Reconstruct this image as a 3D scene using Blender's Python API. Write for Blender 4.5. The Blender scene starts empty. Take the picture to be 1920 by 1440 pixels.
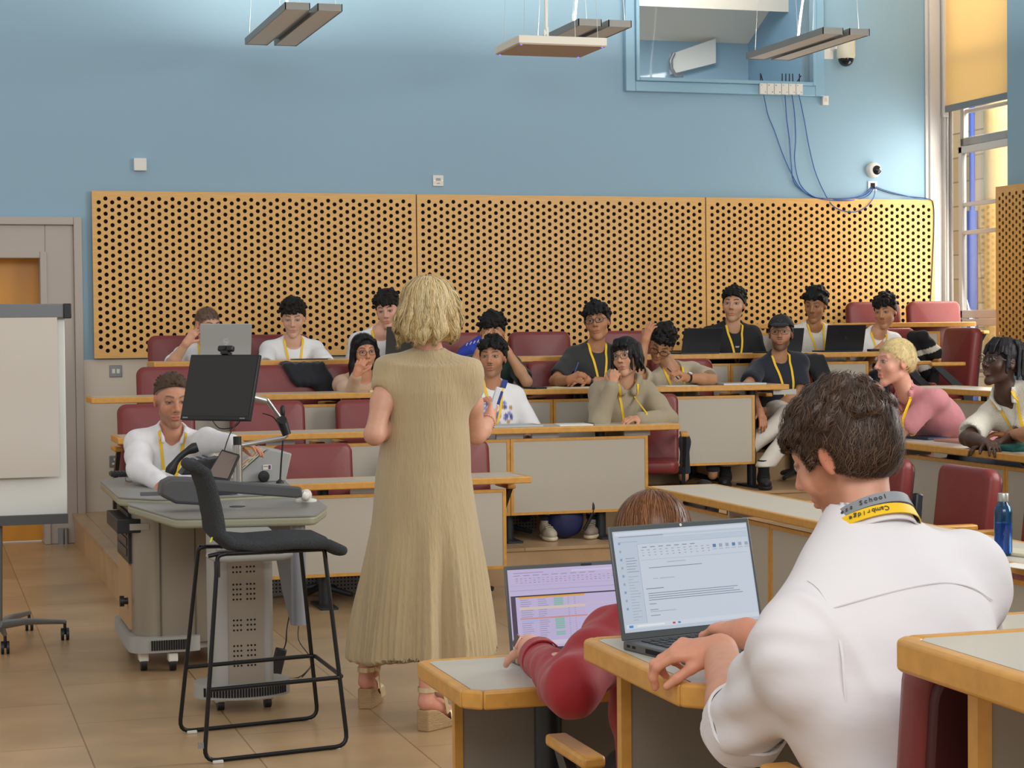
import bpy, bmesh, math, random
import numpy as np
from mathutils import Vector, Matrix

SC = bpy.context.scene
COL = SC.collection
PI = math.pi

# ------------------------------------------------------------------ camera, world, exposure
F = 3650.0
AL = math.radians(17.0); PIT = math.atan(105 / F); RO = math.radians(.57); CZ = 1.6
_r0 = np.array([math.cos(AL), -math.sin(AL), 0.])
FW = np.array([math.sin(AL) * math.cos(PIT), math.cos(AL) * math.cos(PIT), -math.sin(PIT)])
_u0 = np.cross(_r0, FW)
RT = math.cos(RO) * _r0 - math.sin(RO) * _u0
UP = math.sin(RO) * _r0 + math.cos(RO) * _u0
CAM = np.array([0, 0, CZ])
def ray(x, y): return FW + RT * ((x - 960) / F) - UP * ((y - 720) / F)
def oz(x, y, z): d = ray(x, y); return CAM + d * ((z - CZ) / d[2])
def oy(x, y, Y): d = ray(x, y); return CAM + d * (Y / d[1])
def ox(x, y, X): d = ray(x, y); return CAM + d * (X / d[0])
def od(x, y, Z): return CAM + ray(x, y) * Z

cd = bpy.data.cameras.new('camera'); cam = bpy.data.objects.new('camera', cd); COL.objects.link(cam)
cd.sensor_fit = 'HORIZONTAL'; cd.sensor_width = 36; cd.lens = 36 * F / 1920
cd.clip_start = .1; cd.clip_end = 200
m = Matrix.Identity(4)
for i in range(3):
    m[i][0] = RT[i]; m[i][1] = UP[i]; m[i][2] = -FW[i]; m[i][3] = CAM[i]
cam.matrix_world = m
SC.camera = cam
SC.view_settings.view_transform = 'Standard'
SC.view_settings.look = 'None'
SC.view_settings.gamma = 1
SC.view_settings.use_curve_mapping = False
SC.view_settings.exposure = 0.12
w = bpy.data.worlds.new('world'); SC.world = w; w.use_nodes = True
bg = w.node_tree.nodes['Background']
bg.inputs[0].default_value = (1.0, .975, .945, 1); bg.inputs[1].default_value = .60

def area(name, loc, target, sx, sy, power, color=(1, 1, 1), spread=180):
    l = bpy.data.lights.new(name, 'AREA'); l.shape = 'RECTANGLE'; l.size = sx; l.size_y = sy
    l.energy = power; l.color = color; l.spread = math.radians(spread)
    o = bpy.data.objects.new(name, l); COL.objects.link(o); o.location = loc
    o.rotation_euler = (Vector(target) - Vector(loc)).to_track_quat('-Z', 'Y').to_euler()
    return o
# daylight through the tall windows of the side wall (one seen, the others beyond the frame)
area('window_daylight', (8.35, 7.0, 3.1), (2.5, 9.5, .6), 6.0, 3.2, 470, (1, .97, .93))
# daylight from the windows high up behind the photographer
area('clerestory_daylight', (1.0, -3.0, 5.2), (3.5, 11.0, 1.2), 7, 2.5, 300, (.98, .99, 1))
# low sun slipping through the last window on to the end wall
sun = area('sunny_window', (8.44, 14.45, 2.4), (5.0, 15.4, 1.9), .9, 1.8, 22, (1, .95, .86))

# ------------------------------------------------------------------ materials
def lin(c):
    if isinstance(c, str):
        c = [int(c[i:i + 2], 16) / 255 for i in (0, 2, 4)]
    return tuple(v / 12.92 if v <= .04045 else ((v + .055) / 1.055) ** 2.4 for v in c[:3])
_mats = {}
def mat(name, col, rough=.6, metal=0., noise=0., nscale=8., bump=0., bscale=40., stretch=None, spec=.5,
        trans=0., emit=None, estr=1., attr=None, sheen=0., coat=0.):
    if name in _mats: return _mats[name]
    m = bpy.data.materials.new(name); m.use_nodes = True
    nt = m.node_tree; b = nt.nodes['Principled BSDF']; L = nt.links
    c = lin(col)
    b.inputs['Base Color'].default_value = (*c, 1)
    b.inputs['Roughness'].default_value = rough
    b.inputs['Metallic'].default_value = metal
    b.inputs['Specular IOR Level'].default_value = spec
    if sheen: b.inputs['Sheen Weight'].default_value = sheen
    if coat: b.inputs['Coat Weight'].default_value = coat
    if trans: b.inputs['Transmission Weight'].default_value = trans
    if emit is not None:
        b.inputs['Emission Color'].default_value = (*lin(emit), 1)
        b.inputs['Emission Strength'].default_value = estr
    tc = mp = None
    if noise or bump:
        tc = nt.nodes.new('ShaderNodeTexCoord'); mp = nt.nodes.new('ShaderNodeMapping')
        L.new(tc.outputs['Object'], mp.inputs[0])
        if stretch: mp.inputs['Scale'].default_value = stretch
    if attr:
        a = nt.nodes.new('ShaderNodeAttribute'); a.attribute_name = attr
        L.new(a.outputs['Color'], b.inputs['Base Color'])
    if noise:
        n = nt.nodes.new('ShaderNodeTexNoise'); n.inputs['Scale'].default_value = nscale
        n.inputs['Detail'].default_value = 5
        L.new(mp.outputs[0], n.inputs[0])
        mx = nt.nodes.new('ShaderNodeMix'); mx.data_type = 'RGBA'; mx.blend_type = 'MULTIPLY'
        mx.inputs[0].default_value = 1
        rp = nt.nodes.new('ShaderNodeMapRange')
        rp.inputs[1].default_value = .3; rp.inputs[2].default_value = .7
        rp.inputs[3].default_value = 1 - noise; rp.inputs[4].default_value = 1 + noise * .6
        L.new(n.outputs[0], rp.inputs[0])
        if attr: L.new(a.outputs['Color'], mx.inputs[6])
        else: mx.inputs[6].default_value = (*c, 1)
        L.new(rp.outputs[0], mx.inputs[7])
        L.new(mx.outputs[2], b.inputs['Base Color'])
    if bump:
        n2 = nt.nodes.new('ShaderNodeTexNoise'); n2.inputs['Scale'].default_value = bscale
        n2.inputs['Detail'].default_value = 3
        L.new(mp.outputs[0], n2.inputs[0])
        bp = nt.nodes.new('ShaderNodeBump'); bp.inputs['Strength'].default_value = bump
        bp.inputs['Distance'].default_value = .01
        L.new(n2.outputs[0], bp.inputs['Height']); L.new(bp.outputs[0], b.inputs['Normal'])
    _mats[name] = m
    return m

def stone_floor():
    m = mat('stone_tile', 'B99A74', .30, noise=.22, nscale=2.2, bump=.04, bscale=30)
    nt = m.node_tree; L = nt.links; b = nt.nodes['Principled BSDF']
    src = b.inputs['Base Color'].links[0].from_socket
    tc = nt.nodes.new('ShaderNodeTexCoord'); br = nt.nodes.new('ShaderNodeTexBrick')
    mp = nt.nodes.new('ShaderNodeMapping'); mp.inputs['Rotation'].default_value = (0, 0, PI / 2)
    L.new(tc.outputs['Object'], mp.inputs[0]); L.new(mp.outputs[0], br.inputs[0])
    br.inputs['Scale'].default_value = 1; br.inputs['Brick Width'].default_value = .9; br.inputs['Row Height'].default_value = .6
    br.inputs['Mortar Size'].default_value = .0035; br.inputs['Mortar Smooth'].default_value = .2
    br.offset = .5
    br.inputs['Color1'].default_value = (1, 1, 1, 1); br.inputs['Color2'].default_value = (.83, .82, .8, 1)
    br.inputs['Mortar'].default_value = (.5, .45, .4, 1)
    mx = nt.nodes.new('ShaderNodeMix'); mx.data_type = 'RGBA'; mx.blend_type = 'MULTIPLY'; mx.inputs[0].default_value = 1
    L.new(src, mx.inputs[6]); L.new(br.outputs[0], mx.inputs[7]); L.new(mx.outputs[2], b.inputs['Base Color'])
    return m

M = dict(
    wall=mat('blue_paint', '90B1C4', .55, bump=.02, bscale=150),
    blue=mat('blue_gloss_paint', '8FB6CC', .35),
    cream=mat('cream_paint', 'DDD3C2', .6),
    oak=mat('oak_veneer', 'E2AE62', .42, noise=.10, nscale=6, stretch=(1, 1, 14)),
    edge=mat('oak_edging', 'D39A48', .38, noise=.12, nscale=9, stretch=(3, 3, 3)),
    dark=mat('dark_void', '15100E', .9),
    lam=mat('grey_laminate', 'C2BDB0', .35),
    panel=mat('warm_grey_laminate', 'B9B1A2', .5),
    red=mat('burgundy_leather', '7A2A28', .40, noise=.06, nscale=5, bump=.05, bscale=60),
    blk=mat('black_plastic', '15171A', .45),
    iron=mat('dark_steel', '24282C', .45),
    grey=mat('grey_metal', '8E9092', .4, metal=.6),
    chrome=mat('brushed_steel', 'B9B6B0', .3, metal=.9),
    white=mat('white_plastic', 'E6E3DA', .45),
    frame=mat('taupe_paint', 'B5AAA0', .45),
    sash=mat('white_gloss_paint', 'D9D4CE', .35),
    stone=stone_floor(),
    riser=mat('stone_riser', 'B99870', .4, noise=.25, nscale=3),
    glass=mat('clear_glass', 'FFFFFF', .02, trans=1.),
    skin=mat('skin', 'FFFFFF', .5, attr='Col', noise=.05, nscale=60, bump=.02, bscale=300),
)

# ------------------------------------------------------------------ mesh builder
class MB:
    def __init__(s): s.v = []; s.f = []; s.mi = []; s.cur = 0; s.cols = None
    def add(s, vs, fs):
        b = len(s.v); s.v.extend([tuple(map(float, p)) for p in vs])
        s.f.extend([tuple(i + b for i in f) for f in fs]); s.mi.extend([s.cur] * len(fs)); return s
    def m(s, i): s.cur = i; return s
    def box(s, c, d, rz=0., R=None):
        x, y, z = [q / 2 for q in d]
        vs = [Vector((i * x, j * y, k * z)) for i in (-1, 1) for j in (-1, 1) for k in (-1, 1)]
        Rm = R if R is not None else Matrix.Rotation(rz, 3, 'Z')
        vs = [Rm @ v + Vector(c) for v in vs]
        return s.add(vs, [(0, 1, 3, 2), (4, 6, 7, 5), (0, 4, 5, 1), (2, 3, 7, 6), (0, 2, 6, 4), (1, 5, 7, 3)])
    def b2(s, a, b):   # box by two corners
        a = np.array(a, float); b = np.array(b, float)
        return s.box((a + b) / 2, np.abs(b - a))
    def quad(s, a, b, c, d): return s.add([a, b, c, d], [(0, 1, 2, 3)])
    def slab(s, pts, z0, z1):    # vertical prism over an xy polygon (counter clockwise)
        n = len(pts)
        vs = [(p[0], p[1], z0) for p in pts] + [(p[0], p[1], z1) for p in pts]
        return s.add(vs, [tuple(range(n))[::-1], tuple(range(n, 2 * n))] + [(i, (i + 1) % n, n + (i + 1) % n, n + i) for i in range(n)])
    def prism(s, pts, o, ux, uy, ext):    # polygon in plane (o,ux,uy), extruded by vector ext
        o, ux, uy, ext = [np.array(q, float) for q in (o, ux, uy, ext)]
        n = len(pts); a = [o + ux * p[0] + uy * p[1] for p in pts]; b = [q + ext for q in a]
        return s.add(a + b, [tuple(range(n))[::-1], tuple(range(n, 2 * n))] + [(i, (i + 1) % n, n + (i + 1) % n, n + i) for i in range(n)])
    def tube(s, pts, r, n=8, closed=False, flat=None):
        P = [Vector(p) for p in pts]; k = len(P)
        rr = r if hasattr(r, '__len__') else [r] * k
        T = []
        for i in range(k):
            a = P[(i - 1) % k] if (i > 0 or closed) else P[i]; b = P[(i + 1) % k] if (i < k - 1 or closed) else P[i]
            t = (b - a); t = t.normalized() if t.length > 1e-9 else Vector((0, 0, 1)); T.append(t)
        up = Vector((0, 0, 1)) if abs(T[0].z) < .9 else Vector((1, 0, 0))
        u = T[0].cross(up).normalized(); vs = []
        for i in range(k):
            u = (u - T[i] * u.dot(T[i])).normalized(); w_ = T[i].cross(u)
            for j in range(n):
                a = 2 * PI * j / n
                vs.append(P[i] + (u * math.cos(a) + w_ * math.sin(a) * (flat or 1)) * rr[i])
        fs = []
        for i in range(k if closed else k - 1):
            for j in range(n):
                fs.append((i * n + j, i * n + (j + 1) % n, ((i + 1) % k) * n + (j + 1) % n, ((i + 1) % k) * n + j))
        if not closed: fs += [tuple(range(n))[::-1], tuple(range((k - 1) * n, k * n))]
        return s.add(vs, fs)
    def cyl(s, a, b, r, r2=None, n=16): return s.tube([a, b], [r, r if r2 is None else r2], n)
    def lathe(s, prof, c=(0, 0, 0), n=24, R=None):
        vs = []; k = len(prof); Rm = R if R is not None else Matrix.Identity(3)
        for r, z in prof:
            for j in range(n):
                a = 2 * PI * j / n; vs.append(Rm @ Vector((r * math.cos(a), r * math.sin(a), z)) + Vector(c))
        fs = [(i * n + j, i * n + (j + 1) % n, (i + 1) * n + (j + 1) % n, (i + 1) * n + j) for i in range(k - 1) for j in range(n)]
        fs += [tuple(range(n))[::-1], tuple(range((k - 1) * n, k * n))]
        return s.add(vs, fs)
    def ribbon(s, pts, nrm, wdt, th=.0015):
        """flat strap along pts with surface normals nrm; has thickness"""
        P = [np.array(p, float) for p in pts]; k = len(P); vs = []
        for i in range(k):
            t = P[min(i + 1, k - 1)] - P[max(i - 1, 0)]; t /= np.linalg.norm(t) + 1e-9
            n_ = np.array(nrm[i], float); sd = np.cross(t, n_); sd /= np.linalg.norm(sd) + 1e-9
            n2 = np.cross(sd, t); ww = wdt[i] if hasattr(wdt, '__len__') else wdt
            for q in (-1, 1):
                vs.append(P[i] + sd * ww / 2 * q); vs.append(P[i] + sd * ww / 2 * q + n2 * th)
        fs = []
        for i in range(k - 1):
            a = i * 4; b = a + 4
            fs += [(a + 1, a + 3, b + 3, b + 1), (a, b, b + 2, a + 2), (a, a + 1, b + 1, b), (a + 2, b + 2, b + 3, a + 3)]
        fs += [(0, 2, 3, 1), (4 * k - 4, 4 * k - 3, 4 * k - 1, 4 * k - 2)]
        return s.add(vs, fs)
    def build(s, name, mats, parent=None, smooth=None, bevel=0., seg=2, world=False, sub=0):
        V = np.array(s.v, float)
        if world and parent is not None:
            r = parent
            while r.parent is not None: r = r.parent
            Rm = np.array(r.rotation_euler.to_matrix()); V = (V - np.array(r.location)) @ Rm
        me = bpy.data.meshes.new(name); me.from_pydata(V.tolist(), [], s.f)
        if not isinstance(mats, (list, tuple)): mats = [mats]
        for q in mats: me.materials.append(q)
        if len(mats) > 1: me.polygons.foreach_set('material_index', s.mi)
        if s.cols is not None: set_cols(me, s.cols)
        if smooth is not None:
            me.shade_smooth(); me.set_sharp_from_angle(angle=math.radians(smooth))
        me.update()
        o = bpy.data.objects.new(name, me); COL.objects.link(o); o.parent = parent
        if bevel:
            md = o.modifiers.new('bevel', 'BEVEL'); md.width = bevel; md.segments = seg; md.limit_method = 'ANGLE'; md.angle_limit = math.radians(40)
            if smooth is None: me.shade_smooth(); me.set_sharp_from_angle(angle=math.radians(50))
        if sub:
            md = o.modifiers.new('sub', 'SUBSURF'); md.levels = sub; md.render_levels = sub
        return o
def set_cols(me, cols):
    at = me.color_attributes.new('Col', 'FLOAT_COLOR', 'POINT')
    c = np.ones((len(me.vertices), 4), np.float32); c[:, :3] = cols
    at.data.foreach_set('color', c.ravel())

def tag(o, label, cat, group=None, kind=None):
    if label: o['label'] = label
    if cat: o['category'] = cat
    if group: o['group'] = group
    if kind: o['kind'] = kind
    return o
def thing(name, label, cat, loc=(0, 0, 0), rz=0., group=None):
    o = bpy.data.objects.new(name, None); COL.objects.link(o)
    o.location = tuple(map(float, loc)); o.rotation_euler = (0, 0, rz); o.empty_display_size = .1
    return tag(o, label, cat, group)
def solo(mb, name, mats, label, cat, group=None, **k):
    """a thing that is one mesh, its origin at its base"""
    V = np.array(mb.v, float); c = np.array([(V[:, 0].min() + V[:, 0].max()) / 2, (V[:, 1].min() + V[:, 1].max()) / 2, V[:, 2].min()])
    mb.v = (V - c).tolist(); o = mb.build(name, mats, None, **k); o.location = c
    return tag(o, label, cat, group)
def struct(mb, name, mats, parent=None, **k):
    o = mb.build(name, mats, parent, **k)
    if parent is None: o['kind'] = 'structure'
    return o
def dup(root, loc, rz, label=None, group=None):
    r = root.copy(); COL.objects.link(r); r.location = tuple(map(float, loc)); r.rotation_euler = (0, 0, rz)
    if label: r['label'] = label
    if group: r['group'] = group
    def rec(a, b):
        for ch in list(a.children):
            c = ch.copy(); COL.objects.link(c); c.parent = b; rec(ch, c)
    rec(root, r)
    return r
def rrect(w_, h_, r, n=5, cx=0, cy=0):
    pts = []
    for (sx, sy, a0) in ((1, 1, 0), (-1, 1, 90), (-1, -1, 180), (1, -1, 270)):
        for i in range(n + 1):
            a = math.radians(a0 + 90 * i / n)
            pts.append((cx + sx * (w_ / 2 - r) + r * math.cos(a), cy + sy * (h_ / 2 - r) + r * math.sin(a)))
    return pts
# ------------------------------------------------------------------ room shell
YW = 15.1; XW = 8.5
FZ = [0., .23, .45, .66, .88]                 # tier floor heights
YT = [None, 11.55, 12.42, 13.24, 14.02]       # risers of the bank along the end wall
XT = [None, 5.03, 6.35, 7.3, 8.0]             # risers of the side wing
mb = MB(); mb.b2((-4, -3, -.1), (9.2, 15.4, 0)); struct(mb, 'floor', M['stone'])
for k in range(1, 5):
    mb = MB(); x0 = 1.12 if k == 1 else 1.62
    # L shaped tier: bank along the end wall plus the wing along the window wall
    pts = [(x0, YT[k]), (XT[k], YT[k] - .0), (XT[k], 6.0), (XW, 6.0), (XW, YW), (x0, YW)]
    mb.slab(pts, 0, FZ[k] - .02)
    o = struct(mb, 'floor_tier', M['riser'])
    mb = MB(); pts = [(x0 - .012, YT[k] - .012), (XT[k] - .012, YT[k] - .012), (XT[k] - .012, 6.0), (XW, 6.0), (XW, YW), (x0 - .012, YW)]
    mb.slab(pts, FZ[k] - .02, FZ[k]); struct(mb, 'floor_tier', M['stone'])
# near bank tiers
for k, y1 in ((1, 4.12), (2, 2.62)):
    mb = MB(); mb.b2((1.62, -2.9, .0), (9.1, y1, FZ[k])); struct(mb, 'floor_tier', M['riser'])
# end wall: door opening x -0.9..1.0 z 0..2.2 ; high window opening
WX0, WX1, WZ0 = 5.70, 7.30, 3.60      # glass opening of the high window
mb = MB()
def wallbox(x0, x1, z0, z1): mb.b2((x0, YW, z0), (x1, YW + .2, z1))
DL, DR, DT = -.62, .94, 2.2
wallbox(-4, DL, 1.39, 6); wallbox(DL, DR, DT, 6); wallbox(DR, WX0, 1.39, 6); wallbox(WX0, WX1, 1.39, WZ0); wallbox(WX1, XW + .1, 1.39, 6); wallbox(WX0, WX1, 5.4, 6)
struct(mb, 'wall_back', M['wall'])
mb = MB(); wallbox(-4, DL, 0, 1.39); wallbox(DR, XW + .1, 0, 1.39); struct(mb, 'wall_back_dado', M['cream'])
# door frame: wide taupe architrave with a raised outer bead, inner lining
d = bpy.data.objects.new('door_1', None); COL.objects.link(d); d['kind'] = 'structure'; d.location = (DL, YW, 0)
mb = MB()
for (a, b, dy) in ((.94, 1.15, .04), (1.15, 1.21, .07), (.90, .95, .055)):
    zt = DT + (a - .94); zt2 = DT + (b - .94)
    mb.b2((a, YW - dy, 0), (b, YW, zt2)); mb.b2((DL - (b - .94), YW - dy, 0), (DL - (a - .94), YW, zt2)); mb.b2((DL - (a - .94), YW - dy, zt), (a, YW, zt2))
mb.b2((.90, YW, 0), (.95, YW + .3, DT)); mb.b2((DL - .01, YW, DT - .03), (.95, YW + .3, DT))
mb.build('door_frame', M['frame'], d, bevel=.006, world=True)
mb = MB(); mb.b2((DL, YW + .2, .01), (.90, YW + .25, 2.17)); leaf = mb.build('door_leaf', mat('orange_oak', 'D8952F', .35, noise=.08, nscale=5, stretch=(2, 2, .5)), d, world=True)
mb = MB(); mb.b2((.09, YW + .17, 1.72), (.42, YW + .2, 1.74)); mb.b2((.42, YW + .17, .6), (.44, YW + .2, 1.74)); mb.build('door_bead', M['edge'], leaf, world=True)
mb = MB(); mb.b2((1.0, YW - .075, 0), (1.035, YW - .04, .12)); mb.cyl((1.06, YW - .06, 0), (1.06, YW - .06, .12), .016); mb.build('door_stop', M['grey'], d, world=True)
# corner trim and vertical boxed pipes of the window corner
mb = MB()
# window wall (x = XW), opening y 13.96..15.1 ; pier nearer
mb.b2((XW, -3, 0), (XW + .45, 13.98, 6)); struct(mb, 'wall_right', M['wall'])
mb = MB(); mb.b2((XW, 13.98, 0), (XW + .45, 15.3, .55)); mb.b2((XW, 13.98, 5.2), (XW + .45, 15.3, 6)); struct(mb, 'wall_right_sill', M['cream'])
win = bpy.data.objects.new('window_1', None); COL.objects.link(win); win['kind'] = 'structure'; win.location = (XW, 14.5, .55)
mb = MB()
mb.b2((XW - .10, YW - .045, .0), (XW + .0, YW, 6)); mb.b2((XW - .13, YW - .02, .0), (XW - .1, YW, 6))      # jamb facing the room
mb.b2((XW, YW - .03, .55), (XW + .12, YW + .05, 6))
for (xa, w_, dy) in ((.015, .012, .06), (.04, .025, .045), (.075, .012, .075)):
    mb.b2((XW + xa, YW - dy - .03, .55), (XW + xa + w_, YW, 6))
mb.build('jamb', M['sash'], win, world=True, bevel=.008)
# jamb at the near side is hidden by the pier; sashes
mb = MB(); ga, gb = 13.9, 14.97; gx = XW + .12
def sash(mb, z0, z1, x, mid):
    mb.b2((x, ga, z0), (x + .05, gb, z0 + .07)); mb.b2((x, ga, z1 - .06), (x + .05, gb, z1)); mb.b2((x, gb - .06, z0), (x + .05, gb, z1)); mb.b2((x, ga, z0), (x + .05, ga + .06, z1))
    for zz in mid: mb.b2((x + .01, ga, zz - .018), (x + .04, gb, zz + .018))
sash(mb, .62, 1.64, gx, (1.2,)); sash(mb, 1.645, 3.12, gx + .0, (2.38, 2.62,)); sash(mb, 3.125, 4.8, gx + .02, (3.42, 3.9))
mb.b2((XW + .1, ga, .55), (XW + .5, gb, .62))
mb.build('window_frame', M['sash'], win, world=True, bevel=.006)
mb = MB(); mb.b2((gx + .02, ga, .62), (gx + .026, gb, 4.8)); mb.build('pane', M['glass'], win, world=True)
# roller blind
def blind_mat():
    m = mat('blind_fabric', 'F3DFB4', .8); nt = m.node_tree; t = nt.nodes.new('ShaderNodeBsdfTranslucent'); t.inputs[0].default_value = (*lin('F3DCA8'), 1); x = nt.nodes.new('ShaderNodeMixShader'); x.inputs[0].default_value = .5
    nt.links.new(nt.nodes['Principled BSDF'].outputs[0], x.inputs[1]); nt.links.new(t.outputs[0], x.inputs[2]); nt.links.new(x.outputs[0], nt.nodes['Material Output'].inputs[0]); return m
rb = thing('roller_blind', 'cream roller blind drawn halfway down the tall sash window', 'blind', (XW + .17, 14.5, 3.44))
mb = MB(); mb.b2((XW + .02, 13.99, 3.47), (XW + .024, 15.0, 6)); mb.build('fabric', blind_mat(), rb, world=True)
mb = MB(); mb.b2((XW + .012, 13.99, 3.42), (XW + .035, 15.0, 3.475)); mb.build('bottom_rail', M['grey'], rb, world=True)
mb = MB(); mb.b2((XW + .0, 15.005, 3.38), (XW + .05, 15.03, 6)); mb.build('side_channel', M['sash'], rb, world=True)
# outside: brick pier, blue rainwater pipe, yellow stone column
mb = MB(); mb.b2((9.9, 15.35, -1), (10.6, 17.5, 8)); mb.b2((9.3, 17.4, -1), (14, 17.8, 8))
bm_ = mat('buff_brick', 'E3CFAE', .8)
nt = bm_.node_tree; br = nt.nodes.new('ShaderNodeTexBrick'); tc = nt.nodes.new('ShaderNodeTexCoord'); mp = nt.nodes.new('ShaderNodeMapping')
mp.inputs['Rotation'].default_value = (PI / 2, 0, PI/2)
br.inputs['Scale'].default_value = 1; br.inputs['Brick Width'].default_value = .24; br.inputs['Row Height'].default_value = .085; br.inputs['Mortar Size'].default_value = .008
br.inputs['Color1'].default_value = (*lin('EBD9BC'), 1); br.inputs['Color2'].default_value = (*lin('D9BE98'), 1); br.inputs['Mortar'].default_value = (*lin('B39C80'), 1)
nt.links.new(tc.outputs['Object'], mp.inputs[0]); nt.links.new(mp.outputs[0], br.inputs[0]); nt.links.new(br.outputs[0], nt.nodes['Principled BSDF'].inputs['Base Color'])
struct(mb, 'outside_brick_wall', bm_)
c_ = oy(1872, 500, 15.5)
mb = MB(); mb.lathe([(.15, -1), (.15, 8)], (c_[0] + .03, 15.5, 0), 24); struct(mb, 'outside_column', mat('yellow_stone', 'EFC27C', .8, noise=.1, nscale=3), smooth=40)
c_ = oy(1824, 500, 15.7)
mb = MB(); mb.cyl((c_[0], 15.7, -1), (c_[0], 15.7, 2.62), .05); mb.cyl((c_[0], 15.7, 2.62), (c_[0], 15.7, 7), .025); struct(mb, 'outside_rain_pipe', mat('blue_pipe', '3D63C8', .5), smooth=40)
area('outside_daylight', (9.4, 13.6, 5.2), (9.6, 16.5, 2.5), 1.2, 1.5, 230, (1, .96, .88))
area('outside_sky', (10.4, 14.3, 4.8), (8.5, 14.5, 4.4), 1.6, 1.6, 120, (1, .95, .85))

# high internal window in the end wall
wn = bpy.data.objects.new('window_2', None); COL.objects.link(wn); wn['kind'] = 'structure'; wn.location = (WX0, YW, WZ0)
mb = MB(); T = 6.
def fr(x0, x1, z0, w_, dy):   # three sided frame running up out of sight
    mb.b2((x0 - w_, YW - dy, z0 - w_), (x0, YW, T)); mb.b2((x1, YW - dy, z0 - w_), (x1 + w_, YW, T)); mb.b2((x0, YW - dy, z0 - w_), (x1, YW, z0))
fr(5.69, 7.31, 3.62, .085, .05); fr(5.72, 7.28, 3.65, .03, .075)
mb.build('window_frame', M['blue'], wn, world=True, bevel=.005)
mb = MB(); mb.b2((WX0, YW + .05, 3.6), (WX1, YW + .06, 5.4)); mb.build('pane', M['glass'], wn, world=True)
# made-up room behind the glass, standing in for the reflection of this one
mb = MB()
mb.b2((4.0, 19.0, 2.5), (11, 19.1, 4.7)); struct(mb, 'wall_mirrored', mat('mirrored_blue', '8AA9BC', .7))
mb = MB(); mb.quad((4, 19.05, 4.55), (11, 19.05, 4.55), (11, 15.4, 6.3), (4, 15.4, 6.3)); mb.quad((4, 18.0, 5.1), (11, 18.0, 5.1), (11, 18.0, 4.75), (4, 18.0, 4.75)); struct(mb, 'ceiling_mirrored', M['cream'])
mb = MB(); mb.b2((8.45, 15.4, 2.5), (8.6, 19, 5.2)); struct(mb, 'wall_mirrored_right', mat('mirrored_blue_side', '6E93AC', .7))
area('mirrored_room_fill', (6.5, 16.6, 5.2), (6.6, 19, 4.3), 2, .6, 45)  # added lamp that brightens the stand-in for the reflection
rb = thing('roller_blind', 'pale roller blind standing in for a reflection in the high internal window', 'blind', (7.4, 18.98, 4.2))
a, b = oy(1262, 100, 18.9), oy(1342, 72, 18.9); c, d2 = oy(1342, 118, 18.9), oy(1262, 138, 18.9)
mb = MB(); mb.prism([(a[0], a[2]), (b[0], b[2]), (c[0], c[2]), (d2[0], d2[2])][::-1], (0, 18.9, 0), (1, 0, 0), (0, 0, 1), (0, .1, 0)); mb.build('fabric', M['white'], rb, world=True)
mb = MB(); mb.tube([a + (0.0, -.02, 0), a + (-.04, -.02, -.08), d2 + (-.03, -.02, .05), d2 + (.02, -.02, -.02), d2 + (.1, -.02, -.02)], .02, 8); mb.build('headbox', M['grey'], rb, world=True, smooth=50)

# ------------------------------------------------------------------ perforated acoustic panels
def perforated(name, label, O, ux, nrm, W, H, px_, pz, r, marg, mats, N=12):
    """O lower corner, ux unit along the panel, nrm unit out of it; columns px_ apart, alternate ones half a pitch up"""
    O = np.array(O, float); ux = np.array(ux, float); uz = np.array([0, 0, 1.]); nrm = np.array(nrm, float)
    mb = MB(); ncol = int(round((W - 2 * marg) / px_)); mx_ = (W - ncol * px_) / 2
    nrow = int((H - marg) / pz)
    def pt(x, z, d): return O + ux * x + uz * z + nrm * d
    th = .022; z00 = (H - nrow * pz) / 2
    def plate(x0, x1, z0, z1): mb.quad(pt(x0, z0, th), pt(x1, z0, th), pt(x1, z1, th), pt(x0, z1, th))
    plate(0, mx_, 0, H); plate(W - mx_, W, 0, H)
    vs = []; fs = []; mi = []
    ang = [2 * PI * (i + .5) / N for i in range(N)]
    hx = px_ / 2; hz = pz / 2
    rect = []
    for a in ang:
        c, s = math.cos(a), math.sin(a); t = min(hx / abs(c) if abs(c) > 1e-6 else 9, hz / abs(s) if abs(s) > 1e-6 else 9); rect.append([c * t, s * t])
    # snap nearest samples to the corners
    for cx, cz in ((hx, hz), (-hx, hz), (-hx, -hz), (hx, -hz)):
        i = min(range(N), key=lambda q: (rect[q][0] - cx) ** 2 + (rect[q][1] - cz) ** 2); rect[i] = [cx, cz]
    circ = [(r * math.cos(a), r * math.sin(a)) for a in ang]
    for i in range(ncol):
        xc = mx_ + (i + .5) * px_; off = 0 if i % 2 else pz / 2
        n_ = nrow if i % 2 else nrow - 1
        zb = z00 + off
        if zb > 0: plate(xc - hx, xc + hx, 0, zb)
        if H - (zb + n_ * pz) > 0: plate(xc - hx, xc + hx, zb + n_ * pz, H)
        for k in range(n_):
            zc = zb + (k + .5) * pz; b = len(vs)
            vs += [pt(xc + q[0], zc + q[1], th) for q in rect] + [pt(xc + q[0], zc + q[1], th) for q in circ] + [pt(xc + q[0], zc + q[1], 0.002) for q in circ]
            for j in range(N):
                j2 = (j + 1) % N
                fs.append((b + j, b + j2, b + N + j2, b + N + j)); mi.append(0)
                fs.append((b + N + j, b + N + j2, b + 2 * N + j2, b + 2 * N + j)); mi.append(1)
            fs.append(tuple(b + 2 * N + j for j in range(N))); mi.append(2)
    nb = len(mb.f); mb.add(vs, fs); mb.mi[nb:] = mi
    for (x0, z0, x1, z1) in ((0, 0, W, 0), (W, 0, W, H), (W, H, 0, H), (0, H, 0, 0)):
        mb.quad(pt(x0, z0, 0), pt(x1, z1, 0), pt(x1, z1, th), pt(x0, z0, th))
    return solo(mb, name, mats, label, 'acoustic panel', 'perforated acoustic panels')
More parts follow.
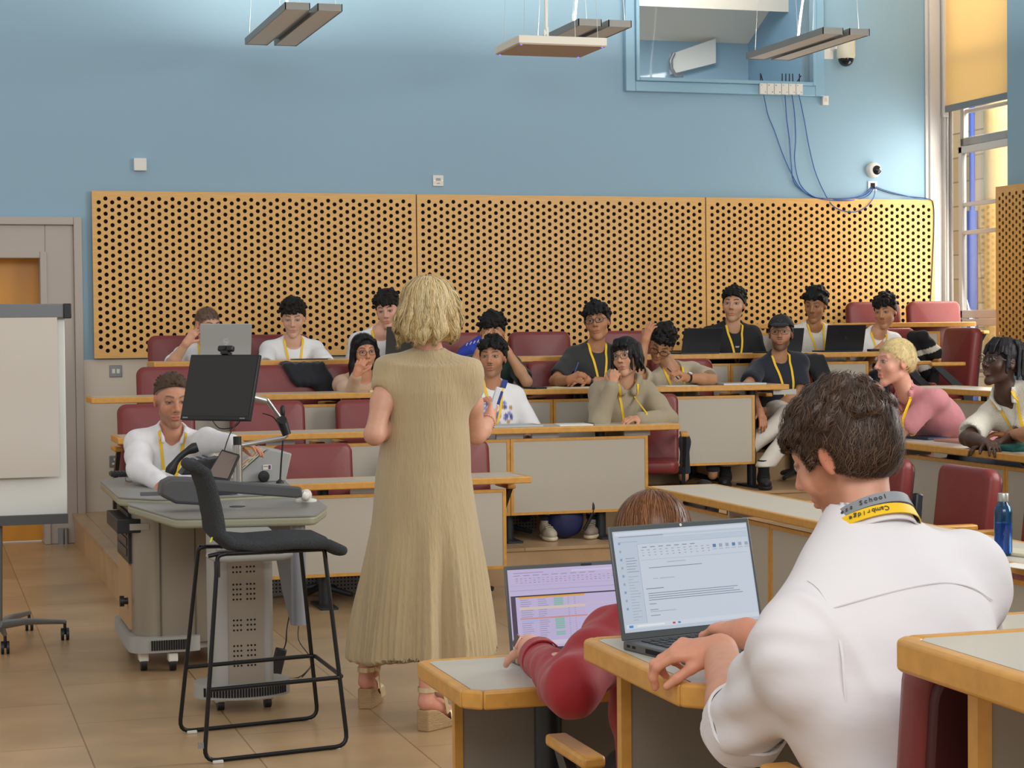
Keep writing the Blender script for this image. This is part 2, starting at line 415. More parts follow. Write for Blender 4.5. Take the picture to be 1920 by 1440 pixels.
PM = [M['oak'], mat('cut_edge', '8A6030', .7), M['dark']]
xs = [(1.29, 3.815, 'beside the door'), (3.825, 6.295, 'in the middle of the end wall'), (6.305, 8.43, 'under the white dome camera')]
for a, b, wh in xs:
    perforated('acoustic_panel', 'pale oak acoustic panel with round black holes ' + wh, (a, YW - .032, 1.40), (1, 0, 0), (0, -1, 0), b - a, 1.27, .0505, .0577, .0162, .03, PM)
perforated('acoustic_panel', 'oak perforated acoustic panel on the wall beyond the tall window', (XW - .04, 14.06, 1.36), (0, -1, 0), (-1, 0, 0), 3.0, 1.35, .0505, .0577, .0162, .03, PM)
# ------------------------------------------------------------------ desks
def desk(label, A, B, side, ztop, zfloor, depth=.42, seams=(), panel_in=.06, ph=.49, legs=None, name='lecture_desk', group=None, overA=.0, overB=.12, gap=.035):
    """A->B is the public (front) edge line; side = unit vector towards the sitters."""
    A = np.array(A, float); B = np.array(B, float); s = np.array(side, float); L = np.linalg.norm(B - A); u = (B - A) / L
    r = thing(name, label, 'desk', (A[0], A[1], zfloor), 0, group or 'lecture desks with oak edging')
    t = .038; e = .028
    def P(a, b): q = A + u * a + s * b; return (q[0], q[1])
    def poly(a0, b0, a1, b1):
        p = [P(a0, b0), P(a1, b0), P(a1, b1), P(a0, b1)]
        ar = sum(p[i][0] * p[(i + 1) % 4][1] - p[(i + 1) % 4][0] * p[i][1] for i in range(4))
        return p if ar > 0 else p[::-1]
    mb = MB(); mb.slab(poly(e, e, L - e, depth - e), ztop - t, ztop); mb.build('table_top', M['lam'], r, world=True)
    mb = MB()
    c = .04
    for (a0, b0, a1, b1) in ((0, 0, L, e), (0, depth - e, L, depth), (0, e, e, depth - e), (L - e, e, L, depth - e)): mb.slab(poly(a0, b0, a1, b1), ztop - t, ztop + .001)
    mb.build('edging', M['edge'], r, world=True, bevel=.006)
    sm = [overA] + [q for q in seams] + [L - overB]
    for i in range(len(sm) - 1):
        a0, a1 = sm[i], sm[i + 1]; z1 = ztop - t - gap; z0 = z1 - ph
        mb = MB(); mb.slab(poly(a0 + .02, panel_in + .004, a1 - .02, panel_in + .016), z0 + .018, z1 - .018); pn = mb.build('front_panel', M['panel'], r, world=True)
        mb = MB()
        for (p0, q0, p1, q1) in ((a0 + .002, z0, a0 + .022, z1), (a1 - .022, z0, a1 - .002, z1), (a0 + .022, z0, a1 - .022, z0 + .018), (a0 + .022, z1 - .018, a1 - .022, z1)):
            mb.slab(poly(p0, panel_in, p1, panel_in + .02), q0, q1)
        mb.build('panel_edging', M['edge'], pn, world=True)
    lg = legs if legs is not None else [(.5 * (sm[0] + sm[1]))] if len(sm) == 2 else sm[:-1]
    for a in lg:
        mb = MB(); q = P(a + .06, panel_in + .09); mb.cyl((q[0], q[1], zfloor + .01), (q[0], q[1], ztop - t), .033, n=16)
        mb.slab([(x, y) for x, y in [(q[0] - .05, q[1] - .16), (q[0] + .05, q[1] - .16), (q[0] + .05, q[1] + .16), (q[0] - .05, q[1] + .16)]], zfloor, zfloor + .014)
        mb.build('leg', M['iron'], r, world=True, smooth=40)
        mb = MB(); q = P(a + .3, panel_in + .05); mb.slab([(q[0] - .09, q[1] - .01), (q[0] + .09, q[1] - .01), (q[0] + .09, q[1] + .01), (q[0] - .09, q[1] + .01)], ztop - t - gap - .002, ztop - t); mb.build('bracket', M['chrome'], r, world=True)
    return r
ZD = [.725, .965, 1.18, 1.39, 1.612]
YD = [10.9, 11.8, 12.65, 13.45, 14.2]
S = (0, 1, 0)
dE = desk('lowest desk of the bank facing us, partly behind the woman in beige', (1.62, YD[0], 0), (3.45, YD[0], 0), S, ZD[0], 0, seams=(), legs=[.55], overB=.14, ph=.47)
dD = desk('second desk row up, where the boy in the hoodie sits', (1.14, YD[1], 0), (4.75, YD[1], 0), S, ZD[1], FZ[1], seams=(1.35, 2.47), legs=[.7, 2.18, 2.42, 3.05], overA=.06, overB=.2)
dC = desk('third desk row up, where the boy in the cap sits at the end', (1.06, YD[2], 0), (5.93, YD[2], 0), S, ZD[2], FZ[2], seams=(1.95, 3.12,), legs=[.7, 2.1, 3.3, 4.58], overA=.5, overB=.24)
dB = desk('fourth desk row up, carrying four open laptops', (1.55, YD[3], 0), (7.16, YD[3], 0), S, ZD[3], FZ[3], seams=(1.4, 2.9, 4.3), legs=[.3, 1.5, 3.0, 4.6], overA=.1, overB=.16)
dA = desk('short empty desk at the very top before the window', (6.2, YD[4], 0), (8.34, YD[4], 0), S, ZD[4], FZ[4], seams=(1.0,), legs=[.3, 1.2], overB=.3)
# side wing, running towards us
W = (1, 0, 0)
desk('bare desk running towards us behind the white-shirted man', (3.83, 10.03, 0), (3.83, 5.6, 0), W, .72, 0, depth=.42, seams=(1.5, 3.0), legs=[.8, 2.3], overB=.1, ph=.47)
desk('side desk with the teal laptop sleeve on it', (5.26, 10.9, 0), (5.26, 6.3, 0), W, .94, FZ[1], depth=.42, seams=(1.05, 2.12, 3.2), legs=[.8, 2.3, 3.4], overB=.1)
desk('upper side desk below the tall window', (6.58, 12.2, 0), (6.58, 6.9, 0), W, 1.165, FZ[2], depth=.42, seams=(1.2, 2.6), legs=[.8, 2.3], overB=.1)
# near bank, seen from behind
N_ = (0, -1, 0)
def near_desk(label, x0, yfar, ynear, ztop, zf, L=3.2, px0=.1):
    r = thing('lecture_desk', label, 'desk', (x0, ynear, zf), 0, 'lecture desks with oak edging'); t = .045; c = .045
    # outline with clipped corners
    o = [(x0, ynear + c), (x0 + c, ynear), (x0 + L, ynear), (x0 + L, yfar), (x0 + c * .6, yfar), (x0, yfar - c * .6)]
    e = .03
    i_ = [(x0 + e, ynear + c + .01), (x0 + c + .01, ynear + e), (x0 + L - e, ynear + e), (x0 + L - e, yfar - e), (x0 + c, yfar - e), (x0 + e, yfar - c)]
    mb = MB(); mb.slab(i_, ztop - t, ztop); mb.build('table_top', M['lam'], r, world=True)
    mb = MB(); n = len(o)
    for k in range(n):
        a, b, c2, d = o[k], o[(k + 1) % n], i_[(k + 1) % n], i_[k]; mb.slab([a, b, c2, d], ztop - t, ztop + .0012)
    mb.build('edging', M['edge'], r, world=True, bevel=.007, seg=3)
    mb = MB(); yp = yfar - .11; mb.b2((x0 + px0, yp, zf + .08), (x0 + L, yp + .018, ztop - t - .02)); pn = mb.build('back_panel', mat('taupe_laminate', '8F8578', .5), r, world=True)
    mb = MB(); mb.b2((x0 + px0 - .022, yp - .004, zf + .08), (x0 + px0, yp + .022, ztop - t - .012)); mb.build('panel_edging', M['edge'], pn, world=True)
    for lx in (x0 + px0 + .19, x0 + 1.7):
        mb = MB(); mb.cyl((lx, yp - .14, zf + .01), (lx, yp - .14, ztop - t), .036, n=20); mb.b2((lx - .05, yp - .32, zf), (lx + .05, yp + .06, zf + .014)); mb.build('leg', M['iron'], r, world=True, smooth=40)
    return r
near_desk('desk end carrying the spreadsheet laptop of the woman in red', 1.25, 5.0, 4.5, .72, 0)
near_desk('desk end carrying the white-shirted man\'s laptop', 1.335, 3.9, 3.29, .94, .23, px0=.075)
near_desk('nearest desk, its corner hiding part of a red chair', 1.30, 2.46, 1.9, 1.16, .45)

# ------------------------------------------------------------------ chairs
def cushion(mb, w_, h_, th, o, ux, uy, un, r=.06, bow=.02, crease=0):
    """rounded upholstered pad centred at o, spanning ux*w, uy*h, thickness th along un"""
    o, ux, uy, un = [np.array(q, float) for q in (o, ux, uy, un)]
    nx, ny = 14, 12; V = []; F_ = []
    def outline(f): return rrect(w_ * f, h_ * f, r * f, 6)
    rings = []
    for f, dz in ((1., 0), (1.0, .35), (.985, .72), (.94, .93), (.86, 1.0)):
        rings.append([(p[0] - 0, p[1], dz) for p in rrect(w_ - (1 - f) * w_ * .9, h_ - (1 - f) * w_ * .9, max(r - (1 - f) * .1, .02), 6)])
    n = len(rings[0])
    for sgn in (1, -1):
        base = len(V)
        for rg in rings:
            for x, y, dz in rg:
                cv = -(x / w_ * 2) ** 2 * bow
                V.append(o + ux * x + uy * y + un * (sgn * dz * th / 2 + cv * -1 if False else sgn * dz * th / 2 - cv))
        V.append(o + un * (sgn * th / 2 * (1.08 if not crease or sgn < 0 else .9)))
        for k in range(len(rings) - 1):
            for j in range(n):
                a, b, c, d = base + k * n + j, base + k * n + (j + 1) % n, base + (k + 1) * n + (j + 1) % n, base + (k + 1) * n + j
                F_.append((a, b, c, d) if sgn > 0 else (d, c, b, a))
        for j in range(n):
            a, b, c = base + 4 * n + j, base + 4 * n + (j + 1) % n, base + 5 * n
            F_.append((a, b, c) if sgn > 0 else (c, b, a))
    mb.add(V, F_)
def make_chair(label, loc, rz):
    # local frame: faces -y, seat at .45
    r = thing('lecture_chair', label, 'chair', loc, rz, 'burgundy upholstered lecture chairs')
    mb = MB(); tilt = .12
    cushion(mb, .49, .50, .075, (0, .20, .66), (1, 0, 0), (0, tilt, 1), (0, -1, tilt), r=.055, bow=-.02)
    mb.build('backrest', M['red'], r, smooth=50)
    mb = MB(); mb.prism(rrect(.46, .46, .05), (0, .245, .655), (1, 0, 0), (0, tilt, 1), (0, .025, -.004)); mb.build('back_shell', mat('dark_red_shell', '4A1A1C', .5), r, smooth=50, bevel=.006)
    mb = MB(); cushion(mb, .47, .44, .09, (0, .02, .43), (1, 0, 0), (0, 1, 0), (0, 0, 1), r=.07, bow=0); mb.build('seat', M['red'], r, smooth=50)
    for s in (-1, 1):
        mb = MB(); mb.prism([(-.03, 0), (.03, 0), (.045, .23), (-.02, .26)], (s * .265 - .015, 0, .62), (0, 1, 0), (0, -.0, 1), (.03, 0, 0)) if False else None
        mb.box((s * .275, -.02, .645), (.055, .27, .028)); a = mb.build('armrest', M['edge'], r, bevel=.008)
        mb = MB(); mb.prism([(-.14, .0), (-.08, 0), (.17, -.20), (.2, -.38), (.14, -.38), (.1, -.22)], (s * .275 - .012, 0, .632), (0, 1, 0), (0, 0, 1), (.024, 0, 0)); mb.build('arm_support', M['iron'], a)
    mb = MB(); mb.cyl((0, .02, .06), (0, .02, .38), .03); mb.tube([(0, .02, .34), (0, .24, .33), (0, .27, .5)], .02, 8); mb.build('post', M['iron'], r, smooth=40)
    for k in range(4):
        mb = MB(); a = PI / 4 + k * PI / 2; mb.tube([(0, .02, .07), (.22 * math.cos(a), .02 + .22 * math.sin(a), .03)], [.022, .015], 8); mb.build('leg', M['iron'], r, smooth=40)
    return r
_ch = []
def chair(px, row, label, y=None, rz=0.):
    Y = (YD[row] + .51) if y is None else y
    p = oy(px, 700, Y); loc = (p[0], Y, FZ[row])
    if not _ch:
        c = make_chair(label, loc, rz); _ch.append(c); return c
    return dup(_ch[0], loc, rz, label)
def chair_at(x, y, z, rz, label): return dup(_ch[0], (x, y, z), rz, label)
chair(598, 0, 'empty red chair right behind the lectern monitor, lowest row')
chair(862, 0, 'red chair half hidden by the woman in beige, its armrest showing', y=11.35)
chair(300, 1, 'red chair directly behind the seated man in the white shirt at the lectern')
chair(512, 1, 'empty red chair second along the row behind the lectern monitor')
chair(712, 1, 'empty red chair just beside the elbow of the woman in beige')
chair(1205, 1, 'red chair with the hoodie boy on it', rz=-.35)
chair(940, 1, 'red chair under the boy in the floral T-shirt')
chair(332, 2, 'empty red chair over the head of the man at the lectern')
chair(545, 2, 'red chair with a dark jacket thrown over its back')
chair(682, 2, 'red chair of the girl in black glasses')
chair(935, 2, 'red chair of the boy hiding his face in his hands')
chair(1068, 2, 'red chair of the curly boy in charcoal T-shirt and glasses')
chair(1300, 2, 'red chair of the boy bowing his head')
chair(1490, 2, 'red chair of the boy in the black cap')
chair(350, 3, 'red chair of the boy behind the silver laptop')
chair(530, 3, 'red chair of the boy looking down at a tablet')
chair(735, 3, 'red chair of the curly boy behind the woman in beige')
chair(880, 3, 'red chair with a blue bag on it')
chair(1030, 3, 'empty red chair between the blue bag and the boy in glasses')
chair(1190, 3, 'empty red chair behind the bowing boy')
chair(1375, 3, 'red chair of the boy in the black T-shirt')
chair(1535, 3, 'red chair of the boy in the textured white jumper')
chair(1690, 3, 'red chair with the black and cream jacket on its back')
chair(1662, 4, 'empty red chair in the top row close to the last acoustic panel', y=14.62)
chair_at(8.21, 14.44, FZ[4], 0, 'empty red chair under the tall window in the top row')
for (x, y, z, lab) in ((4.62, 9.2, 0, 'side-wing red chair close behind the white-shirted man\'s head'), (4.62, 8.35, 0, 'side-wing red chair behind the blue bottle'),
                       (4.62, 7.55, 0, 'side-wing red chair cut off by the picture edge'), (6.05, 9.0, FZ[1], 'red chair between the pink shirt and the white polo'),
                       (6.05, 9.95, FZ[1], 'red chair of the boy in pink'), (6.05, 8.4, FZ[1], 'red chair of the boy in the white polo')):
    chair_at(x, y, z, -PI / 2, lab)
chair_at(7.24, 12.95, FZ[3], -1.62, 'red chair with its back turned beside the end of the top desk')
# ------------------------------------------------------------------ organic surfaces from distance fields
f32 = np.float32
def snets(D, xs, ys, zs):
    ins = D < 0; nx, ny, nz = D.shape
    acc = np.zeros((nx - 1, ny - 1, nz - 1, 3), f32); cnt = np.zeros((nx - 1, ny - 1, nz - 1), f32)
    edges = []
    for ax in range(3):
        a = [slice(None)] * 3; b = [slice(None)] * 3; a[ax] = slice(0, -1); b[ax] = slice(1, None)
        Da, Db = D[tuple(a)], D[tuple(b)]; ia = ins[tuple(a)]; cr = ia != ins[tuple(b)]
        t = np.where(cr, Da / np.where(cr, Da - Db, 1), 0).astype(f32)
        o1, o2 = [q for q in range(3) if q != ax]; edges.append((cr, ia, o1, o2))
        n1, n2 = D.shape[o1], D.shape[o2]
        for i in (0, 1):
            for j in (0, 1):
                s = [slice(None)] * 3; s[o1] = slice(i, n1 - 1 + i); s[o2] = slice(j, n2 - 1 + j)
                mm = cr[tuple(s)]
                acc[..., ax] += t[tuple(s)]; cnt += mm
                if i: acc[..., o1] += mm
                if j: acc[..., o2] += mm
    act = cnt > 0; vid = np.full(act.shape, -1, np.int64); vid[act] = np.arange(act.sum())
    idx = np.argwhere(act).astype(float) + acc[act] / cnt[act][:, None]
    V = np.stack([np.interp(idx[:, k], np.arange(len(g)), g) for k, g in enumerate((xs, ys, zs))], 1)
    Q = []
    for ax, (cr, ia, o1, o2) in enumerate(edges):
        s = [slice(None)] * 3; s[o1] = slice(1, -1); s[o2] = slice(1, -1)
        sub = cr[tuple(s)]; e = np.argwhere(sub)
        if not len(e): continue
        inn = ia[tuple(s)][sub]; e[:, o1] += 1; e[:, o2] += 1
        def cell(d1, d2): c = e.copy(); c[:, o1] -= d1; c[:, o2] -= d2; return vid[c[:, 0], c[:, 1], c[:, 2]]
        q = np.stack([cell(1, 1), cell(0, 1), cell(0, 0), cell(1, 0)], 1)
        flip = inn if ax != 1 else ~inn
        q[~flip] = q[~flip][:, ::-1]; Q.append(q)
    return V, np.concatenate(Q) if Q else np.zeros((0, 4), int)
def _l(v): return np.sqrt((v * v).sum(-1))
class Fld:
    """list of (kind, smoothing k, args) primitives evaluated in order"""
    def __init__(s, k=.02): s.p = []; s.k = k
    def ell(s, c, r, R=None, k=None, sub=False): s.p.append(('e', s.k if k is None else k, sub, np.array(c, f32), np.array(r, f32), None if R is None else np.array(R, f32))); return s
    def rc(s, a, b, r1, r2=None, k=None, sub=False): s.p.append(('c', s.k if k is None else k, sub, np.array(a, f32), np.array(b, f32), (f32(r1), f32(r1 if r2 is None else r2)))); return s
    def sp(s, c, r, k=None, sub=False): return s.rc(c, np.array(c) + 1e-5, r, r, k, sub)
    def cut(s, pt, n, k=.004): s.p.append(('h', k, True, np.array(pt, f32), np.array(n, f32) / np.linalg.norm(n), None)); return s   # removes the side n points to
    def chain(s, pts, rs, k=None):
        for i in range(len(pts) - 1): s.rc(pts[i], pts[i + 1], rs[i], rs[i + 1], k)
        return s
    def infl(s, d, k=None):
        q = Fld(s.k if k is None else k)
        for (t, kk, sub, a, b, c) in s.p:
            kk = kk if k is None else k
            if sub: q.p.append((t, kk, sub, a, b, c)); continue
            if t == 'e': q.p.append((t, kk, sub, a, b + f32(d), c))
            else: q.p.append((t, kk, sub, a, b, (c[0] + d, c[1] + d)))
        return q
    def __call__(s, P):
        d = None
        for (t, k, sub, a, b, c) in s.p:
            if t == 'e':
                q = P - a
                if c is not None: q = q @ c
                k0 = _l(q / b); k1 = _l(q / (b * b)); v = k0 * (k0 - 1) / np.maximum(k1, 1e-6)
            elif t == 'c':
                pa = P - a; ba = b - a; h = np.clip((pa @ ba) / max(float(ba @ ba), 1e-12), 0, 1)
                v = _l(pa - h[..., None] * ba) - (c[0] + (c[1] - c[0]) * h)
            else: v = -((P - a) @ b)
            if d is None: d = v; continue
            if sub:
                if k > 0:
                    h = np.maximum(k - np.abs(d + v), 0) / k; d = np.maximum(d, -v) + h * h * k * .25
                else: d = np.maximum(d, -v)
            else:
                if k > 0:
                    h = np.maximum(k - np.abs(d - v), 0) / k; d = np.minimum(d, v) - h * h * k * .25
                else: d = np.minimum(d, v)
        return d
    def bounds(s, pad=.03):
        lo = []; hi = []
        for (t, k, sub, a, b, c) in s.p:
            if sub: continue
            if t == 'e': r = b.max() if c is not None else b; lo.append(a - r); hi.append(a + r)
            else: r = max(c); lo += [a - r, b - r]; hi += [a + r, b + r]
        return np.min(lo, 0) - pad, np.max(hi, 0) + pad
def grid_eval(fn, lo, hi, h):
    ax = [np.arange(lo[k], hi[k] + h, h).astype(f32) for k in range(3)]
    X = np.stack(np.meshgrid(*ax, indexing='ij'), -1); sh = X.shape[:3]; P = X.reshape(-1, 3)
    D = np.empty(len(P), f32)
    for i in range(0, len(P), 200000): D[i:i + 200000] = fn(P[i:i + 200000])
    return D.reshape(sh), ax
def field_mesh(fn, lo, hi, h):
    """coarse pass first, fine evaluation only near the surface"""
    D, ax = grid_eval(fn, lo, hi, h * 4)
    # refine by blocks
    fx = [np.arange(lo[k], hi[k] + h, h).astype(f32) for k in range(3)]
    Dc = D; n = [len(q) for q in fx]
    idx = [np.clip(np.round((fx[k] - lo[k]) / (4 * h)).astype(int), 0, Dc.shape[k] - 1) for k in range(3)]
    full = Dc[np.ix_(*idx)].copy()
    near = np.abs(full) < h * 4 * 2.2
    pi = np.argwhere(near); P = np.stack([fx[k][pi[:, k]] for k in range(3)], 1)
    v = np.empty(len(P), f32)
    for i in range(0, len(P), 200000): v[i:i + 200000] = fn(P[i:i + 200000])
    full[near] = v
    return snets(full, *fx)
def frame_m(yaw, pitch=0., roll=0.):
    """columns: X (the figure's right hand), Y forward, Z up. yaw 0 faces -y, + turns towards +x; degrees"""
    y, p, r = math.radians(yaw), math.radians(pitch), math.radians(roll)
    f = np.array([math.sin(y), -math.cos(y), 0.]); x = np.array([f[1], -f[0], 0.]); z = np.array([0, 0, 1.])
    f2 = f * math.cos(p) - z * math.sin(p); z2 = z * math.cos(p) + f * math.sin(p)
    x3 = x * math.cos(r) + z2 * math.sin(r); z3 = z2 * math.cos(r) - x * math.sin(r)
    return np.stack([x3, f2, z3], 1)
def nz3(P, s, seed=0):
    """cheap smooth noise: sum of rotated sines"""
    rs = np.random.RandomState(seed); v = 0
    for i in range(6):
        d = rs.normal(size=3); d /= np.linalg.norm(d); v = v + np.sin(P @ (d * s * (1 + .35 * i)) + rs.rand() * 6.28) / (1 + .3 * i)
    return v / 3.2

# ------------------------------------------------------------------ head in its own frame (X right, Y forward, Z up; origin between the ears)
def head_field(female=False, chub=0., jaw=1., mouth=0.):
    f = Fld(.02); c = chub
    f.ell((0, -.014, .036), (.0745, .094, .084))
    f.ell((0, .024, -.022), (.0575 + c, .066, .080), k=.03)
    f.sp((0, .066, -.099), .0155 * jaw + c * .5, k=.024)
    for s in (-1, 1):
        f.rc((s * (.0415 + c), -.002, -.062), (s * .012, .060, -.098), .011 + c, .011 + c, k=.024)
        f.ell((s * .042, .056, -.022), (.018 + c, .018, .020), k=.024)
        f.rc((s * .012, .079, .034), (s * .042, .066, .034), .0085, .007, k=.016)
        f.ell((s * .032, .100, .012), (.017, .015, .0105), k=.012, sub=True)
        f.sp((s * .031, .0705, .011), .0145, k=.0015)
        f.rc((s * .017, .0815, .0175), (s * .044, .0745, .0165), .0035, .003, k=.005)
        f.rc((s * .018, .080, .0035), (s * .043, .074, .0045), .0028, .0025, k=.006)
    f.rc((0, .083, .022), (0, .104, -.018), .0065, .0095, k=.010)
    f.sp((0, .1045, -.0215), .0092, k=.006)
    for s in (-1, 1):
        f.sp((s * .0125, .0935, -.026), .0068, k=.007)
        f.sp((s * .0075, .0965, -.0355), .0042, k=.003, sub=True)
    f.rc((-.015, .0815, -.0545), (.015, .0815, -.0545), .0058, k=.008)
    f.rc((-.012, .0805, -.0665), (.012, .0805, -.0665), .0068, k=.008)
    if mouth: f.ell((0, .094, -.0605), (.013, .016, .0035 + mouth), k=.003, sub=True)
    else: f.rc((-.023, .0835, -.0602), (.023, .0835, -.0602), .0016, k=.004, sub=True)
    for s in (-1, 1):
        R = frame_m(0)  # ears
        f.ell((s * .0745, -.010, .000), (.0075, .018, .030), k=.010)
        f.ell((s * .084, -.006, .002), (.006, .010, .017), k=.005, sub=True)
    return f
def smst(a, b, x): t = np.clip((x - a) / (b - a), 0, 1); return t * t * (3 - 2 * t)
def paint_head(L, skin, o):
    """L: local coordinates; returns rgb (linear) of a face, nostril and lip-crease shade painted in with its own colours"""
    sk = np.array(lin(skin)); C = np.tile(sk, (len(L), 1))
    x, y, z = np.abs(L[:, 0]), L[:, 1], L[:, 2]
    def mixc(col, m): nonlocal C; col = np.array(lin(col)) if isinstance(col, str) else np.array(col); C = C * (1 - m[:, None]) + col * m[:, None]
    fr = smst(.03, .05, y)
    mixc(sk * np.array([1.1, .80, .78]), .5 * np.exp(-((x - .043) / .017) ** 2 - ((z + .025) / .018) ** 2) * fr)      # cheeks
    mixc(sk * np.array([1.1, .76, .72]), .7 * smst(.068, .076, x) * (z > -.04) * (z < .04) * (y < .03))                     # ears
    mixc(sk * np.array([1.1, .82, .78]), .5 * np.exp(-(x / .012) ** 2 - ((z + .022) / .012) ** 2) * (y > .09))
    hm_ = smst(-.004, .012, z - o.get('sl', .8) * (L[:, 1] - .085) - o.get('hl', .072)) * smst(-.01, .0, z - .8 * (L[:, 1] - .085) - .072 + .02) * (1 - smst(.078, .086, y)) * (~((x > .070) & (z < .03) & (y > -.035)))
    mixc(o['hairc'], hm_ * o.get('scalp', .8))
    if o.get('beard'):
        bw = smst(.0, .020, -(z + .050) + .42 * (x - .022)) * smst(-.030, .0, y + .3 * (z + .05)) * smst(-.125, -.105, z + .15 * (y - .05))
        bw = np.maximum(bw, smst(.048, .056, x) * smst(-.008, .004, y) * (1 - smst(.040, .055, y)) * smst(-.01, .02, -z + .012))
        hole = np.exp(-(x / .022) ** 4 - ((z + .058) / .014) ** 4)
        st = np.clip(bw * (1 - hole * .85), 0, 1); mixc(o.get('beardc', o['hairc']), st * o['beard'] * .75)
    if o.get('tache'): mixc(o['hairc'], o['tache'] * np.exp(-(x / .020) ** 4 - ((z + .0445) / .0048) ** 4) * (y > .06))
    mixc(o.get('lip', sk * np.array([.98, .55, .55])), .85 * np.exp(-(x / .021) ** 4 - ((z + .0605) / (.0125 - .007 * np.clip(x / .02, 0, 1))) ** 4) * (y > .068))
    # brows, following an arch
    zb = .0345 + .004 * np.sin(np.clip((x - .014) / .034, 0, 1) * PI * .8)
    mixc(o.get('browc', o['hairc']), o.get('brow', .85) * np.exp(-((z - zb) / .0042) ** 4) * smst(.010, .015, x) * (1 - smst(.043, .052, x)) * fr)
    # eyes
    ex = (x - .031) / .0145; op = o.get('eye', 1.) * .80; ez = (z - .0108) / (.0062 * op); e = (1 - smst(.75, 1.05, ex * ex + ez * ez)) * (y > .066)
    dk = (1 - smst(1.0, 1.9, ex * ex * .85 + ((z - .0118) / .0085) ** 2)) * (y > .066)
    mixc(sk * .35, dk * .75)
    if op > .3:
        mixc('B9AEA4', e)
        gx = o.get('gaze', 0) * .004
        ix = np.where(L[:, 0] > 0, L[:, 0] - .031, L[:, 0] + .031) - gx; iz = z - .0115 + o.get('gazez', 0) * .003
        mixc(o.get('iris', '2A1A10'), e * (1 - smst(.0060, .0078, np.sqrt(ix * ix + iz * iz))))
    mixc('1A0F0A', .8 * np.exp(-((ex) / 1.1) ** 4 - ((z - .0108 - .0062 * max(op, .2) * np.sqrt(np.clip(1 - ex * ex * .8, 0, 1))) / .0016) ** 2) * (y > .066))
    mixc('2A0F0A', .85 * np.exp(-((x - .0075) / .004) ** 2 - ((z + .0335) / .0035) ** 2) * (y > .088))  # shade inside the nostrils, painted dark
    mixc(sk * .4, .8 * np.exp(-(x / .020) ** 4 - ((z + .0605) / .0015) ** 2) * (y > .07))  # shade in the crease between the lips, painted dark
    return C
def hair_field(st, rs):
    """st: style dict"""
    t = st.get('t', .010); f = Fld(.015)
    f.ell((0, -.016, .040), (.0745 + t * .55, .094 + t * .7, .084 + t * 1.5))
    side = st.get('side', .0035)
    f.ell((0, -.022, .010), (.075 + side, .088 + side, .080), k=.02)
    hl = st.get('line', .072); sl = st.get('slope', .80)
    # hairline: drop everything below a plane from forehead to nape, keep sideburns
    f.cut((0, .085, hl), (0, sl, -1), k=.008)
    f.cut((0, st.get('front', .082), 0), (0, 1, -.25), k=.01)
    if st.get('part_w'): pass
    n = st.get('n', 60); cr = st.get('cr', .016); top = st.get('top', .35); k = st.get('k', .008)
    for i in range(n):
        for _ in range(30):
            d = rs.normal(size=3); d /= np.linalg.norm(d)
            p = np.array([0, -.016, .038]) + d * np.array([.0755 + t * .6, .095 + t * .6, .086 + t * 1.1])
            if p[2] > sl * (p[1] - .085) * .9 + hl + .004 + (1 - top) * .0 and (p[2] > .02 + (1 - top) * .05): break
        p = p + d * rs.uniform(-.003, .010) * st.get('vol', 1); cr_ = cr; cr = cr * rs.uniform(.7, 1.15)
        q = d * cr * st.get('len', .5) + np.array([0, .4 * cr, -.2 * cr]) * st.get('fwd', 1)
        f.rc(p, p + q, cr, cr * .5, k=k); cr = cr_
    for i in range(st.get('fringe', 0)):
        x = rs.uniform(-.052, .052) + st.get('sweep', 0) * .01; a = np.array([x, .076, .088 + rs.uniform(-.006, .010)]); l = st.get('fl', .035)
        b = a + np.array([st.get('sweep', 0) * .02 + rs.uniform(-.008, .008), .022 - abs(x) * .25, -l * rs.uniform(.7, 1.1)])
        f.rc(a, b, .014, .005, k=.006)
    return f

def hand_field(f, W, d, n, th, curl=.4, spread=.10, s=1., k=.006, thumbout=.5, pose=None):
    """W wrist, d towards the fingers, n out of the back of the hand, th = side on which the thumb lies (+-1 along n x d)"""
    W = np.array(W, float); d = np.array(d, float); d /= np.linalg.norm(d); n = np.array(n, float); n -= d * (n @ d); n /= np.linalg.norm(n)
    x = np.cross(n, d) * th       # towards the thumb
    L = lambda a, b, c: W + s * (x * a + d * b + n * c)
    for i, (bx, bl) in enumerate(((.026, .088), (.008, .092), (-.010, .086), (-.026, .078))):
        f.rc(L(bx * .55, .012, 0), L(bx, bl - .004, 0.003), .0125 * s, .0105 * s, k=.012)
    lens = ((.042, .026, .022), (.047, .029, .023), (.043, .027, .022), (.034, .021, .020))
    for i, (bx, bl) in enumerate(((.026, .086), (.008, .091), (-.010, .085), (-.026, .076))):
        p = L(bx, bl, .002); a = (.25 + .1 * i) * 0; c = curl if not hasattr(curl, '__len__') else curl[i]
        ang = 0; sp = spread * (1.5 - i) ; r = (.0092, .0095, .0090, .0078)[i]
        for j, l in enumerate(lens[i]):
            ang += c * (1.0, 1.25, .8)[j]
            dr = (d * math.cos(ang) - n * math.sin(ang)) * math.cos(sp) + x * math.sin(sp)
            q = p + dr * l * s; f.rc(p, q, r * s * (1, .93, .86)[j], r * s * (.93, .86, .74)[j], k=k if j else .008); p = q
    p = L(.018, .022, -.004); to = thumbout
    for j, (l, r1, r2) in enumerate(((.040, .014, .0115), (.032, .0110, .010), (.026, .0098, .0078))):
        a = to * (1, .75, .4)[j]; dr = x * math.sin(a + .25) + d * math.cos(a + .25) - n * (.35 + .15 * j); dr /= np.linalg.norm(dr)
        q = p + dr * l * s; f.rc(p, q, r1 * s, r2 * s, k=.010 if j == 0 else .005); p = q
    return f
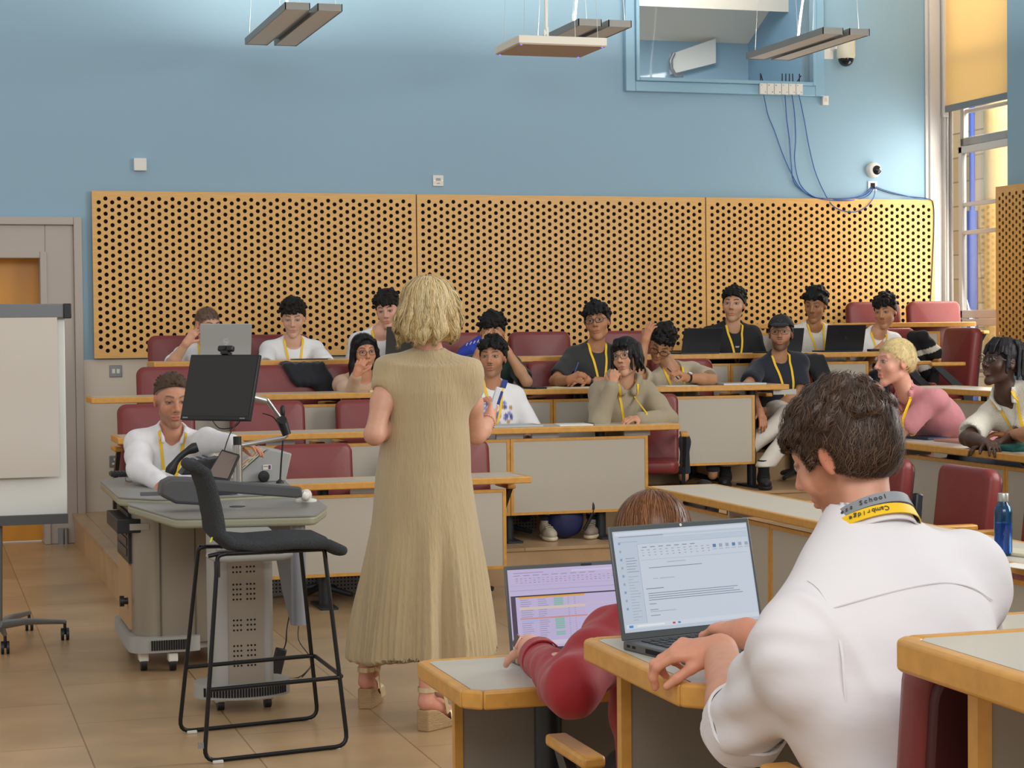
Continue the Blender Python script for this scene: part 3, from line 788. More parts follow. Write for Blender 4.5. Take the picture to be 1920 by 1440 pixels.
def join(parts):
    V = []; Q = []; C = []; b = 0
    for v, q, c in parts: V.append(v); Q.append(q + b); C.append(c); b += len(v)
    return np.concatenate(V), np.concatenate(Q), np.concatenate(C)
def mesh_obj(name, V, Q, mats, parent, cols=None, loc=None, mi=None):
    V = V - np.array(loc if loc is not None else (0, 0, 0)); me = bpy.data.meshes.new(name)
    me.vertices.add(len(V)); me.vertices.foreach_set('co', V.astype(f32).ravel())
    me.loops.add(len(Q) * 4); me.loops.foreach_set('vertex_index', Q.astype(np.int32).ravel())
    me.polygons.add(len(Q)); me.polygons.foreach_set('loop_start', np.arange(0, len(Q) * 4, 4, dtype=np.int32))
    for q in (mats if isinstance(mats, (list, tuple)) else [mats]): me.materials.append(q)
    me.update(calc_edges=True); me.validate(); me.shade_smooth()
    if cols is not None: set_cols(me, cols)
    o = bpy.data.objects.new(name, me); COL.objects.link(o); o.parent = parent
    return o
def march(fn, P0, d, n=40, eps=.0008, maxd=1.0):
    P = np.array(P0, f32).copy(); tot = np.zeros(len(P)); d = np.array(d, f32)
    for _ in range(n):
        v = fn(P); st = np.where(v > eps, v * .8, 0); P = P + d * st[:, None] if d.ndim == 1 else P + d * st[:, None]; tot += st
    return P
def grad(fn, P, h=.004):
    g = np.stack([fn(P + np.eye(3, dtype=f32)[k] * h) - fn(P - np.eye(3, dtype=f32)[k] * h) for k in range(3)], 1)
    return g / (np.linalg.norm(g, axis=1)[:, None] + 1e-9)
# ------------------------------------------------------------------ people
def on_ray(px, py, S, L, near=True):
    """the point of the line of sight through (px,py) that lies L from joint S"""
    d = ray(px, py); d = d / np.linalg.norm(d); S = np.array(S, float); t0 = (S - CAM) @ d; q = CAM + d * t0; h2 = L * L - ((S - q) ** 2).sum()
    if h2 <= 0: v = q - S; return S + v / np.linalg.norm(v) * L
    return CAM + d * (t0 - math.sqrt(h2) if near else t0 + math.sqrt(h2))
def cloth(name, col, rough=.8, knit=0.):
    return mat(name, col, rough, bump=.35 if not knit else .6, bscale=14 if not knit else knit, noise=.04, nscale=25, sheen=.15)
LANY = mat('yellow_ribbon', 'F2C416', .55)
GLASS_FR = mat('dark_frame', '1B1513', .3); LENS = mat('lens_glass', 'FFFFFF', .03, trans=1.)
LENS.node_tree.nodes['Principled BSDF'].inputs['IOR'].default_value = 1.08

def person(label, head, rot=(0, 0, 0), hs=1.0, skin='C99273', hair=None, opt=None, by=0., dn=(0, 0, 0), row=1, pel=None, sw=.165, build=1.0,
           armR=None, armL=None, shirt=None, trousers=('1D2430',), shoes=None, lany=True, fem=False, res=.0035, cres=.011, legs=True, group=None, seedn=0,
           shrug=(0, 0), shx=(0, 0), standing=False, ank=None, female_chest=0., lowres_hand=.0042, wr=.0035, torso_r=1.0):
    rs = np.random.RandomState(seedn + 7); opt = opt or {}
    hs = hs * 1.11
    H = np.array(head if len(head) == 3 and head[2] > 100 else oy(*head)) if not isinstance(head, np.ndarray) else head
    cy = -math.degrees(math.atan2(H[0], H[1]))
    Rh = frame_m(cy + rot[0], rot[1], rot[2]); Rb = frame_m(by); Xb, Fb = Rb[:, 0], Rb[:, 1]
    N = H + np.array([0, 0, -.150]) * hs - Rh[:, 1] * .0 + Rh[:, 2] * 0 - Fb * .05 + Rb @ np.array([dn[0], dn[1], 0]) + np.array([0, 0, dn[2]])
    fl = FZ[row] if row is not None else 0.
    if pel is None: pel = np.array([N[0], YD[row] + .62, fl + .53])
    pel = np.array(pel, float)
    sp = N - pel; spl = np.linalg.norm(sp); sz = sp / spl; fx = Fb - sz * (Fb @ sz); fx /= np.linalg.norm(fx); xx = np.cross(fx, sz); Rt = np.stack([xx, fx, sz], 1)
    root = thing('person', label, 'person', (pel[0], pel[1], fl), 0, group or 'people in the lecture room')
    SR = N - sz * .06 + xx * (sw + shx[0]) + np.array([0, 0, shrug[0]]); SL = N - sz * .06 - xx * (sw + shx[1]) + np.array([0, 0, shrug[1]])
    b = build
    T = Fld(.05)
    T.ell(N - sz * .21 + fx * .012, (.152 * b, .100 * b * torso_r, .18), Rt)
    T.ell(pel + sz * .17 + fx * .01 * b, (.136 * b, .100 * b * torso_r, .16), Rt)
    T.ell(pel + sz * .02, (.165 * b, .12 * b, .12), Rt)
    for S_ in (SR, SL):
        T.rc(N + sz * .012, S_ - sz * .002, .040, .040 * b, k=.04)
        T.rc(N - sz * .12 + (S_ - N) * .45, S_ - sz * .03, .068 * b, .042 * b, k=.04)
    if female_chest:
        for s_ in (-1, 1): T.sp(N - sz * .24 + fx * .075 + xx * s_ * .07, .055 * female_chest, k=.05)
    nk = H + Rh @ np.array([0, -.022, -.055]) * hs
    neck = Fld(.03).rc(nk, N + sz * .0 + fx * .012, .045 * hs, .052 * b, k=.03)
    arms = []
    for side, S_, A in ((1, SR, armR), (-1, SL, armL)):
        A = dict(A or {}); up = A.get('up', .285); fo = A.get('fo', .25)
        E = A.get('E')
        if E is None: E = S_ + xx * side * .055 - sz * .26 + fx * .06
        elif len(E) == 2: E = on_ray(E[0], E[1], S_, up, A.get('en', True))
        Wp = A.get('W')
        if Wp is None:
            Wp = E + fx * .20 - xx * side * .10 - sz * .05
        elif len(Wp) == 2: Wp = on_ray(Wp[0], Wp[1], E, fo, A.get('wn', True))
        E = np.array(E, float); Wp = np.array(Wp, float); arms.append((side, S_, E, Wp, A))
    body = Fld(.03); body.p = list(T.p) + list(neck.p)
    for side, S_, E, Wp, A in arms:
        a_ = A.get('thick', 1.) * (b * .5 + .5)
        body.rc(S_, S_ + (E - S_) * .5, .045 * a_, .041 * a_, k=.03); body.rc(S_ + (E - S_) * .5, E, .041 * a_, .036 * a_, k=.03)
        body.rc(E, E + (Wp - E) * .35, .038 * a_, .040 * a_, k=.02); body.rc(E + (Wp - E) * .35, Wp, .040 * a_, .0265 * a_, k=.02)
    legf = Fld(.04)
    if legs is True:
        legs = []
        for s_ in (1, -1):
            hp = pel + xx * s_ * .085 - np.array([0, 0, .03]); kn = hp + Fb * .40 + xx * s_ * .05 + np.array([0, 0, .02]); kn[2] = max(kn[2], fl + .50)
            an = np.array([kn[0], kn[1], fl + .09]) + Fb * (.02 + .05 * s_)
            if ank is not None: an = np.array(ank[0 if s_ > 0 else 1], float); kn = np.array([kn[0] * .6 + an[0] * .4, an[1] + .30, kn[2]])
            legs.append((hp, kn, an))
    for (hp, kn, an) in legs or []:
        legf.rc(hp, hp + (kn - hp) * .5, .085 * b, .070 * b); legf.rc(hp + (kn - hp) * .5, kn, .070 * b, .055 * b); legf.rc(kn, kn + (an - kn) * .4, .054 * b, .052 * b); legf.rc(kn + (an - kn) * .4, an, .052 * b, .036)
    full = Fld(.03); full.p = list(body.p) + [q for q in legf.p]
    lo, hi = full.bounds(.02)
    V, Q = field_mesh(full, lo, hi, cres); sk = np.tile(np.array(lin(skin)), (len(V), 1)); parts = [(V, Q, sk)]
    # fine head
    hf = head_field(fem, chub=opt.get('chub', 0), jaw=opt.get('jaw', 1.), mouth=opt.get('mouth', 0))
    nl = ((N - H) @ Rh) / hs
    hfn = Fld(.02); hfn.p = list(hf.p); hfn.rc((0, -.022, -.055), nl + np.array([0, .012, 0]), .0465, .0525 * b / hs, k=.020)
    lo = np.array([-.10, -.13, -.165]); hi = np.array([.10, .13, .14])
    lf, q_ = field_mesh(hfn, lo, hi, res / hs); hc = paint_head(lf, skin, opt); parts.append((H + (lf * hs) @ Rh.T, q_, hc))
    # hands with the last part of the forearm
    for side, S_, E, Wp, A in arms:
        if A.get('nohand'): continue
        d = np.array(A.get('d', Wp - E + np.array([0, 0, -.05])), float); d /= np.linalg.norm(d); n_ = np.array(A.get('n', (0, 0, 1)), float)
        hf_ = Fld(.006); fd = (Wp - E) / np.linalg.norm(Wp - E); a_ = A.get('thick', 1.) * (b * .5 + .5)
        hand_field(hf_, Wp, d, n_, A.get('th', side * -1 * 1.0), A.get('curl', .35), A.get('spread', .08), A.get('hsz', .95), thumbout=A.get('to', .5))
        hf_.p.insert(0, ('c', .01, False, np.array(Wp - fd * .06, f32), np.array(Wp, f32), (f32(.030 * a_), f32(.0265 * a_))))
        hf_.rc(Wp, Wp + d * .03, .026, .022, k=.02)
        lo, hi = hf_.bounds(.008); v_, q_ = field_mesh(hf_, lo, hi, A.get('hres', lowres_hand)); c_ = np.tile(np.array(lin(skin)) * np.array([1.05, .95, .93]), (len(v_), 1)); parts.append((v_, q_, c_))
    V, Q, Cc = join(parts); L0 = np.array(root.location)
    bod = mesh_obj('body', V, Q, M['skin'], root, Cc, loc=L0)
    # garments
    out = dict(root=root, H=H, Rh=Rh, N=N, Rt=Rt, sz=sz, fx=fx, xx=xx, hs=hs, pel=pel, arms=arms, L0=L0, body=bod)
    if shirt:
        sm, kind = shirt['mat'], shirt.get('sleeve', 'short'); loose = shirt.get('loose', .010)
        G = Fld(.035)
        for side, S_, E, Wp, A in arms:
            a_ = A.get('thick', 1.) * (b * .5 + .5)
            if kind == 'short':
                fr_ = shirt.get('len', .72); e = S_ + (E - S_) * fr_; r1 = .049 * a_ + loose * 1.7; G.rc(S_, e, .045 * a_ + loose, r1, k=.03)
                dd = (E - S_) / np.linalg.norm(E - S_); G.rc(e + dd * r1 * 1.02, e + dd * (r1 * 1.02 + .06), r1 * .98, r1 * 1.1, k=.003, sub=True)
            elif kind == 'cap':
                e = S_ + (E - S_) * .18; G.rc(S_, e, .047 * a_ + loose * .6, .048 * a_ + loose * .8, k=.03)
            elif kind in ('long', 'roll'):
                G.rc(S_, S_ + (E - S_) * .5, .046 * a_ + loose, .045 * a_ + loose * 1.3, k=.03); G.rc(S_ + (E - S_) * .5, E, .045 * a_ + loose * 1.3, .040 * a_ + loose * 1.4, k=.03)
                we = E + (Wp - E) * (shirt.get('lf', .96) if kind == 'long' else shirt.get('roll', .35)); G.rc(E, we, .043 * a_ + loose * 1.2, (.030 if kind == 'long' else .042) * a_ + loose, k=.025)
        TT = T.infl(loose); G.p += [(t, max(k, .045) if not sub else k, sub, a, bb, c) for (t, k, sub, a, bb, c) in TT.p]
        if shirt.get('hood'):
            for q in (-1, 1): G.chain([N + sz * .02 + xx * q * .075 - fx * .05, N + sz * .035 + xx * q * .085 + fx * .02, N - sz * .03 + xx * q * .04 + fx * .10], [.035, .032, .024], k=.025)
            G.rc(N + sz * .03 - fx * .08 + xx * .05, N + sz * .03 - fx * .08 - xx * .05, .045, k=.03)
        if shirt.get('collar'):
            for q in (-1, 1): G.chain([N + sz * .045 - fx * .03 + xx * q * .055, N + sz * .035 + xx * q * .066 + fx * .035, N - sz * .025 + xx * q * .045 + fx * .085], [.014, .014, .012], k=.01)
            G.rc(N + sz * .045 - fx * .045 + xx * .045, N + sz * .045 - fx * .045 - xx * .045, .015, k=.012)
        nr = shirt.get('neck', .066)
        G.rc(N + sz * shirt.get('nd', .012) + fx * .03, nk + sz * .03 + fx * .02, nr, nr + .004, k=.006, sub=True)
        if shirt.get('vneck'): G.rc(N + fx * .06, N - sz * shirt['vneck'] + fx * .16, .045, .012, k=.005, sub=True)
        G.cut(pel - sz * shirt.get('hem', .05), -sz, .004)
        for side, S_, E, Wp, A in arms:
            if kind == 'short':   # open, square sleeve end: trim the rounded cap of the capsule inside a local sphere only
                pass
        lo, hi = G.bounds(.03); V, Q = field_mesh(G, lo, hi, shirt.get('res', cres * .9))
        g = grad(G, V.astype(f32)); wv = nz3(V, 26, seedn) * wr + nz3(V * np.array([1, 1, .45]), 60, seedn + 3) * wr * .45
        ed = smst(.0, .05, np.linalg.norm(V - (N + fx * .03), axis=1) - .07)
        V = V + g * (wv * ed)[:, None]
        # taper the fabric flat at sleeve ends
        cols = None
        if shirt.get('print'): cols = shirt['print'](V, out)
        sh = mesh_obj(shirt.get('name', 'shirt'), V, Q, sm, root, cols, loc=L0); out['shirt'] = sh; out['G'] = G
        Gn = lambda P: G(P)
        if lany:
            draw_lanyard(out, **(lany if isinstance(lany, dict) else {}))
    if trousers and legs:
        tf = legf.infl(.010); tf.p = tf.p + Fld(.04).ell(pel + sz * .02, (.175 * b, .13 * b, .12), Rt).p
        for (hp, kn, an) in legs: 
            dd = (an - kn) / np.linalg.norm(an - kn); tf.cut(an + dd * -.02, (0, 0, -1) if abs(dd[2]) > .5 else dd, .003) if not shoes else None
        if shoes:
            z0 = min(an[2] for _, _, an in legs)
        lo, hi = tf.bounds(.02); V, Q = field_mesh(tf, lo, hi, .013 if not shoes else .010)
        g = grad(tf, V.astype(f32)); V = V + g * (nz3(V, 24, seedn + 5) * .004)[:, None]
        mesh_obj('trousers', V, Q, cloth('trousers_' + trousers[0], trousers[0]), root, None, loc=L0)
    # hair
    if hair is not None:
        hm = mat('hair_' + opt['hairc'], opt['hairc'], .55, spec=.25, bump=.5, bscale=90, noise=.25, nscale=50, stretch=(1, 1, .35))
        hfld = hair if isinstance(hair, Fld) else hair_field(hair, rs)
        lo, hi = hfld.bounds(.012); v_, q_ = field_mesh(hfld, lo, hi, res * 1.05)
        g = grad(hfld, v_.astype(f32)); v_ = v_ + g * (nz3(v_, 210, seedn) * (hair.get('fuzz', .0018) if isinstance(hair, dict) else .0018))[:, None]
        out['hair'] = mesh_obj('hair', H + (v_ * hs) @ Rh.T, q_, hm, root, None, loc=L0); out['hf'] = hfld
    if opt.get('glasses'): glasses(out, opt['glasses'])
    out['opt'] = opt
    return out

def head_pts(o, P): return o['H'] + (np.array(P, float) * o['hs']) @ o['Rh'].T - o['L0']
def glasses(o, kind):
    mb = MB(); rw, rh_, r = (.0245, .0195, .0014) if kind == 'round' else (.0265, .0185, .0014) if kind == 'wire' else (.026, .0175, .0022)
    lens = []
    for s in (-1, 1):
        c = np.array([s * .0325, .101, .008]); pts = []
        for i in range(22):
            a = 2 * PI * i / 22; e = 2.6 if kind == 'square' else 2.1
            ca, sa = math.cos(a), math.sin(a); x = rw * math.copysign(abs(ca) ** (2 / e), ca); z = rh_ * math.copysign(abs(sa) ** (2 / e), sa)
            pts.append(c + np.array([x, -abs(x + s * .0325) * .0 - .12 * (s * x), z]))
        mb.tube(head_pts(o, pts), r, 6, closed=True); lens.append(pts)
        mb.tube(head_pts(o, [c + (s * rw, -.004, .005), c + (s * (rw + .017), -.020, .006), (s * .081, .02, .008), (s * .083, -.012, .002)]), r * .9, 6)
    mb.tube(head_pts(o, [(-.009, .105, .011), (0, .108, .013), (.009, .105, .011)]), r, 6)
    g = mb.build('glasses', GLASS_FR, o['root'], smooth=50)
    for pts in lens:
        mb = MB(); p = head_pts(o, pts); n = len(p); fw_ = o['Rh'][:, 1] * .0008
        mb.add([*p, *(p + fw_)], [tuple(range(n))[::-1], tuple(range(n, 2 * n))] + [(i, (i + 1) % n, n + (i + 1) % n, n + i) for i in range(n)])
        mb.build('lens', LENS, g)
def draw_lanyard(o, drop=.27, wd=.016, off=0., badge=False, top=.02, mat_=None, spread=.062):
    N, fx, xx, sz, G = o['N'], o['fx'], o['xx'], o['sz'], o['G']
    for s in (-1, 1):
        P = []
        for i in range(26):
            t = i / 25
            P.append(N + sz * (top - (drop + top) * t ** 1.05) + xx * (s * (spread * (1 - t) ** .8 + .006) + off * t) + fx * .35)
        P = np.array(P, f32); Q = march(G, P, -fx); ok = np.abs(G(Q)) < .02; Q = Q[ok]
        if len(Q) < 4: continue
        up_ = Q[0] + sz * .012 - fx * .045 + xx * s * -.002; Q = np.vstack([up_, Q]); g = grad(G, Q.astype(f32)); Q = Q + g * .0025
        mb = MB(); mb.ribbon(Q - o['L0'], g, wd, .0015); mb.build('lanyard', mat_ or LANY, o['root'])
    if badge:
        c = Q[-1] + g[-1] * .006; mb = MB(); u = xx; R_ = np.stack([xx, fx, sz], 1)
        mb.box(c - sz * .055 - o['L0'], (.085, .003, .06), R=Matrix(R_.tolist())); bd = mb.build('badge', mat('badge_plastic', 'D8D8D2', .3), o['root'])
        mb = MB(); mb.box(c - sz * .058 + fx * .003 - o['L0'], (.06, .001, .02), R=Matrix(R_.tolist())); mb.build('badge_print', LANY, bd)
def wristband(o, side, name, m, m2=None, r=.031, back=.03, face=True, fc='E8E8E8'):
    for (sd, S_, E, Wp, A) in o['arms']:
        if sd != side: continue
        fd = (Wp - E) / np.linalg.norm(Wp - E); c = Wp - fd * back; n_ = np.array(A.get('n', (0, 0, 1)), float); n_ -= fd * (fd @ n_); n_ /= np.linalg.norm(n_); x_ = np.cross(fd, n_)
        w_ = thing(name, None, None); w_.parent = o['root'] if False else None
        bpy.data.objects.remove(w_)
        mb = MB(); pts = [c + (x_ * math.cos(a) + n_ * math.sin(a)) * r - o['L0'] for a in np.linspace(0, 2 * PI, 21)[:-1]]
        nr = [(x_ * math.cos(a) + n_ * math.sin(a)) for a in np.linspace(0, 2 * PI, 21)[:-1]]
        mb.ribbon(pts + [pts[0]], nr + [nr[0]], .016, .003); wo = mb.build(name, m, o['root'])
        if face:
            f_ = c + n_ * (r + .002) - o['L0']; mb = MB(); mb.cyl(f_, f_ + n_ * .007, .018, n=20); fo = mb.build('watch_case', m2 or M['chrome'], wo, smooth=40)
            mb = MB(); mb.cyl(f_ + n_ * .006, f_ + n_ * .0078, .0145, n=20); mb.build('watch_face', mat('dial_' + fc, fc, .3), wo)
        return wo
# ------------------------------------------------------------------ the students and the man at the lectern
TEE = cloth('white_cotton', 'E9E9EA'); CHAR = cloth('charcoal_cotton', '2B2C2B'); BLKT = cloth('black_cotton', '16181C'); NAVY = cloth('navy_cotton', '171D2B')
curly = dict(t=.013, n=110, cr=.012, fringe=20, fl=.030)
mop = dict(t=.014, n=75, cr=.015, fringe=16, fl=.040)
G_ = 'students in the audience'
P = []
P.append(person('person with cropped hair and white T-shirt behind the silver laptop, hand raised to his ear', (389, 611, 13.95), (28, 12, 0), .98, 'D2A284', None, dict(hairc='3A2A20', eye=.7, scalp=.75, hl=.066),
  row=3, shirt=dict(mat=TEE), armR=dict(E=(318, 688), W=(350, 643), d=(.5, -.2, .75), n=(-.3, -.8, .4), curl=.75, th=-1), armL=dict(), group=G_, seedn=1, pel=(1.95, 14.05, 1.19)))
P.append(person('person with wavy dark hair and white T-shirt looking down at a tablet', (550, 597, 13.9), (-3, 16, 0), .98, 'D6A78B', dict(curly, fringe=14), dict(hairc='17110E', eye=.45, gazez=-1),
  row=3, shirt=dict(mat=TEE), armR=dict(E=(497, 690)), armL=dict(E=(618, 690)), group=G_, seedn=2, sw=.17))
P.append(person('person with curly dark fringe and white T-shirt, half behind the blonde woman', (727, 582, 13.9), (-10, 12, -6), .98, 'D9A58D', dict(mop, cr=.014, n=85), dict(hairc='17120F', eye=.8),
  row=3, shirt=dict(mat=TEE), group=G_, seedn=3, dn=(.05, 0, 0)))
o = person('person with long black hair and round black glasses, hand over her mouth', (683, 661, 13.1), (14, 4, -4), .93, 'C98F6E', None, dict(hairc='0E0C0D', glasses='round', lip='A05A4A'), fem=True,
  row=2, shirt=dict(mat=cloth('beige_knit', 'CDA98C'), sleeve='long'), armR=dict(E=(656, 742), W=(668, 704), d=(.25, -.25, .8), n=(-.25, -.9, .2), curl=[.9, .95, 1., 1.05], th=-1), build=.85, sw=.145, group=G_, seedn=4)
P.append(o)
hf_ = Fld(.02); hf_.ell((0, -.018, .036), (.080, .100, .093)); hf_.cut((0, .088, .066), (0, .9, -1), .008); hf_.cut((0, .083, 0), (0, 1, -.2), .01)
for s in (-1, 1): hf_.chain([(s * .012, .07, .105), (s * .060, .055, .075), (s * .080, .025, .01), (s * .086, .01, -.08), (s * .095, .02, -.19)], [.010, .012, .014, .022, .026], k=.02)
hf_.chain([(0, -.06, 0), (0, -.075, -.10), (0, -.06, -.20)], [.07, .065, .06], k=.03)
def add_hair(o, fld, hc, res=.0038, fuzz=.0012, name='hair', sub=None):
    hm = mat('hair_' + hc, hc, .5, spec=.3, bump=.5, bscale=90, noise=.25, nscale=50, stretch=(1, 1, .35))
    lo, hi = fld.bounds(.012); v_, q_ = field_mesh(fld, lo, hi, res); g = grad(fld, v_.astype(f32)); v_ = v_ + g * (nz3(v_ * np.array([1, 1, .3]), 260, 3) * fuzz)[:, None]
    return mesh_obj(name, o['H'] + (v_ * o['hs']) @ o['Rh'].T, q_, hm, o['root'], None, loc=o['L0'])
add_hair(o, hf_, '0E0C0D')
# black vest panel over the beige top
V_ = o['G'].infl(.004)
vf = Fld(.01); vf.p = [q for q in V_.p]; 
def vest_fn(Pp):
    d = V_(Pp); c = o['N'] - o['sz'] * .30 + o['fx'] * .02 - o['xx'] * .02
    q = (Pp - c) @ o['Rt']; bx = np.maximum(np.abs(q[:, 0]) - .095, np.maximum(np.abs(q[:, 2]) - .22, -(q[:, 1] - .02)))
    return np.maximum(d, bx).astype(f32)
lo, hi = V_.bounds(.02); v_, q_ = field_mesh(vest_fn, lo, hi, .009); mesh_obj('vest', v_, q_, cloth('black_vest', '141316'), o['root'], None, loc=o['L0'])
P.append(person('person in dark green shirt hiding his face in both hands', (923, 624, 13.15), (-5, 10, 0), .98, 'BE8C68', dict(mop, fringe=18), dict(hairc='0F0D0D', eye=.2),
  row=2, shirt=dict(mat=cloth('green_cotton', '12302A')), armR=dict(E=(868, 722), W=(903, 652), d=(.42, -.1, .9), n=(-.8, -.5, .1), curl=.12, th=1, spread=.02), armL=dict(E=(988, 716), W=(946, 650), d=(-.45, -.1, .88), n=(.8, -.5, .1), curl=.12, th=-1, spread=.02), group=G_, seedn=5, lany=False))
def floral(V, o):
    q = (V - (o['N'] - o['sz'] * .185)) @ o['Rt']; C = np.tile(np.array(lin('E8E8EA')), (len(V), 1)); rs = np.random.RandomState(4)
    for i in range(46):
        a = rs.uniform(0, 2 * PI); rr = rs.uniform(.0, .135); c = np.array([rr * math.cos(a), rr * .95 * math.sin(a) - .01])
        if abs(c[0]) < .03 and c[1] > .03: continue
        d = np.hypot(q[:, 0] - c[0], q[:, 2] - c[1]); col = np.array(lin(['5A62A8', '7C86C6', '3E4688', '6C74B4', 'B98A48', '9AA0CC'][i % 6] if c[1] > -.055 or i % 2 else 'C09050'))
        m = (1 - smst(.010, .020, d + .004 * np.sin(q[:, 0] * 400 + i))) * (q[:, 1] > 0); C = C * (1 - m[:, None] * .9) + col * m[:, None] * .9
    return C
P.append(person('person with short dark curls and a white T-shirt printed with blue flowers', (924, 672, 12.42), (-12, -2, 0), 1.0, 'B98463', dict(curly, cr=.014, t=.012, fringe=10), dict(hairc='100D0D', beard=.35, tache=.7, eye=.75, gazez=-.5),
  row=1, shirt=dict(mat=mat('floral_cotton', 'FFFFFF', .8, attr='Col', bump=.35, bscale=14), print=floral, len=.85, loose=.016, res=.006), group=G_, seedn=6, build=1.06, armL=dict(E=(1000, 815)), dn=(0, 0, -.01), lany=dict(drop=.30, badge=False),
  pel=(3.62, 12.44, .76), trousers=('1C2236',), shoes=True, ank=((*oz(985, 1004, FZ[1])[:2], FZ[1] + .13), (*oz(1026, 1004, FZ[1] + .02)[:2], FZ[1] + .14))))
o = person('person with thick curly hair, clear glasses, charcoal T-shirt and a pen', (1120, 606, 13.2), (-10, -6, -9), 1.0, 'B5805B', dict(mop, cr=.017, t=.016, n=90), dict(hairc='0E0D10', glasses='square', chub=.003),
  row=2, shirt=dict(mat=CHAR), armR=dict(E=(1040, 715), W=(1068, 712), d=(.7, -.5, .5), n=(-.2, -.5, .8), curl=.9, up=.31), armL=dict(E=(1160, 722), W=(1100, 712), d=(-1, -.2, 0), n=(0, -.5, .8), curl=.4), group=G_, seedn=7, build=1.1, lany=dict(drop=.30))
wristband(o, -1, 'watch', M['blk'], M['blk'], fc='101010'); P.append(o)
o = person('person in a beige hoodie resting his cheek on his hand, glasses and long dark hair', (1174, 671, 12.2), (-24, -2, -8), .98, 'C99878', None, dict(hairc='0D0C0E', glasses='wire', lip='B0605A'),
  row=1, shirt=dict(mat=cloth('oat_fleece', 'A2957C', .9), sleeve='long', hood=True, loose=.020, nd=.03), armR=dict(E=(1124, 792), W=(1149, 722), d=(.25, .12, 1), n=(-.5, -.8, 0), curl=.8, th=1), armL=dict(E=(1252, 786), W=(1200, 786), d=(-1, -.35, .05), n=(0, -.35, .9), curl=.45), group=G_, seedn=8,
  dn=(.0, 0, -.005), lany=dict(drop=.28), trousers=('15181E',), shoes=True, ank=((*oz(1112, 1000, FZ[1] + .02)[:2], FZ[1] + .13), (*oz(1190, 1000, FZ[1] + .02)[:2], FZ[1] + .13)))
P.append(o)
hf_ = Fld(.02); hf_.ell((0, -.018, .036), (.086, .106, .100)); hf_.cut((0, .088, .050), (0, .95, -1), .008); hf_.cut((0, .084, 0), (0, 1, -.2), .01)
rs = np.random.RandomState(8)
for i in range(60):
    a = rs.uniform(-.05, 2 * PI * .99); x = math.cos(a) * .078; y = -.02 + math.sin(a) * .092
    if y > .052 and abs(x) < .068: L_ = rs.uniform(.045, .07); p0 = (x * .8, y * .9, .105)
    else: L_ = rs.uniform(.10, .16); p0 = (x * .95, y * .95, .07)
    if y > .035: hf_.chain([p0, (x * 1.0, y + .018, p0[2] - L_ * .5), (x * 1.04 + .004, y + .012, p0[2] - L_)], [.016, .010, .004], k=.006)
    else: hf_.chain([p0, (x * 1.1, y * 1.08, p0[2] - L_ * .6), (x * 1.08, y * 1.08, p0[2] - L_)], [.018, .014, .006], k=.008)
add_hair(o, hf_, '0D0C0E')
o = person('person in a beige T-shirt bowing his head, one hand in his hair', (1240, 645, 13.05), (-12, 36, 22), 1.0, 'B88560', dict(mop, fringe=8, fl=.02, n=90, cr=.014), dict(hairc='120F0F', glasses='square', beard=.3, eye=.3),
  row=2, shirt=dict(mat=cloth('sand_cotton', 'B4A78D'), loose=.015), armR=dict(E=(1196, 702), W=(1211, 634), d=(.35, .15, .8), n=(-.6, -.6, .4), curl=.35, th=1), armL=dict(E=(1335, 712), W=(1285, 708), d=(-.8, -.3, .45), n=(-.2, -.5, .8), curl=.85), group=G_, seedn=9,
  build=1.08, dn=(-.09, 0, -.02), pel=(5.28, 13.2, 1.0), lany=dict(drop=.26, off=.03))
wristband(o, -1, 'watch', M['blk'], M['chrome']); P.append(o)
def logo_black(V, o):
    q = (V - (o['N'] - o['sz'] * .13)) @ o['Rt']; C = np.tile(np.array(lin('16181C')), (len(V), 1)); m = ((np.abs(q[:, 0] - .0) < .02) & (np.abs(q[:, 2]) < .006) & (q[:, 1] > 0))
    C[m] = lin('B8B8B8'); return C
P.append(person('person with short black curls and black T-shirt in the topmost occupied row', (1376, 573, 13.95), (-10, -3, 2), 1.0, 'CB9A78', dict(curly, t=.010, n=120, cr=.011, fringe=16, fl=.024), dict(hairc='0E0C0C', brow=1., beard=.15, tache=.3),
  row=3, shirt=dict(mat=mat('black_printed_cotton', '16181C', .8, attr='Col', bump=.35, bscale=14), print=logo_black, loose=.018, res=.007), group=G_, seedn=10, build=1.1, sw=.18, lany=dict(drop=.26)))
# boy in the cap: his legs show under the table end
fl2 = FZ[2]
knR = oy(1445, 782, 12.72); knL = oy(1462, 775, 12.75)
anR = oy(1360, 886, 12.86); anL = oy(1432, 888, 12.62)
pelc = np.array(oy(1470, 770, 13.2)); pelc[2] = fl2 + .52
o = person('person in a black baseball cap, glasses and navy T-shirt with a badge on his lanyard', (1464, 627, 13.12), (-4, -6, 0), 1.0, 'B78563', dict(t=.004, n=0, side=.004), dict(hairc='0F0D0D', glasses='wire', beard=.85, tache=.8, gazez=1),
  row=2, shirt=dict(mat=NAVY, loose=.016, hem=.03), armR=dict(E=(1402, 722), W=(1424, 770), curl=.4), armL=dict(E=(1500, 738), W=(1440, 770), d=(-1, -.2, -.1), n=(0, -.6, .6), curl=.4), group=G_, seedn=11, build=1.02, pel=pelc,
  lany=dict(drop=.36, badge=True, off=.02), trousers=('D9D2C6',), shoes=True,
  legs=False)
P.append(o)
tf = Fld(.04); X1 = pelc + np.array([-.08, 0, 0]); X2 = pelc + np.array([.09, 0, 0])
knA = np.array([pelc[0] - .15, 12.80, fl2 + .50]); knB = np.array([pelc[0] - .03, 12.74, fl2 + .52])
aA = np.array([anR[0], anR[1], fl2 + .15]); aB = np.array([anL[0], anL[1], fl2 + .15])
for (a, b, c) in ((X1, knA, aA), (X2, knB, aB)): tf.rc(a, b, .095, .075); tf.rc(b, c, .072, .058)
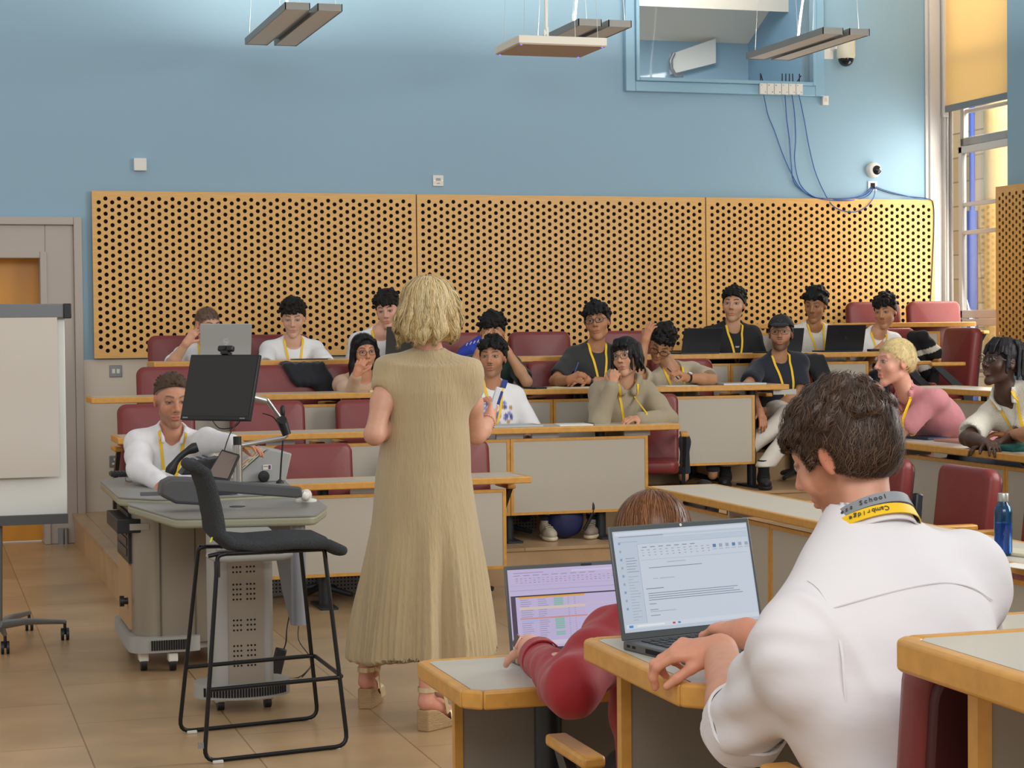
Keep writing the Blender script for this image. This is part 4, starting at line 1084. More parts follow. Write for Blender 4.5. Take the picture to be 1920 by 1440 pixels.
tf.ell(pelc, (.18, .14, .12)); tf.cut((0, 0, fl2 + .15), (0, 0, -1), .003)
lo, hi = tf.bounds(.02); v_, q_ = field_mesh(tf, lo, hi, .009); v_ = v_ + grad(tf, v_.astype(f32)) * (nz3(v_, 30, 5) * .005)[:, None]
mesh_obj('trousers', v_, q_, cloth('cream_denim', 'D9D2C6'), o['root'], None, loc=o['L0'])
def shoe(o, an, dirv, fl, col, sole, sockc, side='shoe', L_=.28):
    an = np.array(an, float); d = np.array(dirv, float); d[2] = 0; d /= np.linalg.norm(d); b = np.array([an[0], an[1], fl])
    sx = np.cross(d, (0, 0, 1)); R_ = np.stack([sx, d, [0, 0, 1]], 1)
    f = Fld(.03); f.ell(b - d * .02 + np.array([0, 0, .06]), (.040, .065, .055), R_); f.ell(b + d * .10 + np.array([0, 0, .040]), (.046, .105, .040), R_); f.rc(b - d * .03 + np.array([0, 0, .07]), an - d * .01, .040, .040)
    f.cut(b + np.array([0, 0, .012]), (0, 0, -1), .002); f.cut(b + np.array([0, 0, .115]), (0, 0, 1), .002)
    lo, hi = f.bounds(.02); v_, q_ = field_mesh(f, lo, hi, .005); s = mesh_obj(side, v_, q_, mat('shoe_' + col, col, .6), o['root'], None, loc=o['L0'])
    f = Fld(.03); f.ell(b - d * .03 + np.array([0, 0, .015]), (.044, .070, .028), R_); f.ell(b + d * .10 + np.array([0, 0, .015]), (.050, .112, .028), R_); f.cut(b + np.array([0, 0, .028]), (0, 0, 1), .001); f.cut(b + np.array([0, 0, .001]), (0, 0, -1), .001)
    lo, hi = f.bounds(.02); v_, q_ = field_mesh(f, lo, hi, .005); mesh_obj('sole', v_, q_, mat('sole_' + sole, sole, .7), s, None, loc=o['L0'])
    mb = MB()
    for k in range(5): c = b + d * (.045 + .022 * k) + np.array([0, 0, .098 - .008 * k - (k == 0) * .002]) - o['L0']; mb.tube([c - sx * .024, c + np.array([0, 0, .006]), c + sx * .024], .003, 6)
    mb.build('laces', mat('lace_' + sole, sole, .8), s, smooth=60)
    mb = MB(); q = an - o['L0']; mb.tube([q + np.array([0, 0, -.02]), q + np.array([0, 0, .09])], [.040, .042], 14); mb.build('sock', mat('sock_' + sockc, sockc, .9), o['root'], smooth=60)
shoe(o, aA - np.array([0, 0, .04]), (-.5, -1, 0), fl2, '141416', '1C1C20', '101012'); shoe(o, aB - np.array([0, 0, .04]), (-.35, -1, 0), fl2, '141416', '1C1C20', '101012')
f = Fld(.012); f.ell((0, -.012, .045), (.088, .106, .092)); f.cut((0, 0, .050), (0, .12, -1), .004); f.rc((-.035, .088, .052), (.035, .088, .052), .006); f.ell((0, .125, .050), (.062, .060, .012), frame_m(180, 14).dot(np.diag([1, 1, 1])), k=.01); f.sp((0, -.01, .138), .007, k=.003)
cap_ = add_hair(o, f, '1B1B1D', .004, 0, 'cap'); cap_.data.materials[0] = mat('cap_cotton', '1B1C1E', .7, bump=.2, bscale=90)
mb = MB(); c = head_pts(o, [(0, .087, .088)])[0]; 
mb.tube(head_pts(o, [(.014 * math.cos(a), .0935 - .02 * math.sin(a) - .012, .088 + .014 * math.sin(a)) for a in np.linspace(0, 2 * PI, 17)[:-1]]), .0018, 6, closed=True); mb.build('cap_badge', mat('cap_thread', '4A4B4D', .6), cap_)
P.append(person('person with swept dark hair and a textured white jumper, head tilted', (1529, 573, 13.95), (-16, 12, 3), .98, 'A9764F', dict(mop, fringe=16, fl=.026, cr=.014, t=.016, sweep=.6), dict(hairc='100E0F', tache=.4, eye=.6),
  row=3, shirt=dict(mat=cloth('ribbed_cream', 'DAD6CC', .85, knit=120), loose=.014), group=G_, seedn=12, lany=dict(drop=.30, off=-.02)))
P.append(person('person with dark fringe and plain white T-shirt, hands clasped above the top desk row', (1660, 585, 13.93), (-18, 9, -3), .98, 'C28D68', dict(mop, cr=.014, n=85), dict(hairc='17110F', tache=.6, beard=.1, eye=.75),
  row=3, shirt=dict(mat=TEE, len=.9, loose=.016), armR=dict(E=(1616, 700), W=(1638, 662), d=(.6, -.3, .5), n=(-.3, -.9, 0), curl=.4), armL=dict(E=(1712, 690), W=(1665, 660), d=(-1, -.1, .1), n=(0, -.6, .7), curl=.35), group=G_, seedn=13, dn=(.06, 0, -.01), build=1.04, lany=dict(drop=.22)))
# side wing
H14 = oy(1678, 681, 10.0)
P.append(person('person with bleached cropped hair and pink polo shirt, knuckles at his mouth', H14, (-62, 0, 0), 1.02, 'D9A088', dict(t=.004, n=0, side=.004, line=.076, fuzz=.0012), dict(hairc='D8C08A', browc='8A6038', brow=.6, mouth=.003, iris='4A5A60'),
  row=1, by=-80, shirt=dict(mat=cloth('pink_pique', 'C98489'), collar=True, vneck=.10, neck=.060), armL=dict(E=(1676, 822), W=(1634, 752), d=(.25, .1, .9), n=(-.85, -.4, -.1), curl=1.0, th=1), group=G_, seedn=14,
  pel=(6.02, 10.0, .80), dn=(0, -.05, -.01), shrug=(0, -.035), lany=dict(drop=.16)))
H15 = oy(1878, 681, 9.15)
o = person('person with short locs, black glasses and cream polo, gazing up', H15, (-52, -9, 0), .98, '4A3226', None, dict(hairc='141115', glasses='square', lip='9A6A5A', browc='120C0A'),
  row=1, by=-62, shirt=dict(mat=cloth('cream_pique', 'DDD8CA', .85, knit=150), collar=True, vneck=.12, neck=.060, loose=.014), armR=dict(E=(1812, 822), W=(1850, 832), d=(-.2, -1, .0), curl=.4), armL=dict(E=(1908, 840), W=(1872, 834), d=(-.9, .5, .0), curl=.4), group=G_, seedn=15, pel=(6.02, 9.15, .78), lany=dict(drop=.36))
P.append(o)
f = Fld(.02); f.ell((0, -.018, .040), (.082, .100, .092)); f.cut((0, .086, .058), (0, .95, -1), .008); f.cut((0, .083, 0), (0, 1, -.2), .01); rs = np.random.RandomState(15)
for i in range(70):
    a = rs.uniform(0, 2 * PI); x = math.cos(a) * .080; y = -.02 + math.sin(a) * .095
    L_ = rs.uniform(.025, .045) if y > .03 else rs.uniform(.09, .15)
    p0 = np.array([x * .7, y * .7, .115]); p1 = np.array([x * 1.08, y * 1.08, .075]); p2 = p1 + np.array([x * .12, y * .12, -L_]); f.chain([p0, p1, p2], [.008, .0085, .006], k=.003)
add_hair(o, f, '141115', .0034)
H16 = np.array([5.95, 8.25, 1.42])
P.append(person('person at the picture edge of whom only a bare forearm on the side desk shows', H16, (-60, 0, 0), .95, 'B98058', dict(t=.01, n=20), dict(hairc='20160F'), row=1, by=-85, shirt=dict(mat=TEE), armR=dict(E=oz(1940, 815, 1.05), W=oz(1893, 815, 1.0), d=(-.6, .4, 0)), group=G_, seedn=16, pel=(6.05, 8.25, .76), lany=False, cres=.014))
# feet under the second desk row
for o in P:
    if o['root']['label'].startswith('person with short dark curls and a white T-shirt'):
        shoe(o, (*oz(1026, 1004, FZ[1] + .02)[:2], FZ[1] + .10), (-.15, -1, 0), FZ[1], 'B9AE98', 'D8CDB4', 'C9C2B4')
    if o['root']['label'].startswith('person in a beige hoodie'):
        shoe(o, (*oz(1112, 1000, FZ[1] + .02)[:2], FZ[1] + .10), (-.5, -1, 0), FZ[1], '8E8071', 'C9BC9F', 'B9B4C4')
# the man operating the lectern
H17 = oy(322, 752, 10.2)
o = person('person with short receding hair, stubble and white shirt seated behind the lectern', H17, (14, 10, 0), 1.02, 'C88D70', dict(t=.005, n=60, cr=.007, line=.090, slope=.55, side=-.004, fuzz=.001, fringe=0), dict(hairc='4E3B2C', scalp=.85, hl=.088, beard=.6, tache=.5, eye=.45, beardc='6A4E38'),
  row=0, shirt=dict(mat=cloth('white_poplin', 'E9E8EA'), sleeve='long', collar=True, vneck=.09, neck=.060, loose=.016, res=.007), armL=dict(E=(388, 826), W=(436, 832), d=(1, -.3, -.1), n=(.2, .1, .9)), armR=dict(E=(262, 880), W=(300, 905)),
  group='people in the lecture room', seedn=17, pel=(1.22, 10.35, .55), lany=dict(drop=.30), build=1.05, trousers=('3A3F4A',))
c = o['N'] - o['sz'] * .17 + o['fx'] * .13 - o['L0']; mb = MB(); mb.cyl(c, c + (.01, -.012, .02), .006); mb.build('lapel_microphone', M['blk'], o['root'])
# ------------------------------------------------------------------ strands of hair over a head
def strands(o, fld, n, nseg, step, wd, cols, down=1., out=.0, curl=.0, zstop=-.2, seed=1, crown=(0, -.05, .13), region=None, lift=.004, name='hair_strands', rough=.45):
    """fine tapering locks combed over a hair volume; local head coordinates"""
    rs = np.random.RandomState(seed); cr = np.array(crown)
    d = rs.normal(size=(n * 3, 3)); d /= np.linalg.norm(d, axis=1)[:, None]; P = np.array([0, -.016, .03]) + d * .16
    P = P[P[:, 2] > -.08]
    for _ in range(14): P = P - grad(fld, P.astype(f32)) * np.clip(fld(P.astype(f32)), -.05, .05)[:, None]
    if region is not None: P = P[region(P)]
    P = P[:n]; n = len(P); off = rs.uniform(-.002, lift, n); ph = rs.uniform(0, 6.28, n); amp = rs.uniform(.3, 1, n); P0 = P.copy(); path = []; nrm = []
    for k in range(nseg):
        g = grad(fld, P.astype(f32)); v = P - cr; v = v * np.array([1, 1, .2]); v /= np.linalg.norm(v, axis=1)[:, None] + 1e-6
        v = v * out + np.array([0, 0, -1.]) * down + np.stack([np.sin(ph + P0[:, 2] * 60), np.cos(ph * 1.7 + P0[:, 0] * 50), np.zeros(n)], 1) * .25 * amp[:, None]
        if curl: v = v + curl * np.stack([np.sin(ph * 3 + k * .9), np.cos(ph * 2 + k * .8), np.sin(ph + k)], 1)
        t = v - g * (g * v).sum(1)[:, None]; t /= np.linalg.norm(t, axis=1)[:, None] + 1e-6
        path.append(P + g * (off + .0005)[:, None]); nrm.append(g); P = P + t * step; e = np.clip(fld(P.astype(f32)), -.03, .03); P = P - grad(fld, P.astype(f32)) * e[:, None] * (.9 if k < nseg - 3 else .3)
    path = np.stack(path, 1); nrm = np.stack(nrm, 1); T = np.gradient(path, axis=1); T /= np.linalg.norm(T, axis=2)[..., None] + 1e-9
    sd = np.cross(T, nrm); w_ = wd * (1 - np.linspace(0, 1, nseg) ** 2 * .85) * 1.0
    A = path + sd * w_[None, :, None] / 2; B = path - sd * w_[None, :, None] / 2
    V = np.stack([A, B], 2).reshape(-1, 3); base = np.arange(n)[:, None] * (nseg * 2) + np.arange(nseg - 1)[None, :] * 2; base = base.ravel()
    Q = np.stack([base, base + 1, base + 3, base + 2], 1); C0 = np.array([lin(c) for c in cols]); ci = C0[rs.randint(0, len(cols), n)] * rs.uniform(.8, 1.2, n)[:, None]
    C = np.repeat(ci, nseg * 2, axis=0)
    return mesh_obj(name, o['H'] + (V * o['hs']) @ o['Rh'].T, Q, mat('hair_locks_%g' % rough, 'FFFFFF', rough, attr='Col', spec=.35), o['hair'] if o.get('hair') else o['root'], C, loc=o['L0'])

for o in P:
    lb = o['root']['label']
    if 'long black hair' in lb or 'oat' in lb or 'hoodie' in lb:
        hp_ = o['H']; f = Fld(.02); f.ell((0, -.018, .036), (.084, .104, .097))
        for s in (-1, 1): f.chain([(s * .080, .0, .02), (s * .088, .0, -.08), (s * .094, .0, -.17 if 'long' in lb[:30] else -.09)], [.014, .020, .022], k=.02)
        o['hair'] = o['root']; strands(o, f, 900, 12, .013, .0022, ['131113', '1D1A1C', '0C0A0C', '262226'], down=1., out=.9, seed=4, lift=.004, rough=.35, crown=(0, -.01, .14), region=(lambda Q: (Q[:, 2] > .95 * (Q[:, 1] - .088) + .075) & (Q[:, 1] < .02)) if 'long black' in lb else (lambda Q: Q[:, 2] > .95 * (Q[:, 1] - .088) + .075))
    if 'cropped hair and white' in lb or 'bleached' in lb or 'receding' in lb:
        f = Fld(.02); f.ell((0, -.016, .038), (.0765, .096, .087)); f.ell((0, -.03, .0), (.073, .080, .070)); cl = ['4A3A2C', '3A2C20', '57463A'] if 'bleached' not in lb else ['E2D3A0', 'D2BD84', 'BFA66E']
        o['hair'] = o['root']; strands(o, f, 2600, 4, .0035 if 'cropped' in lb and 'bleached' not in lb else .0050, .0014, cl, down=.2, out=1., seed=6, lift=.004 if 'bleached' not in lb else .007, rough=.6, region=(lambda Q: (Q[:, 2] > .85 * (Q[:, 1] - .085) + .068) & (np.abs(Q[:, 1] + .01) * (Q[:, 2] < .03) * (np.abs(Q[:, 0]) > .06) < 9)) if 'receding' not in lb else (lambda Q: (Q[:, 2] > .80 * (Q[:, 1] - .085) + .070) & (Q[:, 2] < .08)))
# ------------------------------------------------------------------ the lecturer in the beige knitted dress
Z18 = 8.05
H18 = od(804, 590, Z18); FA = 166.
c18 = od(795, 1000, Z18); px18, py18 = c18[0], c18[1]
fa = np.array([math.sin(math.radians(FA)), -math.cos(math.radians(FA)), 0]); xa = np.array([fa[1], -fa[0], 0.])   # right hand side
aL = oz(698, 1318, 0); aR = oz(826, 1352, 0)
aL3 = np.array([aL[0], aL[1], .14]); aR3 = np.array([aR[0] + .01, aR[1], .125])
pel18 = np.array([px18, py18, 1.0])
leg18 = [(pel18 + xa * .08, (pel18 + xa * .08) * .45 + aR3 * .55 + fa * .03, aR3), (pel18 - xa * .08, (pel18 - xa * .08) * .45 + aL3 * .55 + fa * .06, aL3)]
o = person('woman in a long beige knitted dress standing with her back to us, blonde bob', H18, (178, 4, 0), 1.0, 'CF9A80', None, dict(hairc='D9C08A'), by=FA, row=0, pel=pel18, sw=.158, build=.95, shirt=None, trousers=None, lany=False, standing=True, legs=leg18,
  armR=dict(E=(893, 815), W=(916, 790), d=(.35, .35, .85), n=(.75, -.6, .2), curl=[.55, .8, .9, 1.], th=-1, thick=1.1, up=.29, fo=.22, en=False, wn=False, hres=.003), armL=dict(E=(702, 815), W=(745, 790), thick=1.12, up=.29, fo=.24, en=True, wn=False), cres=.009, dn=(0, 0, -.01), group='people in the lecture room', seedn=18)
W18 = o
N, sz, xx, fx = o['N'], o['sz'], o['xx'], o['fx']
prof = [(.18, .300, .262), (.35, .283, .247), (.60, .248, .215), (.80, .218, .190), (.98, .200, .165), (1.10, .188, .145), (1.22, .172, .130), (1.34, .178, .122), (1.44, .17, .10)]
pz, pa, pb = [np.array(q) for q in zip(*prof)]
cx_ = lambda z: np.interp(z, [.18, .8, 1.0, 1.4], [od(799, 1240, Z18)[0], od(797, 980, Z18)[0], px18, N[0]]); cy_ = lambda z: np.interp(z, [.18, 1.0, 1.4], [py18, py18, N[1]])
dressf = Fld(.04)
for side, S_, E, Wp, A in o['arms']:
    e = S_ + (E - S_) * .20; dressf.rc(N + sz * .01, S_, .05, .056, k=.04); dressf.rc(S_, e, .058, .060, k=.03); dd = (E - S_) / np.linalg.norm(E - S_); dressf.rc(e + dd * .061, e + dd * .12, .058, .062, k=.003, sub=True)
def dress_fn(P):
    z = P[:, 2]; a = np.interp(z, pz, pa); b = np.interp(z, pz, pb); q = P - np.stack([cx_(z), cy_(z), z], 1).astype(f32); u = q @ xa.astype(f32); v = q @ fa.astype(f32)
    e = (np.sqrt((u / a) ** 2 + (v / b) ** 2) - 1) * np.minimum(a, b)
    top = z - (N[2] - .035); e = np.maximum(e, top)
    d1 = dressf(P); h = np.maximum(.07 - np.abs(d1 - e), 0) / .07; d = np.minimum(d1, e) - h * h * .07 * .25
    w_ = _l(P - (N + np.array([0, 0, .075])).astype(f32)) - .068; d = np.maximum(d, -w_)
    return np.maximum(d, .245 - z).astype(f32)
lo = np.array([px18 - .42, py18 - .40, .17]); hi = np.array([px18 + .42, py18 + .40, N[2] + .08])
v_, q_ = field_mesh(dress_fn, lo, hi, .0075)
z = v_[:, 2]; qq = v_ - np.stack([cx_(z), cy_(z), z], 1); th = np.arctan2(qq @ fa, qq @ xa); A = smst(.86, .30, z); A = 1 - smst(.28, .92, z)
rs = np.random.RandomState(5); wf = 0
for k, am in ((3, .35), (5, .5), (8, .8), (11, .7), (14, .5)): wf = wf + am * np.sin(th * k + rs.rand() * 6.28 + .6 * np.sin(z * 3 + k))
disp = A * (.019 * wf + .0045 * np.sign(np.sin(th * 58)) * np.abs(np.sin(th * 58)) ** .5)
rad = np.stack([np.cos(th), np.sin(th)], 1); dv = rad[:, :1] * xa + rad[:, 1:] * fa; v_ = v_ + dv * (disp * (z > .24))[:, None]
g = grad(dress_fn, v_.astype(f32)); v_ = v_ + g * (nz3(v_ * np.array([1, 1, .5]), 22, 2) * .0022 * (z > .5) * (z < 1.4))[:, None]
edge = (z < .262); v_[edge, 2] += .012 * np.sin(th[edge] * 58) * .5 + .02 * np.sin(th[edge] * 3 + 1)
km = mat('beige_knit_dress', 'B39E78', .85, bump=.5, bscale=110, stretch=(1, 1, .12), noise=.05, nscale=30, sheen=.3)
mesh_obj('dress', v_, q_, km, o['root'], None, loc=o['L0'])
# blonde bob
hf_ = Fld(.03); hf_.ell((0, -.020, .045), (.100, .116, .098)); hf_.ell((0, -.050, -.020), (.100, .078, .080)); hf_.ell((0, -.03, -.065), (.092, .080, .045))
for s in (-1, 1): hf_.ell((s * .062, .02, -.02), (.040, .058, .085))
hf_.cut((0, .07, 0), (0, 1, .1), .02); hf_.cut((0, 0, -.104), (0, .25, -1), .02)
rs = np.random.RandomState(2)
for i in range(60):
    a = rs.uniform(PI * .95, PI * 2.05); p = np.array([math.cos(a) * .098, -.025 + math.sin(a) * .098, rs.uniform(-.05, .07)]); hf_.chain([p, p * np.array([1.03, 1.03, 1]) + (rs.uniform(-.015, .015), 0, -.035), p * np.array([.96, .96, 1]) + (rs.uniform(-.02, .02), 0, -.065)], [.010, .011, .005], k=.012)
o['hair'] = add_hair(o, hf_, 'C9AE78', .0035, .001)
strands(o, hf_, 5200, 16, .0105, .0016, ['E6D3A0', 'D8C08C', 'C6A870', 'EEDFB4', 'B5955E', 'DCC695'], down=1., out=.9, curl=.12, seed=3, lift=.010)
# sandals with espadrille wedges
def sandal(o, heel, toe, hh, th_, lab=None):
    heel = np.array(heel, float); toe = np.array(toe, float); d = toe - heel; L_ = np.linalg.norm(d); d /= L_; s = np.cross(d, (0, 0, 1)); L0 = o['L0']
    mb = MB(); V = []; n = 9
    for k in range(n):
        t = k / (n - 1); c = heel + d * L_ * t; wd = .030 + .013 * math.sin(min(t * 1.15, 1) * PI * .8) - (.012 if t > .95 else 0); top = hh * (1 - smst(.15, .75, t)) + .022 * smst(.2, .8, t)
        if t > .98: top = .02
        for a, b in ((-1, 0), (1, 0), (1, 1), (-1, 1)): V.append(c + s * wd * a * (.92 if b == 0 else 1) + np.array([0, 0, top * b]) - L0)
    fs = []
    for k in range(n - 1):
        for j in range(4): fs.append((4 * k + j, 4 * k + (j + 1) % 4, 4 * k + 4 + (j + 1) % 4, 4 * k + 4 + j))
    fs += [(3, 2, 1, 0), (4 * n - 4, 4 * n - 3, 4 * n - 2, 4 * n - 1)]; mb.add(V, fs)
    w_ = mb.build('sandal', mat('jute', 'B3946A', .9, bump=.8, bscale=30, stretch=(1, 1, 14)), o['root'], bevel=.006, seg=3)
    gold = mat('gold_leather', 'D9C79C', .35, metal=.5)
    mb = MB()
    def P_(t, h, w=0): return heel + d * L_ * t + s * w + np.array([0, 0, h]) - L0
    arch = [(-.040, .0), (-.036, .035), (-.016, .052), (.016, .052), (.036, .035), (.040, .0)]
    pts = [P_(.78, .022 + b, a) for a, b in arch]; nn = [np.array([0, 0, 1.]) + s * a * 14 for a, b in arch]; mb.ribbon(pts, nn, .085, .002)
    mb.build('toe_upper', gold, w_, smooth=70)
    mb = MB(); pts = []; nn = []
    for k in range(25):
        a = 2 * PI * k / 24; c_ = P_(.13 + .14 * math.cos(a), th_, .034 * math.sin(a)); pts.append(c_); nn.append(d * math.cos(a) + s * math.sin(a))
    mb.ribbon(pts, nn, .020, .002); mb.build('ankle_strap', gold, w_, smooth=70)
    mb = MB()
    for q in (-1, 1): mb.ribbon([P_(.2, th_, q * .033), P_(.38, (th_ + hh) * .6, q * .042), P_(.5, hh * .7, q * .041)], [s * q] * 3, .018, .002)
    mb.build('side_strap', gold, w_, smooth=70)
    # foot
    f = Fld(.02); W_ = lambda t, h, w=0: P_(t, h, w) + L0
    f.rc(W_(.12, hh + .035), W_(.16, hh + .16), .030, .034); f.rc(W_(.10, hh + .025), W_(.45, hh * .6 + .035), .028, .028); f.rc(W_(.45, hh * .6 + .035), W_(.78, .045), .030, .026)
    for j in range(5): f.rc(W_(.78, .042, -.026 + .013 * j), W_(.97 - .03 * abs(j - 1), .034, -.028 + .0135 * j), .010, .007, k=.006)
    lo, hi = f.bounds(.01); v, q = field_mesh(f, lo, hi, .005); C = np.tile(np.array(lin('CF8F78')), (len(v), 1)); return mesh_obj('foot', v, q, M['skin'], o['root'], C, loc=L0)
hR = oz(792, 1372, 0); tR = oz(868, 1350, 0); hL = oz(684, 1330, 0); tL = oz(727, 1292, 0)
tR = hR + (tR - hR) / np.linalg.norm(tR - hR) * .235; tL = hL + (tL - hL) / np.linalg.norm(tL - hL) * .235
sandal(o, hR, tR, .085, .165); sandal(o, hL, tL, .085, .165)
# bracelet and remote
for (sd, S_, E, Wp, A) in o['arms']:
    if sd == 1:
        fd = (Wp - E) / np.linalg.norm(Wp - E); c = Wp - fd * .025 - o['L0']; u = np.cross(fd, (0, 0, 1)); u /= np.linalg.norm(u); v2 = np.cross(fd, u); mb = MB()
        for k in range(22): a = 2 * PI * k / 22; mb.lathe([(.0005, -.004), (.004, -.002), (.004, .002), (.0005, .004)], c + (u * math.cos(a) + v2 * math.sin(a)) * .033, 8)
        mb.build('bracelet', mat('rose_beads', 'C99A78', .3, metal=.4), o['root'], smooth=60)
        hc_ = oy(936, 748, Wp[1] + .01); up_ = np.array([.35, 0, 1.]); up_ /= np.linalg.norm(up_)
        r = thing('remote', 'small white and blue marker pen box held by the woman in beige', 'marker', hc_ - up_ * .05)
        R_ = np.stack([np.cross((0, 1, 0), up_), (0, 1, 0), up_], 1); mb = MB(); mb.box((.0, 0, .05), (.026, .018, .10), R=Matrix(R_.tolist())); mb.build('barrel', mat('marker_white', 'D9DCE6', .4), r, bevel=.004)
        mb = MB(); mb.box(up_ * .118 + (0, 0, -.0), (.022, .016, .035), R=Matrix(R_.tolist())); mb.box(up_ * .055 + np.array([0, -.0085, 0]), (.012, .003, .06), R=Matrix(R_.tolist())); mb.build('cap', mat('marker_blue', '2B3F8C', .4), r, bevel=.003)
        mark_root = r
# ------------------------------------------------------------------ woman in red, typing
H19 = od(1224, 1032, 4.75); P19 = od(1275, 1520, 4.5)
o = person('woman with brown hair and red blouse typing behind a raised laptop lid', H19, (188, 22, 0), .93, 'D8A890', None, dict(hairc='6B4226'), by=192, row=0, pel=P19, legs=[(P19 + (.08, 0, -.03), P19 + (.14, .40, 0), (P19[0] + .14, P19[1] + .38, .09)), (P19 + (-.05, 0, -.03), P19 + (.02, .40, 0), (P19[0] + .02, P19[1] + .38, .09))], sw=.150, build=.9, fem=True,
  shirt=dict(mat=cloth('red_crepe', '9C1620', .7), name='blouse', sleeve='long', lf=.70, collar=False, loose=.013, res=.006, nd=.03), trousers=('1A1A20',), lany=False, cres=.009,
  armL=dict(E=(1072, 1292), W=oz(992, 1214, .80), d=(.30, 1, -.06), n=(-.2, -.1, 1), curl=[.35, .3, .35, .5], th=1, thick=1.15, hres=.0028, hsz=.95, up=.30), armR=dict(E=(1260, 1290), W=oz(1115, 1205, .80), d=(0, 1, -.1), n=(0, 0, 1), curl=.3), group='people in the lecture room', seedn=19, wr=.009)
hf_ = Fld(.03); hf_.ell((0, -.018, .042), (.090, .108, .096)); hf_.ell((0, -.05, -.06), (.085, .065, .12)); hf_.cut((0, .07, 0), (0, 1, .1), .02); hf_.cut((0, 0, -.16), (0, 0, -1), .02)
o['hair'] = add_hair(o, hf_, '6B4226', .004, .0006)
strands(o, hf_, 3600, 16, .012, .0016, ['7A4C2A', '8C5A34', '5E3A20', '9A6840', '6B4226'], down=1., out=.9, seed=9, lift=.004, rough=.35)
wo = wristband(o, -1, 'watch', mat('pink_strap', 'E3B7A6', .6), mat('rose_case', 'D9A79A', .3, metal=.5), r=.029, back=-.005, face=False)
for (sd, S_, E, Wp, A) in o['arms']:
    if sd == -1:
        fd = (Wp - E) / np.linalg.norm(Wp - E); c = Wp + fd * .005; n_ = np.array([-.75, -.55, .35]); n_ -= fd * (n_ @ fd); n_ /= np.linalg.norm(n_); x_ = np.cross(n_, fd); R_ = Matrix(np.stack([x_, fd, n_], 1).tolist())
        mb = MB(); mb.box(c + n_ * .033 - o['L0'], (.034, .040, .010), R=R_); k = mb.build('watch_case', mat('rose_case', 'D9A79A'), wo, bevel=.004, seg=3)
        mb = MB(); mb.box(c + n_ * .0385 - o['L0'], (.029, .035, .001), R=R_); mb.build('watch_face', mat('dial_dark', '3A4656', .15), k)
        c = E + (Wp - E) * .70; x2 = np.cross(fd, (0, 0, 1)); x2 /= np.linalg.norm(x2); u2 = np.cross(x2, fd); mb = MB()
        pts = [c + (x2 * math.cos(a) + u2 * math.sin(a)) * .047 - o['L0'] for a in np.linspace(0, 2 * PI, 25)]; nr = [x2 * math.cos(a) + u2 * math.sin(a) for a in np.linspace(0, 2 * PI, 25)]
        mb.ribbon(pts, nr, .05, .004); mb.build('cuff', cloth('red_crepe', '9C1620'), o['shirt'], smooth=60)
        mb = MB(); n3 = np.array([-.3, -.9, .2]); n3 /= np.linalg.norm(n3); p = c + n3 * .050 - o['L0']; mb.cyl(p, p + n3 * .004, .008, n=16); mb.build('button', M['chrome'], o['shirt'], smooth=40)

# ------------------------------------------------------------------ the man in the white shirt, close to us
H20 = od(1580, 856, 3.28); P20 = od(1745, 1600, 3.10); L20 = [(P20 + (.09, 0, -.03), P20 + (.14, .36, -.04), (P20[0] + .14, P20[1] + .34, FZ[1] + .09)), (P20 + (-.06, 0, -.03), P20 + (.02, .36, -.04), (P20[0] + .02, P20[1] + .34, FZ[1] + .09))]
o = person('man with short brown hair and white shirt typing, his back to us', H20, (-118, 22, 4), .815, 'D49A7E', None, dict(hairc='4A3527', beard=.75, beardc='95552F', tache=.4, scalp=.8), by=203, row=1, pel=P20, sw=.205, build=1.12,
  shirt=None, trousers=('232A38',), lany=False, cres=.008, res=.0026,
  armL=dict(E=od(1392, 1372, 3.32), W=oz(1350, 1222, .995), d=(-.85, .42, .0), n=(-.15, -.35, .9), curl=[.55, .62, .7, .8], to=.25, th=1, thick=1.12, hres=.0024, hsz=.95, up=.31, fo=.255, en=True, wn=False, spread=.03), armR=dict(E=(1800, 1330), W=oz(1400, 1188, 1.0), nohand=False, d=(-.3, 1, 0), n=(0, 0, 1), curl=.5, up=.31, en=False), group='people in the lecture room', seedn=20, dn=(-.012, -.01, -.02), shrug=(.03, -.085), shx=(.045, -.005), legs=L20)
M20 = o
N, sz, xx, fx, Rt = o['N'], o['sz'], o['xx'], o['fx'], o['Rt']; pel = o['pel']; b = 1.16
G = Fld(.035)
for side, S_, E, Wp, A in o['arms']:
    dd = (E - S_) / np.linalg.norm(E - S_); e = S_ + (E - S_) * (.84 if side == -1 else .95); G.rc(S_, S_ + (E - S_) * .5, .056, .060, k=.03); G.rc(S_ + (E - S_) * .5, e, .060, .070, k=.03)
    G.rc(e + dd * .072, e + dd * .14, .066, .080, k=.004, sub=True)
G.ell(N - sz * .21 - fx * .005 + xx * .012, (.205, .130, .21), Rt, k=.07); G.ell(pel + sz * .27, (.175, .128, .30), Rt, k=.09); G.ell(pel + sz * .05, (.175, .14, .24), Rt, k=.09)
for side, S_, E, Wp, A in o['arms']:
    G.rc(N + sz * (.004 if side == 1 else -.005), S_ - sz * .008, .054, .052, k=.06); G.rc(N - sz * .12 + (S_ - N) * .45, S_ - sz * .05, .085, .056, k=.05)
nkc = H20 + o['Rh'] @ np.array([0, -.022, -.055]) * o['hs']
cdir = (nkc - N); cdir /= np.linalg.norm(cdir)
G.rc(N - sz * .01, N + sz * .012 + cdir * .030, .070, .0655, k=.025); G.rc(N - sz * .02, N + cdir * .12, .0565, .060, k=.003, sub=True)
lo, hi = G.bounds(.02); v_, q_ = field_mesh(G, lo, hi, .0062); g = grad(G, v_.astype(f32))
armd = np.full(len(v_), 9.); 
for side, S_, E, Wp, A in o['arms']:
    pa = v_ - S_; ba = E - S_; h = np.clip((pa @ ba) / (ba @ ba), 0, 1); armd = np.minimum(armd, np.linalg.norm(pa - h[:, None] * ba, axis=1))
